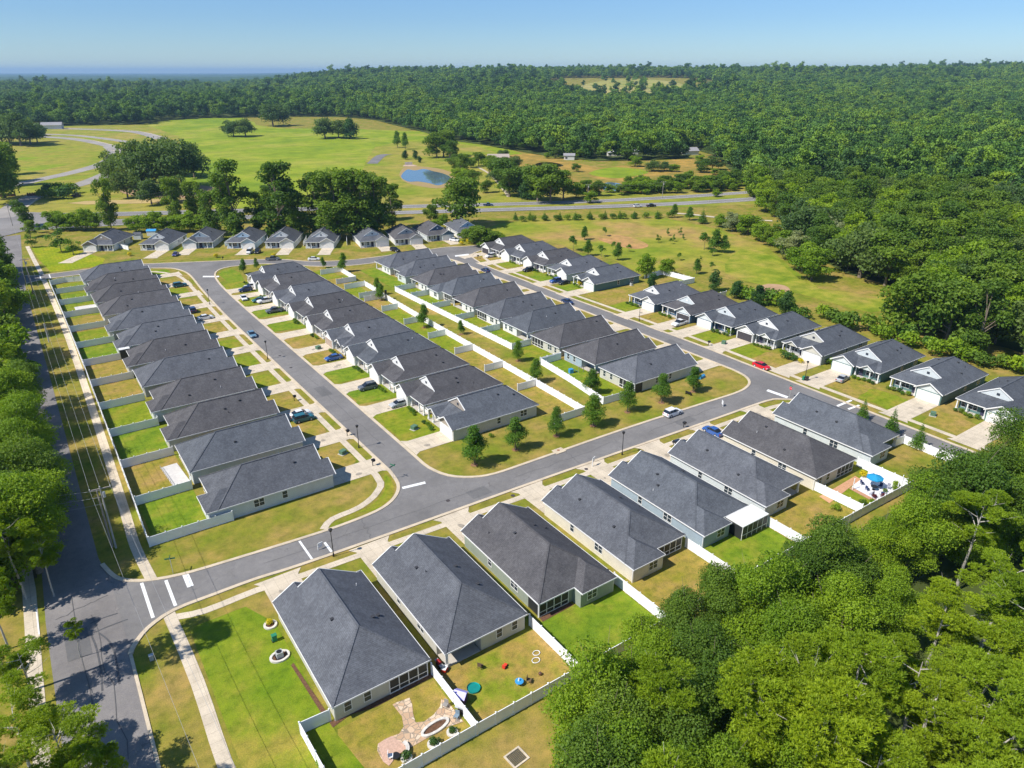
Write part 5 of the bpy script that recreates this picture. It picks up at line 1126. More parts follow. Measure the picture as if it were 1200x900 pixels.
carz = [(788, 486.5, 0, 'suv', 'white', 'white car driving along the cross street'), (892, 431, -90, 'sedan', 'red', 'bright red sedan parked on the east street'), (987, 446, 8, 'sedan', 'silver', 'silver sedan on the drive right of the lamp and green bin'),
 (796, 381, 183, 'pickup', 'white', 'white pickup on the drive before the open garage'), (431, 456, 176, 'suv', 'grey', 'dark grey van like car on a drive of the second row'), (468, 475.5, 180, 'sedan', 'silver', 'silver sedan on the drive left of the taupe corner house'),
 (391, 421.5, 180, 'sedan', 'blue', 'deep blue car alone on a west street drive'), (288, 341.5, 178, 'suv', 'navy', 'dark navy suv beside the far corner lawn of the west street'), (294, 337.5, 178, 'suv', 'white', 'white suv behind the dark navy suv'),
 (286, 351, 265, 'sedan', 'white', 'small white car at the kerb of the west street'), (304, 353.5, 182, 'sedan', 'green', 'dark green car half behind the white pickup'), (311.5, 354.5, 182, 'pickup', 'white', 'white pickup beside the dark green car'), (322, 366, 178, 'pickup', 'grey', 'dark grey pickup alone on its drive'),
 (295.5, 394, 268, 'sedan', 'bluegrey', 'blue grey car driving on the west street'), (211, 336, 2, 'suv', 'teal', 'teal suv on a far drive of the left row'), (226, 365.5, 88, 'suv', 'navy', 'dark suv in the shade of the left row'), (241, 374, 0, 'sedan', 'white', 'white sedan on a drive of the left row'),
 (352, 487.5, 2, 'sedan', 'white', 'white car behind the dark blue car in the left row'), (356, 493, 0, 'suv', 'teal', 'dark blue car on a near drive of the left row'), (569, 318.5, 92, 'sedan', 'navy', 'dark blue car on the kerb behind the third row'), (665, 355.5, -88, 'sedan', 'navy', 'dark car on the east street behind the third row roofs'),
 (575, 301.5, 180, 'suv', 'white', 'white suv near the street bulb path'), (619, 318, 180, 'suv', 'black', 'black suv on a drive of the east street'), (651, 331, 180, 'suv', 'blue', 'bright blue suv beside the black sedan'), (661, 333, 180, 'sedan', 'black', 'black sedan beside the bright blue suv'),
 (532.5, 282.5, -60, 'sedan', 'white', 'white car by the yellow flowers at the bulb'), (574, 282, -50, 'sedan', 'white', 'white sedan parked right of the last far house'), (463, 294.5, -70, 'suv', 'black', 'black suv on a drive behind the third row'), (457, 307, 10, 'sedan', 'black', 'black car on the top street behind the third row'),
 (206, 299.5, -118, 'sedan', 'indigo', 'indigo car on the far row drive'), (293, 296.5, -122, 'van', 'white', 'white van on the far row drive'), (302, 296.5, -122, 'suv', 'black', 'black suv right of the white van'), (320, 305, -28, 'pickup', 'grey', 'grey pickup parked on the far street'), (368, 305, -26, 'sedan', 'white', 'white sedan parked on the far street'),
 (835, 508, 90, 'sedan', 'blue', 'blue car in the gap between two bottom row roofs'), (800, 524, 88, 'sedan', 'black', 'black car in shade between bottom row roofs'), (572, 241.5, -32, 'pickup', 'navy', 'dark pickup on the far highway lane'), (747, 243, -20, 'suv', 'white', 'white car on the highway'), (763, 242.5, -20, 'pickup', 'black', 'dark flat truck following the white highway car')]
for u, v, hd, k, c, lab in carz: car(u, v, hd, k, c, lab, z=.06 if v > 250 else .2)
# far houses glimpsed in the woods
FARW = m_plain('far_wall', (.62, .6, .56), .8); FARR = m_plain('far_roof', (.30, .29, .30), .9, .1, .1, .1)
def far_house(u, v, w_, d_, rz, lab, rc=None, h=3.6, zz=None):
    a, b = P(u, v); z = terrain(a, b) if zz is None else zz; T = empty('house', (a, b, z), R(rz), lab, 'house', None); mb = MB(); mb.box(-w_ / 2, -d_ / 2, 0, w_ / 2, d_ / 2, h); mb.build('wall', FARW, T)
    mb = MB(); o_ = .6; rh = h + d_ * .25; q = [(-w_ / 2 - o_, -d_ / 2 - o_, h), (w_ / 2 + o_, -d_ / 2 - o_, h), (w_ / 2 + o_, d_ / 2 + o_, h), (-w_ / 2 - o_, d_ / 2 + o_, h)]; r1, r2 = (-w_ / 2 - o_, 0, rh), (w_ / 2 + o_, 0, rh)
    mb.poly([q[0], q[1], r2, r1]); mb.poly([q[2], q[3], r1, r2]); mb.poly([q[1], q[2], r2]); mb.poly([q[3], q[0], r1]); mb.poly(q[::-1]); mb.build('roof', rc or FARR, T)
    mb = MB(); mb.box(-w_ / 2 + 1.2, -d_ / 2 - .06, 1, -w_ / 2 + 3, -d_ / 2 - .01, 2.4); mb.build('window', GLASS, T)
    return (a, b)
FARH = []
for args in ((667, 187, 9, 7, -40, 'small pale cabin at the far edge of the marsh'), (719, 183, 12, 8, -30, 'white roofed house among trees beyond the marsh', m_plain('pale_metal_roof', (.6, .6, .6), .5)), (741, 181, 9, 7, -30, 'small white roofed house right beyond the marsh', m_plain('pale_metal_roof', (.6, .6, .6), .5)), (806, 181, 16, 11, -20, 'white house with grey roof beside the small clearing'), (927, 157, 30, 14, -35, 'long tan roofed house in the middle of the far woods', m_plain('tan_roof', (.45, .38, .32), .8)), (898, 160, 16, 11, -20, 'dark roofed house left of the long tan roofed house'), (29, 160, 40, 16, -15, 'low white building behind the oaks at the left edge', m_plain('pale_metal_roof', (.6, .6, .6), .5), 5), (62, 151, 24, 14, -15, 'white building with grey roof by the far road', None, 5),
   (584, 186, 18, 10, -30, 'low stone ruin on the rise beside the marsh', m_plain('ruin_stone', (.4, .33, .28), .9), 1.6), (983, 208, 8, 7, -30, 'small hut at the highway by the east woods')): FARH.append(far_house(*args))
def shed(u, v, lab, col, w_=3.2, h=2.3):
    a, b = P(u, v); T = empty('shed', (a, b, 0), R(-30), lab, 'shed'); mb = MB(); mb.box(-w_ / 2, -1.3, 0, w_ / 2, 1.3, h); mb.build('wall', SID['pale'], T); mb = MB(); q = w_ / 2 + .2
    mb.poly([(-q, -1.5, h), (q, -1.5, h), (q, 0, h + .8), (-q, 0, h + .8)]); mb.poly([(q, 1.5, h), (-q, 1.5, h), (-q, 0, h + .8), (q, 0, h + .8)]); mb.build('roof', col, T)
shed(162.5, 280, 'grey roofed shed between the first two far houses', ROOFS['slate']); shed(179, 276, 'blue roofed shed behind the second far house', TBLU, 4)
def low_wall(u0, v0, u1, v1, lab, mat, h=1.6):
    p, q = P(u0, v0), P(u1, v1); T = empty('entrance_wall', (p[0], p[1], 0), 0, lab, 'wall'); mb = MB(); mb.bar((0, 0, h / 2), (q[0] - p[0], q[1] - p[1], h / 2), .5, h); mb.build('wall', mat, T)
    mb = MB(); n = 6
    for i in range(n + 1): mb.box((q[0] - p[0]) * i / n - .4, (q[1] - p[1]) * i / n - .4, 0, (q[0] - p[0]) * i / n + .4, (q[1] - p[1]) * i / n + .4, h + .5)
    mb.build('pier', mat, T)
RW = m_plain('red_brown_stone', (.2, .11, .09), .9, .1, .3, 1)
low_wall(33, 230, 50, 229, 'dark stone entrance wall right of the park road', RW); low_wall(-5, 231, 18, 230, 'dark stone entrance wall left of the park road', RW)
box_thing('dark_pickup_load', 'machinery', 'dark machinery parked on the sandy patch by the entrance planting', 90, 231, [('body', BLK, lambda m: (m.box(-2.4, -1, .5, 2.4, 1, 1.6), m.box(-.4, -.9, 1.6, 1.2, .9, 2.5))), ('wheel', TYR, lambda m: m.tube([(-1.5, -1.1, .5), (-1.5, 1.1, .5)], .5, 10)), ('wheel', TYR, lambda m: m.tube([(1.5, -1.1, .5), (1.5, 1.1, .5)], .5, 10))], R(-30))
box_thing('pond_overflow', 'weir', 'white concrete weir with riprap at the pond head', 479, 193.5, [('headwall', SLAB, lambda m: m.box(-3, -.4, 0, 3, .4, 2.4)), ('apron', m_plain('riprap', (.5, .36, .27), .9), lambda m: m.poly([(-4, -.5, .3), (4, -.5, .3), (6, -9, .2), (-6, -9, .2)]))], R(-20))
# ================================================================ vegetation
LF = {
 'oak': m_leaf('oak_leaves', (0.0701, 0.1488, 0.0167), (0.1946, 0.2906, 0.0300), (0.66, 0.76, 0.8), (1.25, 1.15, 0.8)),
 'live': m_leaf('live_oak_leaves', (0.0580, 0.1160, 0.0261), (0.1450, 0.2175, 0.0522), (0.8, 0.88, 0.95), (1.25, 1.15, 1.0)),
 'bright': m_leaf('bright_leaves', (0.1047, 0.2097, 0.0120), (0.2582, 0.3749, 0.0209), (0.82, 0.86, 0.8), (1.2, 1.12, 0.9)),
 'pine': m_leaf('pine_needles', (0.1307, 0.2150, 0.0102), (0.3234, 0.4298, 0.0202), (0.85, 0.9, 0.9), (1.15, 1.08, 0.9)),
 'street': m_leaf('street_tree_leaves', (0.0580, 0.1466, 0.0166), (0.1482, 0.2640, 0.0276), (0.8, 0.9, 0.8), (1.25, 1.15, 0.9)),
 'dark': m_leaf('dark_leaves', (0.0322, 0.0909, 0.0242), (0.0886, 0.1832, 0.0414), (0.85, 0.9, 0.9), (1.2, 1.1, 1.0)),
 'pale': m_leaf('pale_leaves', (0.17, 0.21, 0.09), (0.34, 0.38, 0.18), (0.85, 0.9, 0.9), (1.15, 1.1, 1.0)),
 'yellow': m_leaf('yellow_leaves', (0.4, 0.33, 0.01), (0.7, 0.6, 0.02), (0.9, 0.9, 0.9), (1.1, 1.1, 1.0)),
 'plum': m_leaf('plum_leaves', (0.08, 0.015, 0.02), (0.2, 0.04, 0.05), (0.9, 0.9, 0.9), (1.1, 1.1, 1.0)),
 'far': m_leaf('woodland_leaves', (0.0580, 0.1466, 0.0207), (0.1771, 0.3006, 0.0345), (0.55, 0.68, 0.8), (1.5, 1.3, 0.8), 0.15),
}
BARK = m_bark('bark', (0.20, 0.16, 0.12)); BARKL = m_bark('pale_bark', (0.42, 0.39, 0.34))
def quads_mesh(name, C, N, size, tint, mat, aspect=0.62, seed=0):
    g = np.random.default_rng(seed); n = len(C)
    N = N / (np.linalg.norm(N, axis=1, keepdims=True) + 1e-9)
    r = g.normal(size=(n, 3)); U = np.cross(N, r); U /= (np.linalg.norm(U, axis=1, keepdims=True) + 1e-9); V = np.cross(N, U)
    s = size.reshape(-1, 1) if isinstance(size, np.ndarray) else np.full((n, 1), size)
    a = U * s * .5; b = V * s * .5 * aspect; c = N * s * .12
    verts = np.stack([C - a - c, C - b * 1.0, C + a - c, C + b * 1.0 + c], 1).reshape(-1, 3)
    me = bpy.data.meshes.new(name); me.vertices.add(4 * n); me.vertices.foreach_set('co', verts.astype(np.float32).ravel())
    me.loops.add(4 * n); me.loops.foreach_set('vertex_index', np.arange(4 * n, dtype=np.int32))
    me.polygons.add(n); me.polygons.foreach_set('loop_start', np.arange(0, 4 * n, 4, dtype=np.int32)); me.polygons.foreach_set('loop_total', np.full(n, 4, dtype=np.int32))
    at = me.attributes.new('tint', 'FLOAT', 'FACE'); at.data.foreach_set('value', tint.astype(np.float32))
    me.materials.append(mat); me.update(calc_edges=True); return me
def sph(g, n):
    d = g.normal(size=(n, 3)); return d / np.linalg.norm(d, axis=1, keepdims=True)
def crown(name, lobes, n, leaf, mat, seed, up=0.35, fill=0.25):
    """leaf-sized faces spread over and through clumps; lobes = [(x,y,z,rx,rz)]"""
    g = np.random.default_rng(seed); L = np.array(lobes); wgt = L[:, 3] ** 2; k = g.choice(len(L), n, p=wgt / wgt.sum())
    d = sph(g, n); d[:, 2] = np.where((d[:, 2] < -0.35) & (g.random(n) < .7), -d[:, 2], d[:, 2])
    rad = np.where(g.random(n) < fill, g.uniform(.3, .85, n), g.normal(.97, .10, n))
    # small sub-clumps on every lobe so the surface is uneven
    ph = g.random((len(L), 3)) * 6.28
    bumpy = 1 + .16 * np.sin(d[:, 0] * 5 + ph[k, 0]) * np.sin(d[:, 1] * 5 + ph[k, 1]) + .12 * np.sin(d[:, 2] * 7 + ph[k, 2])
    rad = rad * bumpy
    C = L[k, :3] + d * np.stack([L[k, 3], L[k, 3], L[k, 4]], 1) * rad[:, None]
    N = d * .55 + sph(g, n) * .75 + np.array([0, 0, up])
    lt = g.random(len(L)); tint = np.clip(.18 + .45 * lt[k] + .35 * g.random(n) + .1 * d[:, 2], 0, 1)
    return quads_mesh(name, C, N, leaf * g.uniform(.65, 1.35, n), tint, mat, .7, seed)
def lobes_round(g, R0, H0, H1, n, flat=.75):
    out = []
    for i in range(n):
        t = i / n; ang = g.uniform(0, 6.28); z = H0 + (H1 - H0) * (0.12 + .8 * g.random())
        kz = (z - H0) / (H1 - H0); env = math.sqrt(max(.05, 1 - (2 * kz - .9) ** 2 * .8)); rr = R0 * env * math.sqrt(g.random()) * .78
        r = R0 * g.uniform(.26, .44); out.append((rr * math.cos(ang), rr * math.sin(ang), z, r, r * flat))
    out.append((0, 0, (H0 + H1) / 2, R0 * .5, (H1 - H0) * .33)); return out
def limbs(mb, g, lobes, H0, r0, top, seg=6, nl=9, lean=(0, 0), rise=None):
    mb.tube([(0, 0, -0.3), (lean[0] * .3, lean[1] * .3, H0 * .6), (lean[0], lean[1], H0), (lean[0] * 1.2, lean[1] * 1.2, top)], [r0 * 1.25, r0, r0 * .8, r0 * .2], seg + 2)
    idx = g.permutation(len(lobes))[:nl]
    for i in idx:
        x, y, z, r, _ = lobes[i]; s = (lean[0], lean[1], min(z * .55 + H0 * .3, top * .8) if rise is None else z - rise); m = ((s[0] + x) / 2 + g.normal() * .2, (s[1] + y) / 2 + g.normal() * .2, s[2] * .45 + z * .55)
        mb.tube([s, m, (x, y, z + r * .2)], [r0 * .42, r0 * .26, r0 * .08], seg)
        for _ in range(2):
            e = (x + g.normal() * r * .6, y + g.normal() * r * .6, z + abs(g.normal()) * r * .7); mb.tube([m, e], [r0 * .16, r0 * .04], 4)
PROTO = {}
def proto(kind, var, lod):
    key = (kind, var, lod)
    if key in PROTO: return PROTO[key]
    g = np.random.default_rng(hash(kind) % 1000 * 0 + sum(map(ord, kind)) * 7 + var * 31); nm = {'oak': 'oak_tree', 'live': 'live_oak', 'bright': 'broadleaf_tree', 'pine': 'pine_tree', 'street': 'street_tree', 'dark': 'dark_round_tree', 'pale': 'pale_tree', 'cone': 'conifer', 'sapling': 'sapling', 'tall': 'tall_tree'}[kind]
    n, leaf = {'near': (36000, .215), 'mid': (5200, .58), 'far': (1100, 1.15)}[lod]
    mb = MB(); bark = BARK
    if kind in ('oak', 'live', 'bright', 'pale'):
        R0 = 5.4 if kind != 'live' else 6.6; H0, H1 = (1.5, 12) if kind != 'live' else (1.6, 10); lb = lobes_round(g, R0, H0, H1, 20 if lod == 'near' else 15)
        cm = crown('crown', lb, n, leaf, LF[kind], var + 5); limbs(mb, g, lb, H0, .32, H1 * .75, nl=12 if lod != 'far' else 4)
        if kind == 'pale': bark = BARKL
    elif kind == 'tall':
        H0, H1 = 1.2, 20; lb = []
        for i in range(30):
            z = g.uniform(H0 + .6, H1 - 1); e = 1 - abs((z - 11) / 10.5) ** 2 * .7; an = g.uniform(0, 6.28); rr = 3.9 * e * math.sqrt(g.random()); r = g.uniform(1.2, 2.2); lb.append((rr * math.cos(an), rr * math.sin(an), z, r, r * .85))
        cm = crown('crown', lb, int(n * 1.2), leaf, LF['oak'], var + 9, fill=.15); limbs(mb, g, lb, H0, .36, 17)
    elif kind == 'pine':
        H1 = 19; lb = []
        for i in range(26):
            z = g.uniform(10.5, H1 - .6); e = math.sqrt(max(.08, 1 - ((z - 13.8) / 5.6) ** 2)); an = g.uniform(0, 6.28); rr = 4.6 * e * g.random() ** .6; r = g.uniform(.95, 1.65); lb.append((rr * math.cos(an), rr * math.sin(an), z, r, r * .62))
        if lod == 'near':
            T = 3000; L = np.array(lb); k = g.choice(len(L), T, p=L[:, 3] ** 2 / (L[:, 3] ** 2).sum()); d = sph(g, T); d[:, 2] = np.where(d[:, 2] < -.2, -d[:, 2], d[:, 2])
            Cc = L[k, :3] + d * np.stack([L[k, 3], L[k, 3], L[k, 4]], 1) * g.uniform(.55, 1.08, T)[:, None]; B = 11
            dd = sph(g, T * B); dd[:, 2] = np.abs(dd[:, 2]) * .9 + .12; dd = dd + np.repeat(d, B, 0) * .35; dd /= np.linalg.norm(dd, axis=1, keepdims=True); ln = g.uniform(.26, .46, T * B)[:, None]
            Cc = np.repeat(Cc, B, 0); side = np.cross(dd, sph(g, T * B)); side /= np.linalg.norm(side, axis=1, keepdims=True)
            tip = Cc + dd * ln; midp = Cc + dd * ln * .55; w2 = .045
            verts = np.stack([Cc, midp - side * w2, tip, midp + side * w2], 1).reshape(-1, 3); nn = T * B
            me = bpy.data.meshes.new('crown'); me.vertices.add(4 * nn); me.vertices.foreach_set('co', verts.astype(np.float32).ravel()); me.loops.add(4 * nn); me.loops.foreach_set('vertex_index', np.arange(4 * nn, dtype=np.int32)); me.polygons.add(nn); me.polygons.foreach_set('loop_start', np.arange(0, 4 * nn, 4, dtype=np.int32)); me.polygons.foreach_set('loop_total', np.full(nn, 4, dtype=np.int32))
            tt = np.repeat(np.clip(.25 + .4 * g.random(len(L))[k] + .3 * g.random(T), 0, 1), B); at = me.attributes.new('tint', 'FLOAT', 'FACE'); at.data.foreach_set('value', tt.astype(np.float32)); me.materials.append(LF['pine']); me.update(calc_edges=True); cm = me
        else: cm = crown('crown', lb, int(n * .8), leaf * .9, LF['pine'], var + 3, up=.5)
        limbs(mb, g, lb, 9, .2, 17.5, nl=9, lean=(g.normal() * .4, g.normal() * .4), rise=1.3); bark = BARKL if lod == 'near' else BARK
        if lod == 'near':
            for i in range(4):
                an = g.uniform(0, 6.28); z = g.uniform(9, 15); L_ = g.uniform(2, 4.2); p0 = (0, 0, z); p1 = (L_ * .5 * math.cos(an), L_ * .5 * math.sin(an), z + .8); p2_ = (L_ * math.cos(an + .2), L_ * math.sin(an + .2), z + 1.9); mb.tube([p0, p1, p2_], [.07, .045, .015], 5)
    elif kind == 'street':
        lb = []
        for i in range(20):
            z = 1.9 + 5.6 * (i + .5) / 20; e = 1.0 - (z - 1.6) / 7.2; e = min(1, e * 1.25 + .08); an = g.uniform(0, 6.28); r = .55 + .55 * e * g.random() + .25 * e; rr = max(0, 2.3 * e - r * .8) * g.uniform(.4, 1); lb.append((rr * math.cos(an), rr * math.sin(an), z, r, r * .85))
        cm = crown('crown', lb, 5200 if lod == 'near' else 2600, .24 if lod == 'near' else .36, LF['street'], var + 2, fill=.3); limbs(mb, g, lb, 1.5, .11, 7.0, nl=12)
    elif kind == 'dark':
        lb = []
        for i in range(12):
            z = 1.0 + 5.6 * (i + .5) / 12; e = math.sqrt(max(.1, 1 - ((z - 3.2) / 4.2) ** 2)); an = g.uniform(0, 6.28); r = .9 * e + .3; rr = 1.5 * e * g.random(); lb.append((rr * math.cos(an), rr * math.sin(an), z, r, r))
        cm = crown('crown', lb, 2600, .36, LF['dark'], var); limbs(mb, g, lb, 1, .12, 6, nl=5)
    elif kind == 'cone':
        lb = [(0, 0, .9 + i * .62, max(.25, 1.75 * (1 - (i * .62) / 6.2)), .55) for i in range(10)]; lb += [(g.normal() * .5, g.normal() * .5, g.uniform(.8, 3), .8, .7) for _ in range(5)]
        cm = crown('crown', lb, 2600, .26, LF['street'], var, up=.6); limbs(mb, g, lb, .6, .1, 6, nl=3)
    elif kind == 'sapling':
        lb = [(g.normal() * .6, g.normal() * .6, g.uniform(1.5, 4.2), g.uniform(.35, .8), .6) for _ in range(9)]; cm = crown('crown', lb, 700, .3, LF['street'], var, fill=.4); limbs(mb, g, lb, 1.2, .06, 3.8, nl=5)
    r = bpy.data.objects.new(nm, None); r['category'] = 'tree'; r['label'] = 'tree'
    t = bpy.data.objects.new('trunk', mb.mesh('trunk', [bark])); t.parent = r; c = bpy.data.objects.new('crown', cm); c.parent = r
    PROTO[key] = r; r['_h'] = {'oak': 12.3, 'live': 10.6, 'bright': 12.3, 'pale': 12.3, 'tall': 20.5, 'pine': 19.3, 'street': 8.0, 'dark': 7.0, 'cone': 7.2, 'sapling': 4.6}[kind]
    return r
NT = [0]
def tree(kind, a, b, h, label, group=None, lod='mid', wid=1.0, cat=None, z=None):
    NT[0] += 1; g = random.Random(NT[0] * 17 + 3); p = proto(kind, g.randrange(3 if lod == 'near' else 2), lod); s = h / p['_h']
    o = tree_copy(p, (a, b, (terrain(a, b) if z is None else z)), g.uniform(0, 6.28), (s * wid * g.uniform(.94, 1.06), s * wid * g.uniform(.94, 1.06), s), label, group)
    if '_h' in o: del o['_h']
    if cat: o['category'] = cat
    return o
def tree_px(kind, u, vb, vt, label, group=None, lod='mid', wid=1.0):
    a, b = P(u, vb); return tree(kind, a, b, hpx(u, vb, vt), label, group, lod, wid)
def tree_crown(kind, u, v, h, label, group=None, lod='near', wid=1.0, fc=.78):
    """the crown's middle is sighted at (u, v)"""
    a, b = P(u, v, h * fc); return tree(kind, a, b, h, label, group, lod, wid)

# ---- street trees round the central green
sg = 'young street trees round the central green'
st = [(556, 545, 499, 'on the corner lawn nearest the stop line'), (604, 527, 489, 'second from the corner lawn, before the shaded side wall'), (652, 511, 476, 'by the short fence end on the central green'), (695, 499, 462, 'widest, in the middle of the central green by the road'), (735, 483, 447, 'right of the long fence end before the greige corner house'),
 (775, 472, 438, 'before the window of the greige corner house'), (812, 459, 430, 'last at the rounded corner by the blue tarp'), (693, 462, 432, 'against the fence above the widest street tree'), (628, 448, 420, 'between the two long fences, nearer one'), (607, 423, 399, 'between the two long fences, middle one'),
 (497, 384, 356, 'alone on the green strip far up between the fences'), (443, 346, 325, 'upper of two slim ones on the green strip'), (540, 392, 375, 'thin young one half hidden by the long fence'), (447, 352, 332, 'lower of two slim ones on the green strip'), (286, 321, 303, 'bright one on the far corner lawn'), (301, 315, 302, 'darker one behind the bright one on the far corner lawn'),
 (379, 314, 301, 'dark narrow one beside the top street'), (403, 319, 296, 'bigger one at the top end of the green strip')]
for u, vb, vt, l in st:
    a, b = P(u, vb); wd = 1.3 if u in (695,) else (1.12 + .12 * math.sin(u) if vb > 400 else 1.0); tree('street', a, b, hpx(u, vb, vt) * 1.0, 'young street tree ' + l, sg, 'near' if vb > 400 else 'mid', wd)
    if vb > 340: sheet('mulch_ring', [(a + .75 * math.cos(t) * (1 + .15 * math.sin(3 * t + a)), b + .75 * math.sin(t)) for t in [i * .5236 for i in range(12)]], .04, m_plain('mulch_soil', (.27, .15, .08), .95, .1, .3, 3))
for u, vb, vt, l in ((1010, 492, 465, 'behind the last bottom row roof'), (1043, 510, 476, 'middle and fullest, by the east street kerb'), (1075, 526, 493, 'nearest the white fence by the east street')): tree_px('cone', u, vb, vt, 'conifer ' + l, 'conifers at the east street kerb', wid=1.0)
for i, (u, vb, vt) in enumerate(((836, 341, 318), (862, 350, 329), (888, 358, 334), (918, 368, 342))): tree_px('dark', u, vb, vt, 'dark round tree, %s from the left behind the east street houses' % ORD[i], 'dark round trees behind the east street houses', wid=1.15)
tree_px('bright', 757, 326, 296, 'bushy green tree at the white fence yard'); tree_px('bright', 781, 322, 300, 'second bushy tree right behind the white fence yard'); tree_px('dark', 764, 342, 320, 'dark tree in front of the white fence yard')
sp = [(685, 281, 265), (672, 294, 276), (689, 300, 281), (705, 301, 287), (724, 305, 284), (709, 277, 266), (718, 293, 283), (737, 295, 286), (771, 284, 275), (783, 276, 268), (790, 283, 275), (797, 275, 267), (786, 286, 279), (795, 305, 296), (816, 321, 303), (834, 317, 307), (825, 293, 272), (837, 296, 268), (848, 296, 275), (835, 300, 285), (801, 281, 275), (821, 305, 300)]
for i, (u, vb, vt) in enumerate(sp):
    tree_px('street' if i in (0, 2, 4, 17, 18, 14) else 'sapling', u, vb, vt, 'young sapling planted in the dry field', 'saplings in the dry field', wid=1.15)
for i, u in enumerate((604, 621, 638, 656, 674, 691, 709, 726, 743, 770)): tree_px('cone', u, 258 - (i > 4) * 1.5, 247 - (i > 4) * 1.5, 'small dark conifer in the row along the highway', 'conifer row along the highway', wid=1.3)
for u, vb, vt, k in ((790, 255, 239, 'street'), (808, 258, 242, 'street'), (823, 262, 243, 'cone'), (843, 266, 250, 'bright'), (858, 271, 249, 'pale'), (876, 275, 247, 'bright'), (891, 282, 257, 'bright'), (902, 287, 263, 'oak'), (868, 271, 252, 'bright'), (915, 296, 268, 'bright'), (928, 306, 272, 'pale'), (940, 318, 280, 'bright'), (951, 328, 288, 'bright')): tree_px(k, u, vb, vt, 'hedgerow tree along the far side of the dry field', 'hedgerow trees along the dry field', wid=1.25)
# ---- tall trees behind the far row, and others beyond the highway
tg = 'tall trees behind the far row of houses'
for u, vb, vt, w_ in ((131, 270, 190, .75), (232, 258, 196, 1.0), (252, 276, 206, 1.0), (277, 279, 176, 1.05), (303, 272, 214, 1.1), (330, 279, 178, 1.15), (353, 278, 210, 1.1), (374, 277, 190, 1.1), (396, 280, 178, 1.15), (420, 280, 176, 1.2), (442, 277, 186, 1.2), (460, 268, 205, 1.1), (386, 262, 186, 1.0), (412, 262, 190, 1.0), (265, 262, 200, .9), (205, 262, 190, .8), (318, 262, 200, .9), (342, 263, 196, .9), (432, 260, 185, 1.0)):
    tree_px('tall', u, vb, vt + 9, 'tall leafy tree standing behind the far row of houses', tg, 'mid', w_ * 1.05)
tree_px('oak', 536, 266, 207, 'broad green tree between the last far house and the highway', wid=1.25); tree_px('oak', 505, 262, 240, 'small bush like tree behind the last far houses')
for i, u in enumerate((160, 172, 184, 197, 210, 223, 236, 248, 67, 78, 90, 101, 112)): tree_px('bright', u, 272 - (u < 120) * 2, 250 - (i % 3) * 2 - (u < 120) * 3, 'medium tree in the screening row behind the far houses', 'screening trees along the highway', wid=1.2)
for u, vb, vt in ((512, 268, 256), (545, 282, 268), (555, 285, 266), (565, 290, 265), (575, 288, 268), (520, 262, 250), (590, 290, 275), (583, 284, 272)): tree_px('oak' if u % 2 else 'bright', u, vb, vt, 'bushy tree beside the sky blue house at the bulb', 'bushy trees beside the bulb', wid=1.6)
for u, vb, vt, l in ((30, 266, 236, 'leaning leafy tree at the highway junction'), (36, 278, 258, 'dense bush like tree at the head of the corner lot')): tree_px('oak', u, vb, vt, l, wid=1.0)
for i, (u, vb, vt) in enumerate(((45, 273, 262), (55, 274, 264), (72, 295, 270), (86, 298, 280), (38, 290, 275))): tree_px('sapling', u, vb, vt, 'thin young tree on the corner grass lot', 'thin trees on the corner lot', wid=1.6)
for u, vb, vt, l in ((140, 216, 172, 'leftmost of the live oak clump'), (165, 222, 160, 'tallest in the live oak clump'), (190, 226, 158, 'middle of the live oak clump'), (214, 220, 160, 'right in the live oak clump'), (228, 208, 162, 'behind on the right of the live oak clump'), (200, 206, 156, 'at the back of the live oak clump'), (150, 232, 195, 'in front of the live oak clump'), (178, 240, 205, 'slender in front of the clump'), (205, 238, 200, 'nearest the highway below the clump')): tree_px('live', u, vb, vt + 5, 'live oak ' + l, 'live oak clump by the park road', 'mid', 1.0)
for u, vb, vt in ((-6, 240, 165), (6, 232, 172), (-14, 215, 160), (12, 218, 180), (3, 205, 165)): tree_px('oak', u, vb, vt, 'dark tree at the left edge beside the oval lawn', 'dark trees beside the oval lawn')
for u, vb, vt in ((12, 170, 138), (25, 171, 132), (36, 169, 142), (3, 168, 135), (44, 167, 146)): tree_px('live', u, vb, vt, 'spreading oak before the low white building', 'oaks before the white building', wid=1.2)
for u, vb, vt, l in ((274, 160, 141, 'left of a pair in the meadow'), (288, 160, 139, 'right of a pair in the meadow'), (320, 148, 121, 'broad and alone near the far meadow edge'), (381, 162, 138, 'left in the tangled meadow clump'), (397, 162, 140, 'middle of the tangled meadow clump'), (411, 163, 139, 'vine covered, right in the meadow clump')): tree_px('live' if u < 400 else 'dark', u, vb, vt, 'meadow oak ' + l, 'oaks standing in the meadow', wid=1.35)
pk = [(466, 173, 153, 'street'), (475, 175, 155, 'street'), (475, 187, 176, 'dark'), (487, 187, 176, 'dark'), (492, 191, 183, 'dark'), (512, 185, 156, 'oak'), (520, 184, 152, 'oak'), (527, 188, 165, 'oak'), (532, 200, 182, 'oak'), (540, 203, 180, 'oak'), (537, 211, 194, 'bright'), (545, 215, 196, 'bright'), (555, 217, 199, 'oak'), (561, 195, 178, 'oak'), (573, 203, 182, 'oak'), (583, 210, 186, 'oak'), (552, 197, 184, 'bright'), (597, 231, 188, 'oak'), (604, 226, 190, 'oak'), (630, 236, 196, 'oak'), (645, 238, 193, 'oak'), (660, 235, 200, 'oak'), (618, 234, 205, 'dark'), (675, 232, 212, 'bright'), (692, 238, 222, 'bright')]
for u, vb, vt, k in pk: tree_px(k, u, vb, vt, 'parkland tree between the pond and the marsh', 'parkland trees round the pond', wid=1.3 if k != 'street' else 1)
gg = random.Random(11)
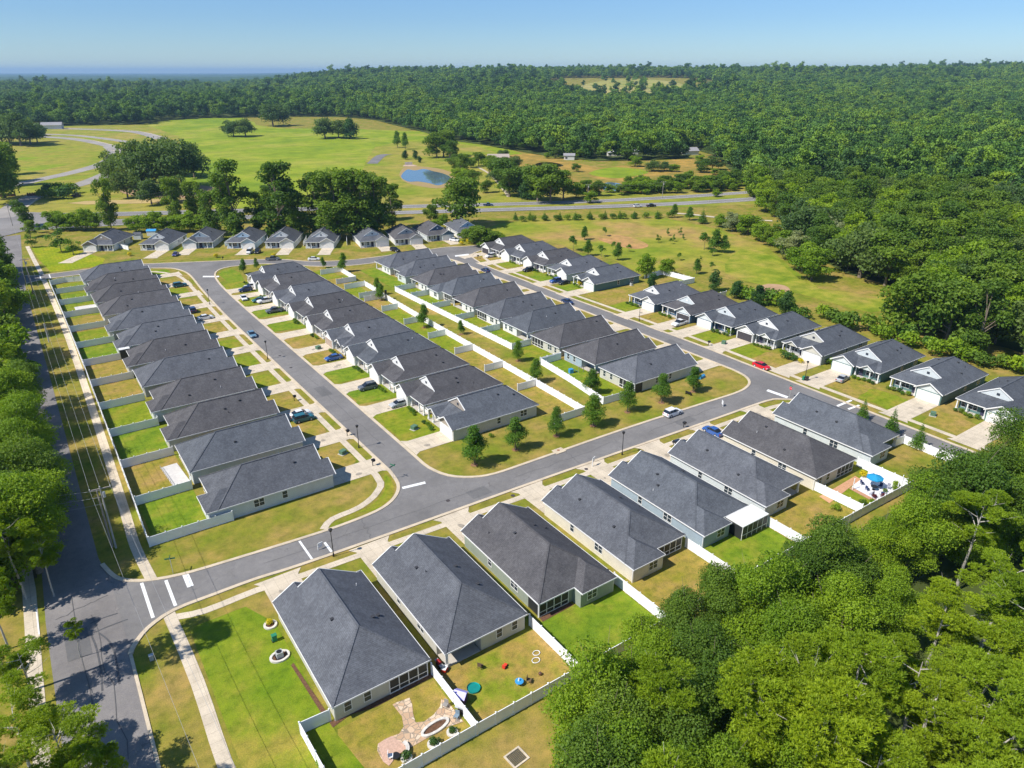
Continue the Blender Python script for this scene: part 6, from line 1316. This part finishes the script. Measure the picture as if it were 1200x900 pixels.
for i in range(60):
    u = gg.uniform(560, 860); vb = gg.uniform(181, 232)
    if 695 < u < 745 and vb > 212 or 690 < u < 760 and 196 < vb < 226 or (600 < u < 700 and 190 < vb < 212 and gg.random() < .8) or abs(u - 806) < 12 and vb < 200: continue
    tree_px(gg.choice(('oak', 'bright', 'bright', 'live')), u, vb, vb - gg.uniform(7, 17), 'loose tree or thicket round the marsh', 'loose trees round the marsh', wid=1.5)
for i in range(46):
    t = i / 45; u = 690 + t * 190 + gg.uniform(-3, 3) + (40 if t < .26 and i % 3 else 0); vb = 233 - t * 8 + gg.uniform(-9, 1) - 3; tree_px(gg.choice(('oak', 'bright', 'bright', 'oak')), u, vb, vb - gg.uniform(9, 19), 'bushy tree in the thicket along the highway by the marsh', 'thicket trees between highway and marsh', wid=1.5)
# ---- west side of the collector road
wg = 'trees on the west side of the collector road'; gw_ = random.Random(5)
for b in range(112, 330, 9):
    for a0 in (-10.0, -17.5, -26):
        if a0 > -15 and (b // 9) % 4 == 1: continue
        a = a0 + gw_.uniform(-1.5, 2.4); bb_ = b + gw_.uniform(-2.5, 2.5); k = gw_.choice(('bright', 'bright', 'pine', 'oak')); lod = 'near' if b < 180 and a0 > -15 else 'mid'
        tree(k, a, bb_, gw_.uniform(13, 18) if a0 > -15 else gw_.uniform(12, 17), '%s tree overhanging the west side of the shaded road' % {'bright': 'light green', 'oak': 'green', 'pine': 'yellow green pine'}[k], wg, lod, 1.0)
wl = 'tall thin pine at the lower left corner by the walkway'
for i, (a, b, h) in enumerate(((-13.5, 87.5, 29), (-14.5, 64, 23))): tree('pine', a, b, h, wl, 'tall pines at the lower left corner', 'near', .62)
for u, v, h, wd in ((2, 618, 16, .9), (45, 642, 11, .9), (-12, 700, 11, 1.0), (26, 775, 9, 1.5), (62, 865, 10, 1.6), (15, 850, 10, 1.6), (104, 893, 9, 1.0), (84, 738, 6, .8), (128, 908, 8, .9), (0, 915, 11, 1.4)): tree_crown('pine', u, v, h, 'sparse yellow green pine beside the lower left walkway', 'sparse pines beside the lower left walkway', wid=wd)
for u, v, h, wd in ((8, 590, 14, 1.1), (-8, 545, 15, 1.2), (30, 570, 12, .8)): tree_crown('oak', u, v, h, 'dense tree where the shaded road meets the junction', 'dense trees at the shaded junction', wid=wd)

# ---- near woods at the lower right
ng = random.Random(21); edge = [(640, 830), (655, 770), (700, 752), (745, 722), (800, 705), (835, 668), (875, 662), (930, 640), (985, 630), (1040, 612), (1075, 585), (1105, 555), (1140, 530), (1220, 508), (1300, 490)]
def edge_v(u): return float(np.interp(u, [p[0] for p in edge], [p[1] for p in edge]))
near_n = 0
spots = [(706, 815), (728, 785), (762, 748), (806, 722), (850, 694), (893, 678), (937, 660), (985, 642), (1035, 626), (1078, 604), (1112, 585), (1150, 562), (1195, 545), (1250, 530), (1128, 562), (1168, 540), (1205, 512), (1240, 495), (1150, 590), (1190, 575)]
for row in range(1, 7):
    for j in range(10):
        u = 650 + j * 76 + (row % 2) * 38 + ng.uniform(-16, 16); v = edge_v(max(640, min(1290, u))) + 26 + row * 66 + ng.uniform(-18, 18)
        u += 45 * (u < 760)
        if v < 1010 and u < 1330: spots.append((u, v))
for u, v in spots:
    pine = (u > 850 and v > 730) or (u > 1090 and v > 600 and v < 900) or (u < 800 and v > 790 and ng.random() < .6); k = 'pine' if pine and ng.random() < .85 else ng.choice(('oak', 'bright', 'oak', 'bright'))
    h = ng.uniform(15, 20.5) if k == 'pine' else (ng.uniform(9.5, 15.5) if u < 1090 else ng.uniform(13, 18))
    tree_crown(k, u, v, h, {'pine': 'broad yellow green pine', 'oak': 'dark green leafy tree', 'bright': 'bright green leafy tree'}[k] + ' in the near woods behind the bottom row', 'near woods behind the bottom row', 'near', 1.12 if k == 'pine' else 1.0); near_n += 1
print('near woods', near_n)
a_, b_ = P(658, 896); mb = MB(); mb.tube([(0, 0, 0), (.1, .05, 2.2), (-.1, .1, 4.6)], [.1, .07, .02], 6); dt = empty('dead_tree', (a_, b_, 0), 0, 'thin pale dead sapling beside the square drain grate', 'tree'); mb.build('trunk', BARKL, dt)
mb = MB(); [mb.tube([(0, 0, z), (dx, dy, z + .9)], [.035, .01], 4) for z, dx, dy in ((1.6, .5, .1), (2.3, -.5, .3), (2.9, .35, -.3), (3.4, -.3, -.2))]; mb.build('branch', BARKL, dt)
# ---- garden shrubs
def shrub_proto(k):
    key = ('shrub', k)
    if key in PROTO: return PROTO[key]
    g = np.random.default_rng(4); lb = [(g.normal() * .22, g.normal() * .22, .35 + g.random() * .25, .36, .32) for _ in range(5)]
    o = bpy.data.objects.new('shrub', crown('shrub', lb, 420, .16, LF[k], 8)); o['category'] = 'shrub'; PROTO[key] = o; return o
def shrub(a, b, s, k, label, group=None):
    p = shrub_proto(k); o = p.copy(); COL.objects.link(o); o.location = (a, b, 0); o.scale = (s, s, s * .9); o.rotation_euler = (0, 0, random.uniform(0, 6)); o['label'] = label
    if group: o['group'] = group
sr = random.Random(9)
for i, (x, b, g, s, r, gb, gd, lab) in enumerate(d2):
    for j in range(5): shrub(x - 4.9 - sr.uniform(0, 1.0), b + g * (1.0 + j * 1.15) , sr.uniform(.9, 1.4), sr.choice(('street', 'oak', 'bright', 'dark')), 'garden shrub along the %s house front of the lower east street group' % ORD[i], 'garden shrubs along house fronts')
for i, (x, b, g, s, r, gd) in enumerate(d1):
    for j in range(3): shrub(x - 5.0 - sr.uniform(0, .8), b + g * (1.2 + j * 1.5), sr.uniform(.9, 1.3), sr.choice(('street', 'bright', 'dark')), 'garden shrub along the %s house front of the upper east street group' % ORD[i], 'garden shrubs along house fronts')
for i, b in enumerate(bb):
    g = 1 if i in (0, 9) else -1
    for j in range(4): shrub(63.6 - sr.uniform(0, .8), b - g * 0 + g * -1 * 0 + (g * 1) * (1.0 + j * 1.2), sr.uniform(.8, 1.2), sr.choice(('street', 'bright', 'dark', 'oak')), 'garden shrub along the %s house front of the west street' % ORD[i], 'garden shrubs along house fronts')
for u, v, s, k, l in ((856, 392, 2.3, 'bright', 'big yellow green shrub by a porch'), (938, 425, 1.4, 'yellow', 'yellow flowering shrub beside a garage'), (1008, 437, 1.8, 'plum', 'plum coloured shrub beside a garage door'), (982, 432, 1.3, 'plum', 'small plum shrub at a garage corner'), (975, 428, 2.4, 'street', 'tall green shrub at the shaded house corner'), (922, 421, 2.2, 'dark', 'wide clipped dark shrub'), (931, 423, 1.8, 'dark', 'second clipped dark shrub'), (253, 302, 2.0, 'yellow', 'yellow shrub in front of the fourth far house'), (321, 301, 1.8, 'yellow', 'yellow shrub in front of the fifth far house'), (152, 300, 1.9, 'yellow', 'yellow flower bed plant by the first far house'), (549, 285, 2.2, 'yellow', 'yellow flowers before the sky blue house'), (541, 287, 2.0, 'yellow', 'yellow flowers nearer the white car'), (652, 326, 1.8, 'bright', 'yellow green shrub by the porch behind the bright blue suv'), (679, 334, 1.8, 'yellow', 'yellow flowering shrub on the east street lawn'), (1011, 559, 1.5, 'yellow', 'yellow green potted shrub at the white patio'), (980, 598, 1.4, 'bright', 'shrub at the near corner of the brick path'), (376, 896, 1.0, 'bright', 'small bright shrub in the dry patio yard'), (477, 888, 1.1, 'dark', 'clipped ball shrub nearest the fire bowl'), (508, 872, 1.1, 'dark', 'clipped ball shrub in the middle planter'), (530, 858, .9, 'dark', 'clipped ball shrub by the side fence'), (316, 732, 1.0, 'yellow', 'yellow flowers in the round stone ring'), (575, 512, 1.0, 'bright', 'low shrub by the shaded wall of the taupe corner house'), (800, 365, 1.4, 'plum', 'reddish shrubs beside the silver pickup drive'), (810, 368, 1.4, 'plum', 'reddish shrub nearer the open garage')):
    a, b = P(u, v); shrub(a, b, s, k, l)
for i in range(26):
    t = i / 25; a = 194 + sr.uniform(0, 7); b = 150 - t * 90; shrub(a, b, sr.uniform(3.5, 6.5), sr.choice(('bright', 'oak', 'street', 'bright')), 'big wild bush behind the east street houses', 'wild bushes behind the east street houses')
for i in range(9):
    a, b = P(50 + i * 4.2, 233 - (i % 3) * 3); shrub(a, b, sr.uniform(5, 8), sr.choice(('oak', 'dark', 'bright')), 'bush in the entrance planting by the park road', 'entrance planting bushes')
for i in range(14): shrub(*P(612 + i * 13.2, 259.5 - i * .35), 3.4, 'oak', 'low hedge bush between the highway conifers', 'low hedge along the highway')
for i in range(8): shrub(109.8 + i * 1.8 + sr.uniform(-.3, .3), 51.2 + (i % 2) * .8, sr.uniform(.8, 1.3), sr.choice(('oak', 'plum', 'bright')), 'flower bed shrub along the fence of the parasol yard', 'flower bed along the parasol yard fence')

# ---- the woods beyond: the nearest trees one by one, the rest as one mass
def terr_np(X, Y):
    k = X / np.maximum(Y, 1); h = np.interp(k, _az, _hz); t = np.clip((Y - 950) / 2350, 0, 1); return np.where(Y < 900, 0, h * t * t * (3 - 2 * t))
fl_u = [-400, 0, 60, 170, 185, 240, 330, 400, 440, 470, 500, 520, 560, 600, 640, 700, 760, 800, 803, 838, 842, 860, 880, 1700]
fl_v = [152, 150, 148, 146, 142, 138.5, 137.5, 138.5, 142, 149, 156, 164, 169, 176, 183, 189, 188, 186, 177, 177, 190, 205, 222, 222]
EW = [(875, 232), (893, 245), (908, 262), (925, 282), (945, 304), (975, 322), (1015, 334), (1062, 343), (1066, 360), (1066, 388), (1080, 392), (1150, 414), (1230, 440), (1500, 520), (1700, 420), (1700, 215), (880, 215)]
def inpoly(u, v, poly):
    c = np.zeros(len(u), bool); n = len(poly)
    for i in range(n):
        x1, y1 = poly[i]; x2, y2 = poly[(i + 1) % n]
        if y1 == y2: continue
        m = ((y1 > v) != (y2 > v)) & (u < (x2 - x1) * (v - y1) / (y2 - y1) + x1); c ^= m
    return c
fg = np.random.default_rng(3)
def samp(s, y0, y1):
    xs = np.arange(-y1 * 1.0, y1 * 1.05, s); ys = np.arange(y0, y1, s * .9); X, Y = np.meshgrid(xs, ys); X = X.ravel() + fg.uniform(-.42, .42, X.size) * s; Y = Y.ravel() + fg.uniform(-.42, .42, Y.size) * s
    m = (X / Y > -.78) & (X / Y < .95); X, Y = X[m], Y[m]
    f = Y * cP + CAMH * sP; u = 600 + FP * X / f; v = 450 - FP * (Y * sP - CAMH * cP) / f
    inside = (v < np.interp(u, fl_u, fl_v)) & (Y > 250); inside |= inpoly(u, v, EW); A_, B_ = c2w(X, Y); inside |= (A_ > 203) & (A_ < 420) & (B_ < 98) & (B_ > -80)
    el = ((Y - 2220) / 470) ** 2 + ((X / Y - .15) / .1) ** 2 + .22 * np.sin(X * .021) + .15 * np.sin(Y * .03); inside &= ~((el < 1.5) & (fg.random(X.size) > .02))
    return X[inside], Y[inside]
XS, YS, SS = [], [], []
for s, y0, y1, sc in ((9.6, 120, 650, 1.2), (11.0, 650, 1300, 1.32), (13.5, 1300, 2200, 1.55), (17, 2200, 3500, 1.8)):
    x, y = samp(s, y0, y1); XS.append(x); YS.append(y); SS.append(np.full(x.size, sc))
XS, YS, SS = map(np.concatenate, (XS, YS, SS))
keep = np.ones(XS.size, bool)
for a, b in FARH:                              # leave the houses' own ground and the side they show free
    hx, hy = w2c(a, b); keep &= ~((np.abs(XS - hx) < 12) & (YS < hy + 12) & (YS > hy - 20))
XS, YS, SS = XS[keep], YS[keep], SS[keep]
AB = np.stack(c2w(XS, YS), 1)
f = YS * cP + CAMH * sP; uu = 600 + FP * XS / f; vv = 450 - FP * (YS * sP - CAMH * cP) / f
dist = np.hypot(XS, YS); order = np.argsort(dist + np.where((uu > -10) & (uu < 1215) & (vv < 540), 0, 1e5)); NI = 285
wd = random.Random(2); ind = order[:NI]
for i in ind:
    r_ = wd.random(); k = 'oak' if r_ < .48 else ('bright' if r_ < .80 else ('live' if r_ < .9 else ('pale' if r_ < .94 else 'tall')))
    side = 'east' if uu[i] > 700 else 'north'
    tree(k, AB[i, 0], AB[i, 1], wd.choice((wd.uniform(9, 13), wd.uniform(12, 17), wd.uniform(15, 20))) if k != 'tall' else wd.uniform(17, 22), '%s tree in the %s woods beyond the houses' % ({'oak': 'dark green', 'bright': 'light green', 'live': 'grey green spreading', 'pale': 'pale silvery', 'tall': 'tall narrow'}[k], side), 'trees at the edge of the %s woods' % side, 'mid', 1.1)
rest = np.setdiff1d(np.arange(XS.size), ind); print('woods rest', rest.size)
srcc = bpy.data.collections.new('woodland_sources')
LF['far2'] = m_leaf('woodland_leaves_light', (0.095, 0.18, 0.012), (0.20, 0.30, 0.02), (0.85, 0.88, 0.8), (1.15, 1.1, 0.9), .15); LF['far3'] = m_leaf('woodland_leaves_deep', (0.032, 0.085, 0.018), (0.08, 0.16, 0.03), (0.8, 0.85, 0.9), (1.2, 1.15, 1.0), .15)
for v_ in range(9):
    g = np.random.default_rng(100 + v_)
    if v_ < 4: lb = lobes_round(g, 5.6, 3.0, 12.5, 11); n_, lf_, mt = 1300, .92, LF['far']
    elif v_ < 7: lb = lobes_round(g, 5.6, 3.0, 12.5, 11); n_, lf_, mt = 1300, .92, LF['far2' if v_ < 6 else 'far3']
    else:
        lb = [(g.normal() * 1.2, g.normal() * 1.2, g.uniform(8, 15.5), g.uniform(1.3, 2.2), 1.2) for _ in range(9)] + [(0, 0, 8, 2.2, 4)]; n_, lf_, mt = 1000, .85, LF['far3' if v_ == 7 else 'far']
    mb = MB(); mb.tube([(0, 0, -2), (0, 0, 9)], [.35, .2], 5); tm = mb.mesh('t'); cmh = crown('woodland_tree', lb, n_, lf_, mt, v_ + 40, fill=.2)
    o = bpy.data.objects.new('woodland_tree', cmh); srcc.objects.link(o)
pts = np.stack([AB[rest, 0], AB[rest, 1], terr_np(XS[rest], YS[rest])], 1).astype(np.float32)
me = bpy.data.meshes.new('woodland'); me.vertices.add(len(pts)); me.vertices.foreach_set('co', pts.ravel())
sc_ = (SS[rest] * np.where(fg.random(rest.size) < .25, fg.uniform(1.15, 1.5, rest.size), fg.uniform(.6, 1.15, rest.size)) * np.where((fg.random(rest.size) < .05) & (YS[rest] > 1500), 1.35, 1.0)).astype(np.float32)
at = me.attributes.new('sc', 'FLOAT', 'POINT'); at.data.foreach_set('value', sc_)
at = me.attributes.new('rz', 'FLOAT', 'POINT'); at.data.foreach_set('value', fg.uniform(0, 6.28, rest.size).astype(np.float32))
pk_ = fg.integers(0, 4, rest.size); patch = np.sin(AB[rest, 0] * .006) + np.sin(AB[rest, 1] * .0045 + 1) + fg.normal(0, .5, rest.size); pk_ = np.where(patch > .9, fg.integers(7, 9, rest.size), pk_); q_ = fg.random(rest.size); pk_ = np.where(q_ < .13, fg.integers(4, 6, rest.size), pk_); pk_ = np.where((q_ > .8), 6, pk_)
at = me.attributes.new('pick', 'INT', 'POINT'); at.data.foreach_set('value', pk_.astype(np.int32)); me.update()
wo = link('woodland', me, kind='stuff', label='dense mixed woods reaching to the horizon')
ng_ = bpy.data.node_groups.new('woodland_scatter', 'GeometryNodeTree'); ng_.interface.new_socket('Geometry', in_out='INPUT', socket_type='NodeSocketGeometry'); ng_.interface.new_socket('Geometry', in_out='OUTPUT', socket_type='NodeSocketGeometry')
gi = ng_.nodes.new('NodeGroupInput'); go = ng_.nodes.new('NodeGroupOutput'); ip = ng_.nodes.new('GeometryNodeInstanceOnPoints'); ci = ng_.nodes.new('GeometryNodeCollectionInfo'); ci.inputs['Collection'].default_value = srcc; ci.inputs['Separate Children'].default_value = True; ci.inputs['Reset Children'].default_value = True
def nattr(n, t):
    q = ng_.nodes.new('GeometryNodeInputNamedAttribute'); q.data_type = t; q.inputs['Name'].default_value = n; return q.outputs['Attribute']
m2p = ng_.nodes.new('GeometryNodeMeshToPoints'); ng_.links.new(gi.outputs[0], m2p.inputs['Mesh'])
ng_.links.new(m2p.outputs[0], ip.inputs['Points']); ng_.links.new(ci.outputs[0], ip.inputs['Instance']); ip.inputs['Pick Instance'].default_value = True
ng_.links.new(nattr('pick', 'INT'), ip.inputs['Instance Index']); cx = ng_.nodes.new('ShaderNodeCombineXYZ'); ng_.links.new(nattr('rz', 'FLOAT'), cx.inputs[2]); e2r = ng_.nodes.new('FunctionNodeEulerToRotation'); ng_.links.new(cx.outputs[0], e2r.inputs[0]); ng_.links.new(e2r.outputs[0], ip.inputs['Rotation'])
ng_.links.new(nattr('sc', 'FLOAT'), ip.inputs['Scale']); ng_.links.new(ip.outputs[0], go.inputs[0])
md_ = wo.modifiers.new('scatter', 'NODES'); md_.node_group = ng_
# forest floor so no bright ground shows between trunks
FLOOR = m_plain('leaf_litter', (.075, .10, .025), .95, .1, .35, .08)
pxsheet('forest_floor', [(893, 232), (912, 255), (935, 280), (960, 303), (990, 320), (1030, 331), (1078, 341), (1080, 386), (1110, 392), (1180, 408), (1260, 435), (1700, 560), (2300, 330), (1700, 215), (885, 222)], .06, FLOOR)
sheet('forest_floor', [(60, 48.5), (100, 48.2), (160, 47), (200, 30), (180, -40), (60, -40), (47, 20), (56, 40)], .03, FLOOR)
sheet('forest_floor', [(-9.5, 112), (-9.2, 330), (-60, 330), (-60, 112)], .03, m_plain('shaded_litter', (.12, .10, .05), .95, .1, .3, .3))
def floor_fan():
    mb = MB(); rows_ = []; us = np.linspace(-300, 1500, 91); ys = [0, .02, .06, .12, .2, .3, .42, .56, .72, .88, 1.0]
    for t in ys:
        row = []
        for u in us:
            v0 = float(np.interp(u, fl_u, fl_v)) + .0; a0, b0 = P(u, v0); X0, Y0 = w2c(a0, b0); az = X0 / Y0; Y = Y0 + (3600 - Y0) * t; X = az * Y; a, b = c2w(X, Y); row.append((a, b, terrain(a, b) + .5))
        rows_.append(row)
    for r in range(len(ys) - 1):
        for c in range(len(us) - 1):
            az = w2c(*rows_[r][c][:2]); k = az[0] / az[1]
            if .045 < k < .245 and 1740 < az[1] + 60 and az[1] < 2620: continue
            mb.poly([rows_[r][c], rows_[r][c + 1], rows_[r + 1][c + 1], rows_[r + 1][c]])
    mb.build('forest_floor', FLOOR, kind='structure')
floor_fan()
# distant canopy to the horizon
def canopy():
    azs = np.linspace(-1.0, 1.0, 420); ys = np.concatenate([np.linspace(3350, 5200, 70), np.geomspace(5250, 30000, 90)]); g = np.random.default_rng(8)
    Xg = azs[None, :] * ys[:, None]; Yg = np.repeat(ys[:, None], len(azs), 1); base = terr_np(Xg, Yg); roll = 5 * np.sin(Xg * .0021 + Yg * .0009) * np.sin(Yg * .0017 + 1.1) + 3 * np.sin(Xg * .006 + 2) * np.sin(Yg * .004)
    Z = base + 13 + roll + g.uniform(-3.5, 3.5, Xg.shape) * (ys[:, None] < 9000) + g.uniform(-2, 2, Xg.shape)
    A, B = c2w(Xg, Yg); V = np.stack([A, B, Z], -1).reshape(-1, 3); nx = len(azs); ny = len(ys)
    i = np.arange(ny - 1)[:, None] * nx + np.arange(nx - 1)[None, :]; F = np.stack([i, i + 1, i + nx + 1, i + nx], -1).reshape(-1, 4)
    me = bpy.data.meshes.new('distant_woods'); me.from_pydata(V.tolist(), [], F.tolist())
    m, nt_, b_ = principled('distant_canopy', .9, .1); o = texco(nt_); f1 = noise(nt_, o, .02, 6, .7); f2 = noise(nt_, o, .0012, 4, .6)
    c = ramp(nt_, f1, [(.35, (.016, .045, .010)), (.65, (.06, .12, .018))]); c = mix(nt_, 1.0, c, ramp(nt_, f2, [(.35, (.7, .8, .9)), (.65, (1.3, 1.15, .9))]), 'MULTIPLY'); nt_.links.new(c, b_.inputs['Base Color'])
    me.materials.append(m); link('distant_woods', me, kind='stuff', label='distant flat woods fading into the haze')
canopy()
# ---- air
def haze():
    m = bpy.data.materials.new('haze_air'); m.use_nodes = True; nt_ = m.node_tree; nt_.nodes.remove(nt_.nodes['Principled BSDF']); pv = nt_.nodes.new('ShaderNodeVolumePrincipled')
    pv.inputs['Color'].default_value = (.44, .68, .97, 1); pv.inputs['Density'].default_value = HAZE_D; pv.inputs['Anisotropy'].default_value = 0.1
    nt_.links.new(pv.outputs[0], nt_.nodes['Material Output'].inputs['Volume']); mb = MB(); mb.box(-33500, -33500, -4, 33500, 33500, 165); o = mb.build('haze', m, kind='stuff'); o['label'] = 'thin blue haze in the air'; return o
HAZE_D = 0.000068
haze()
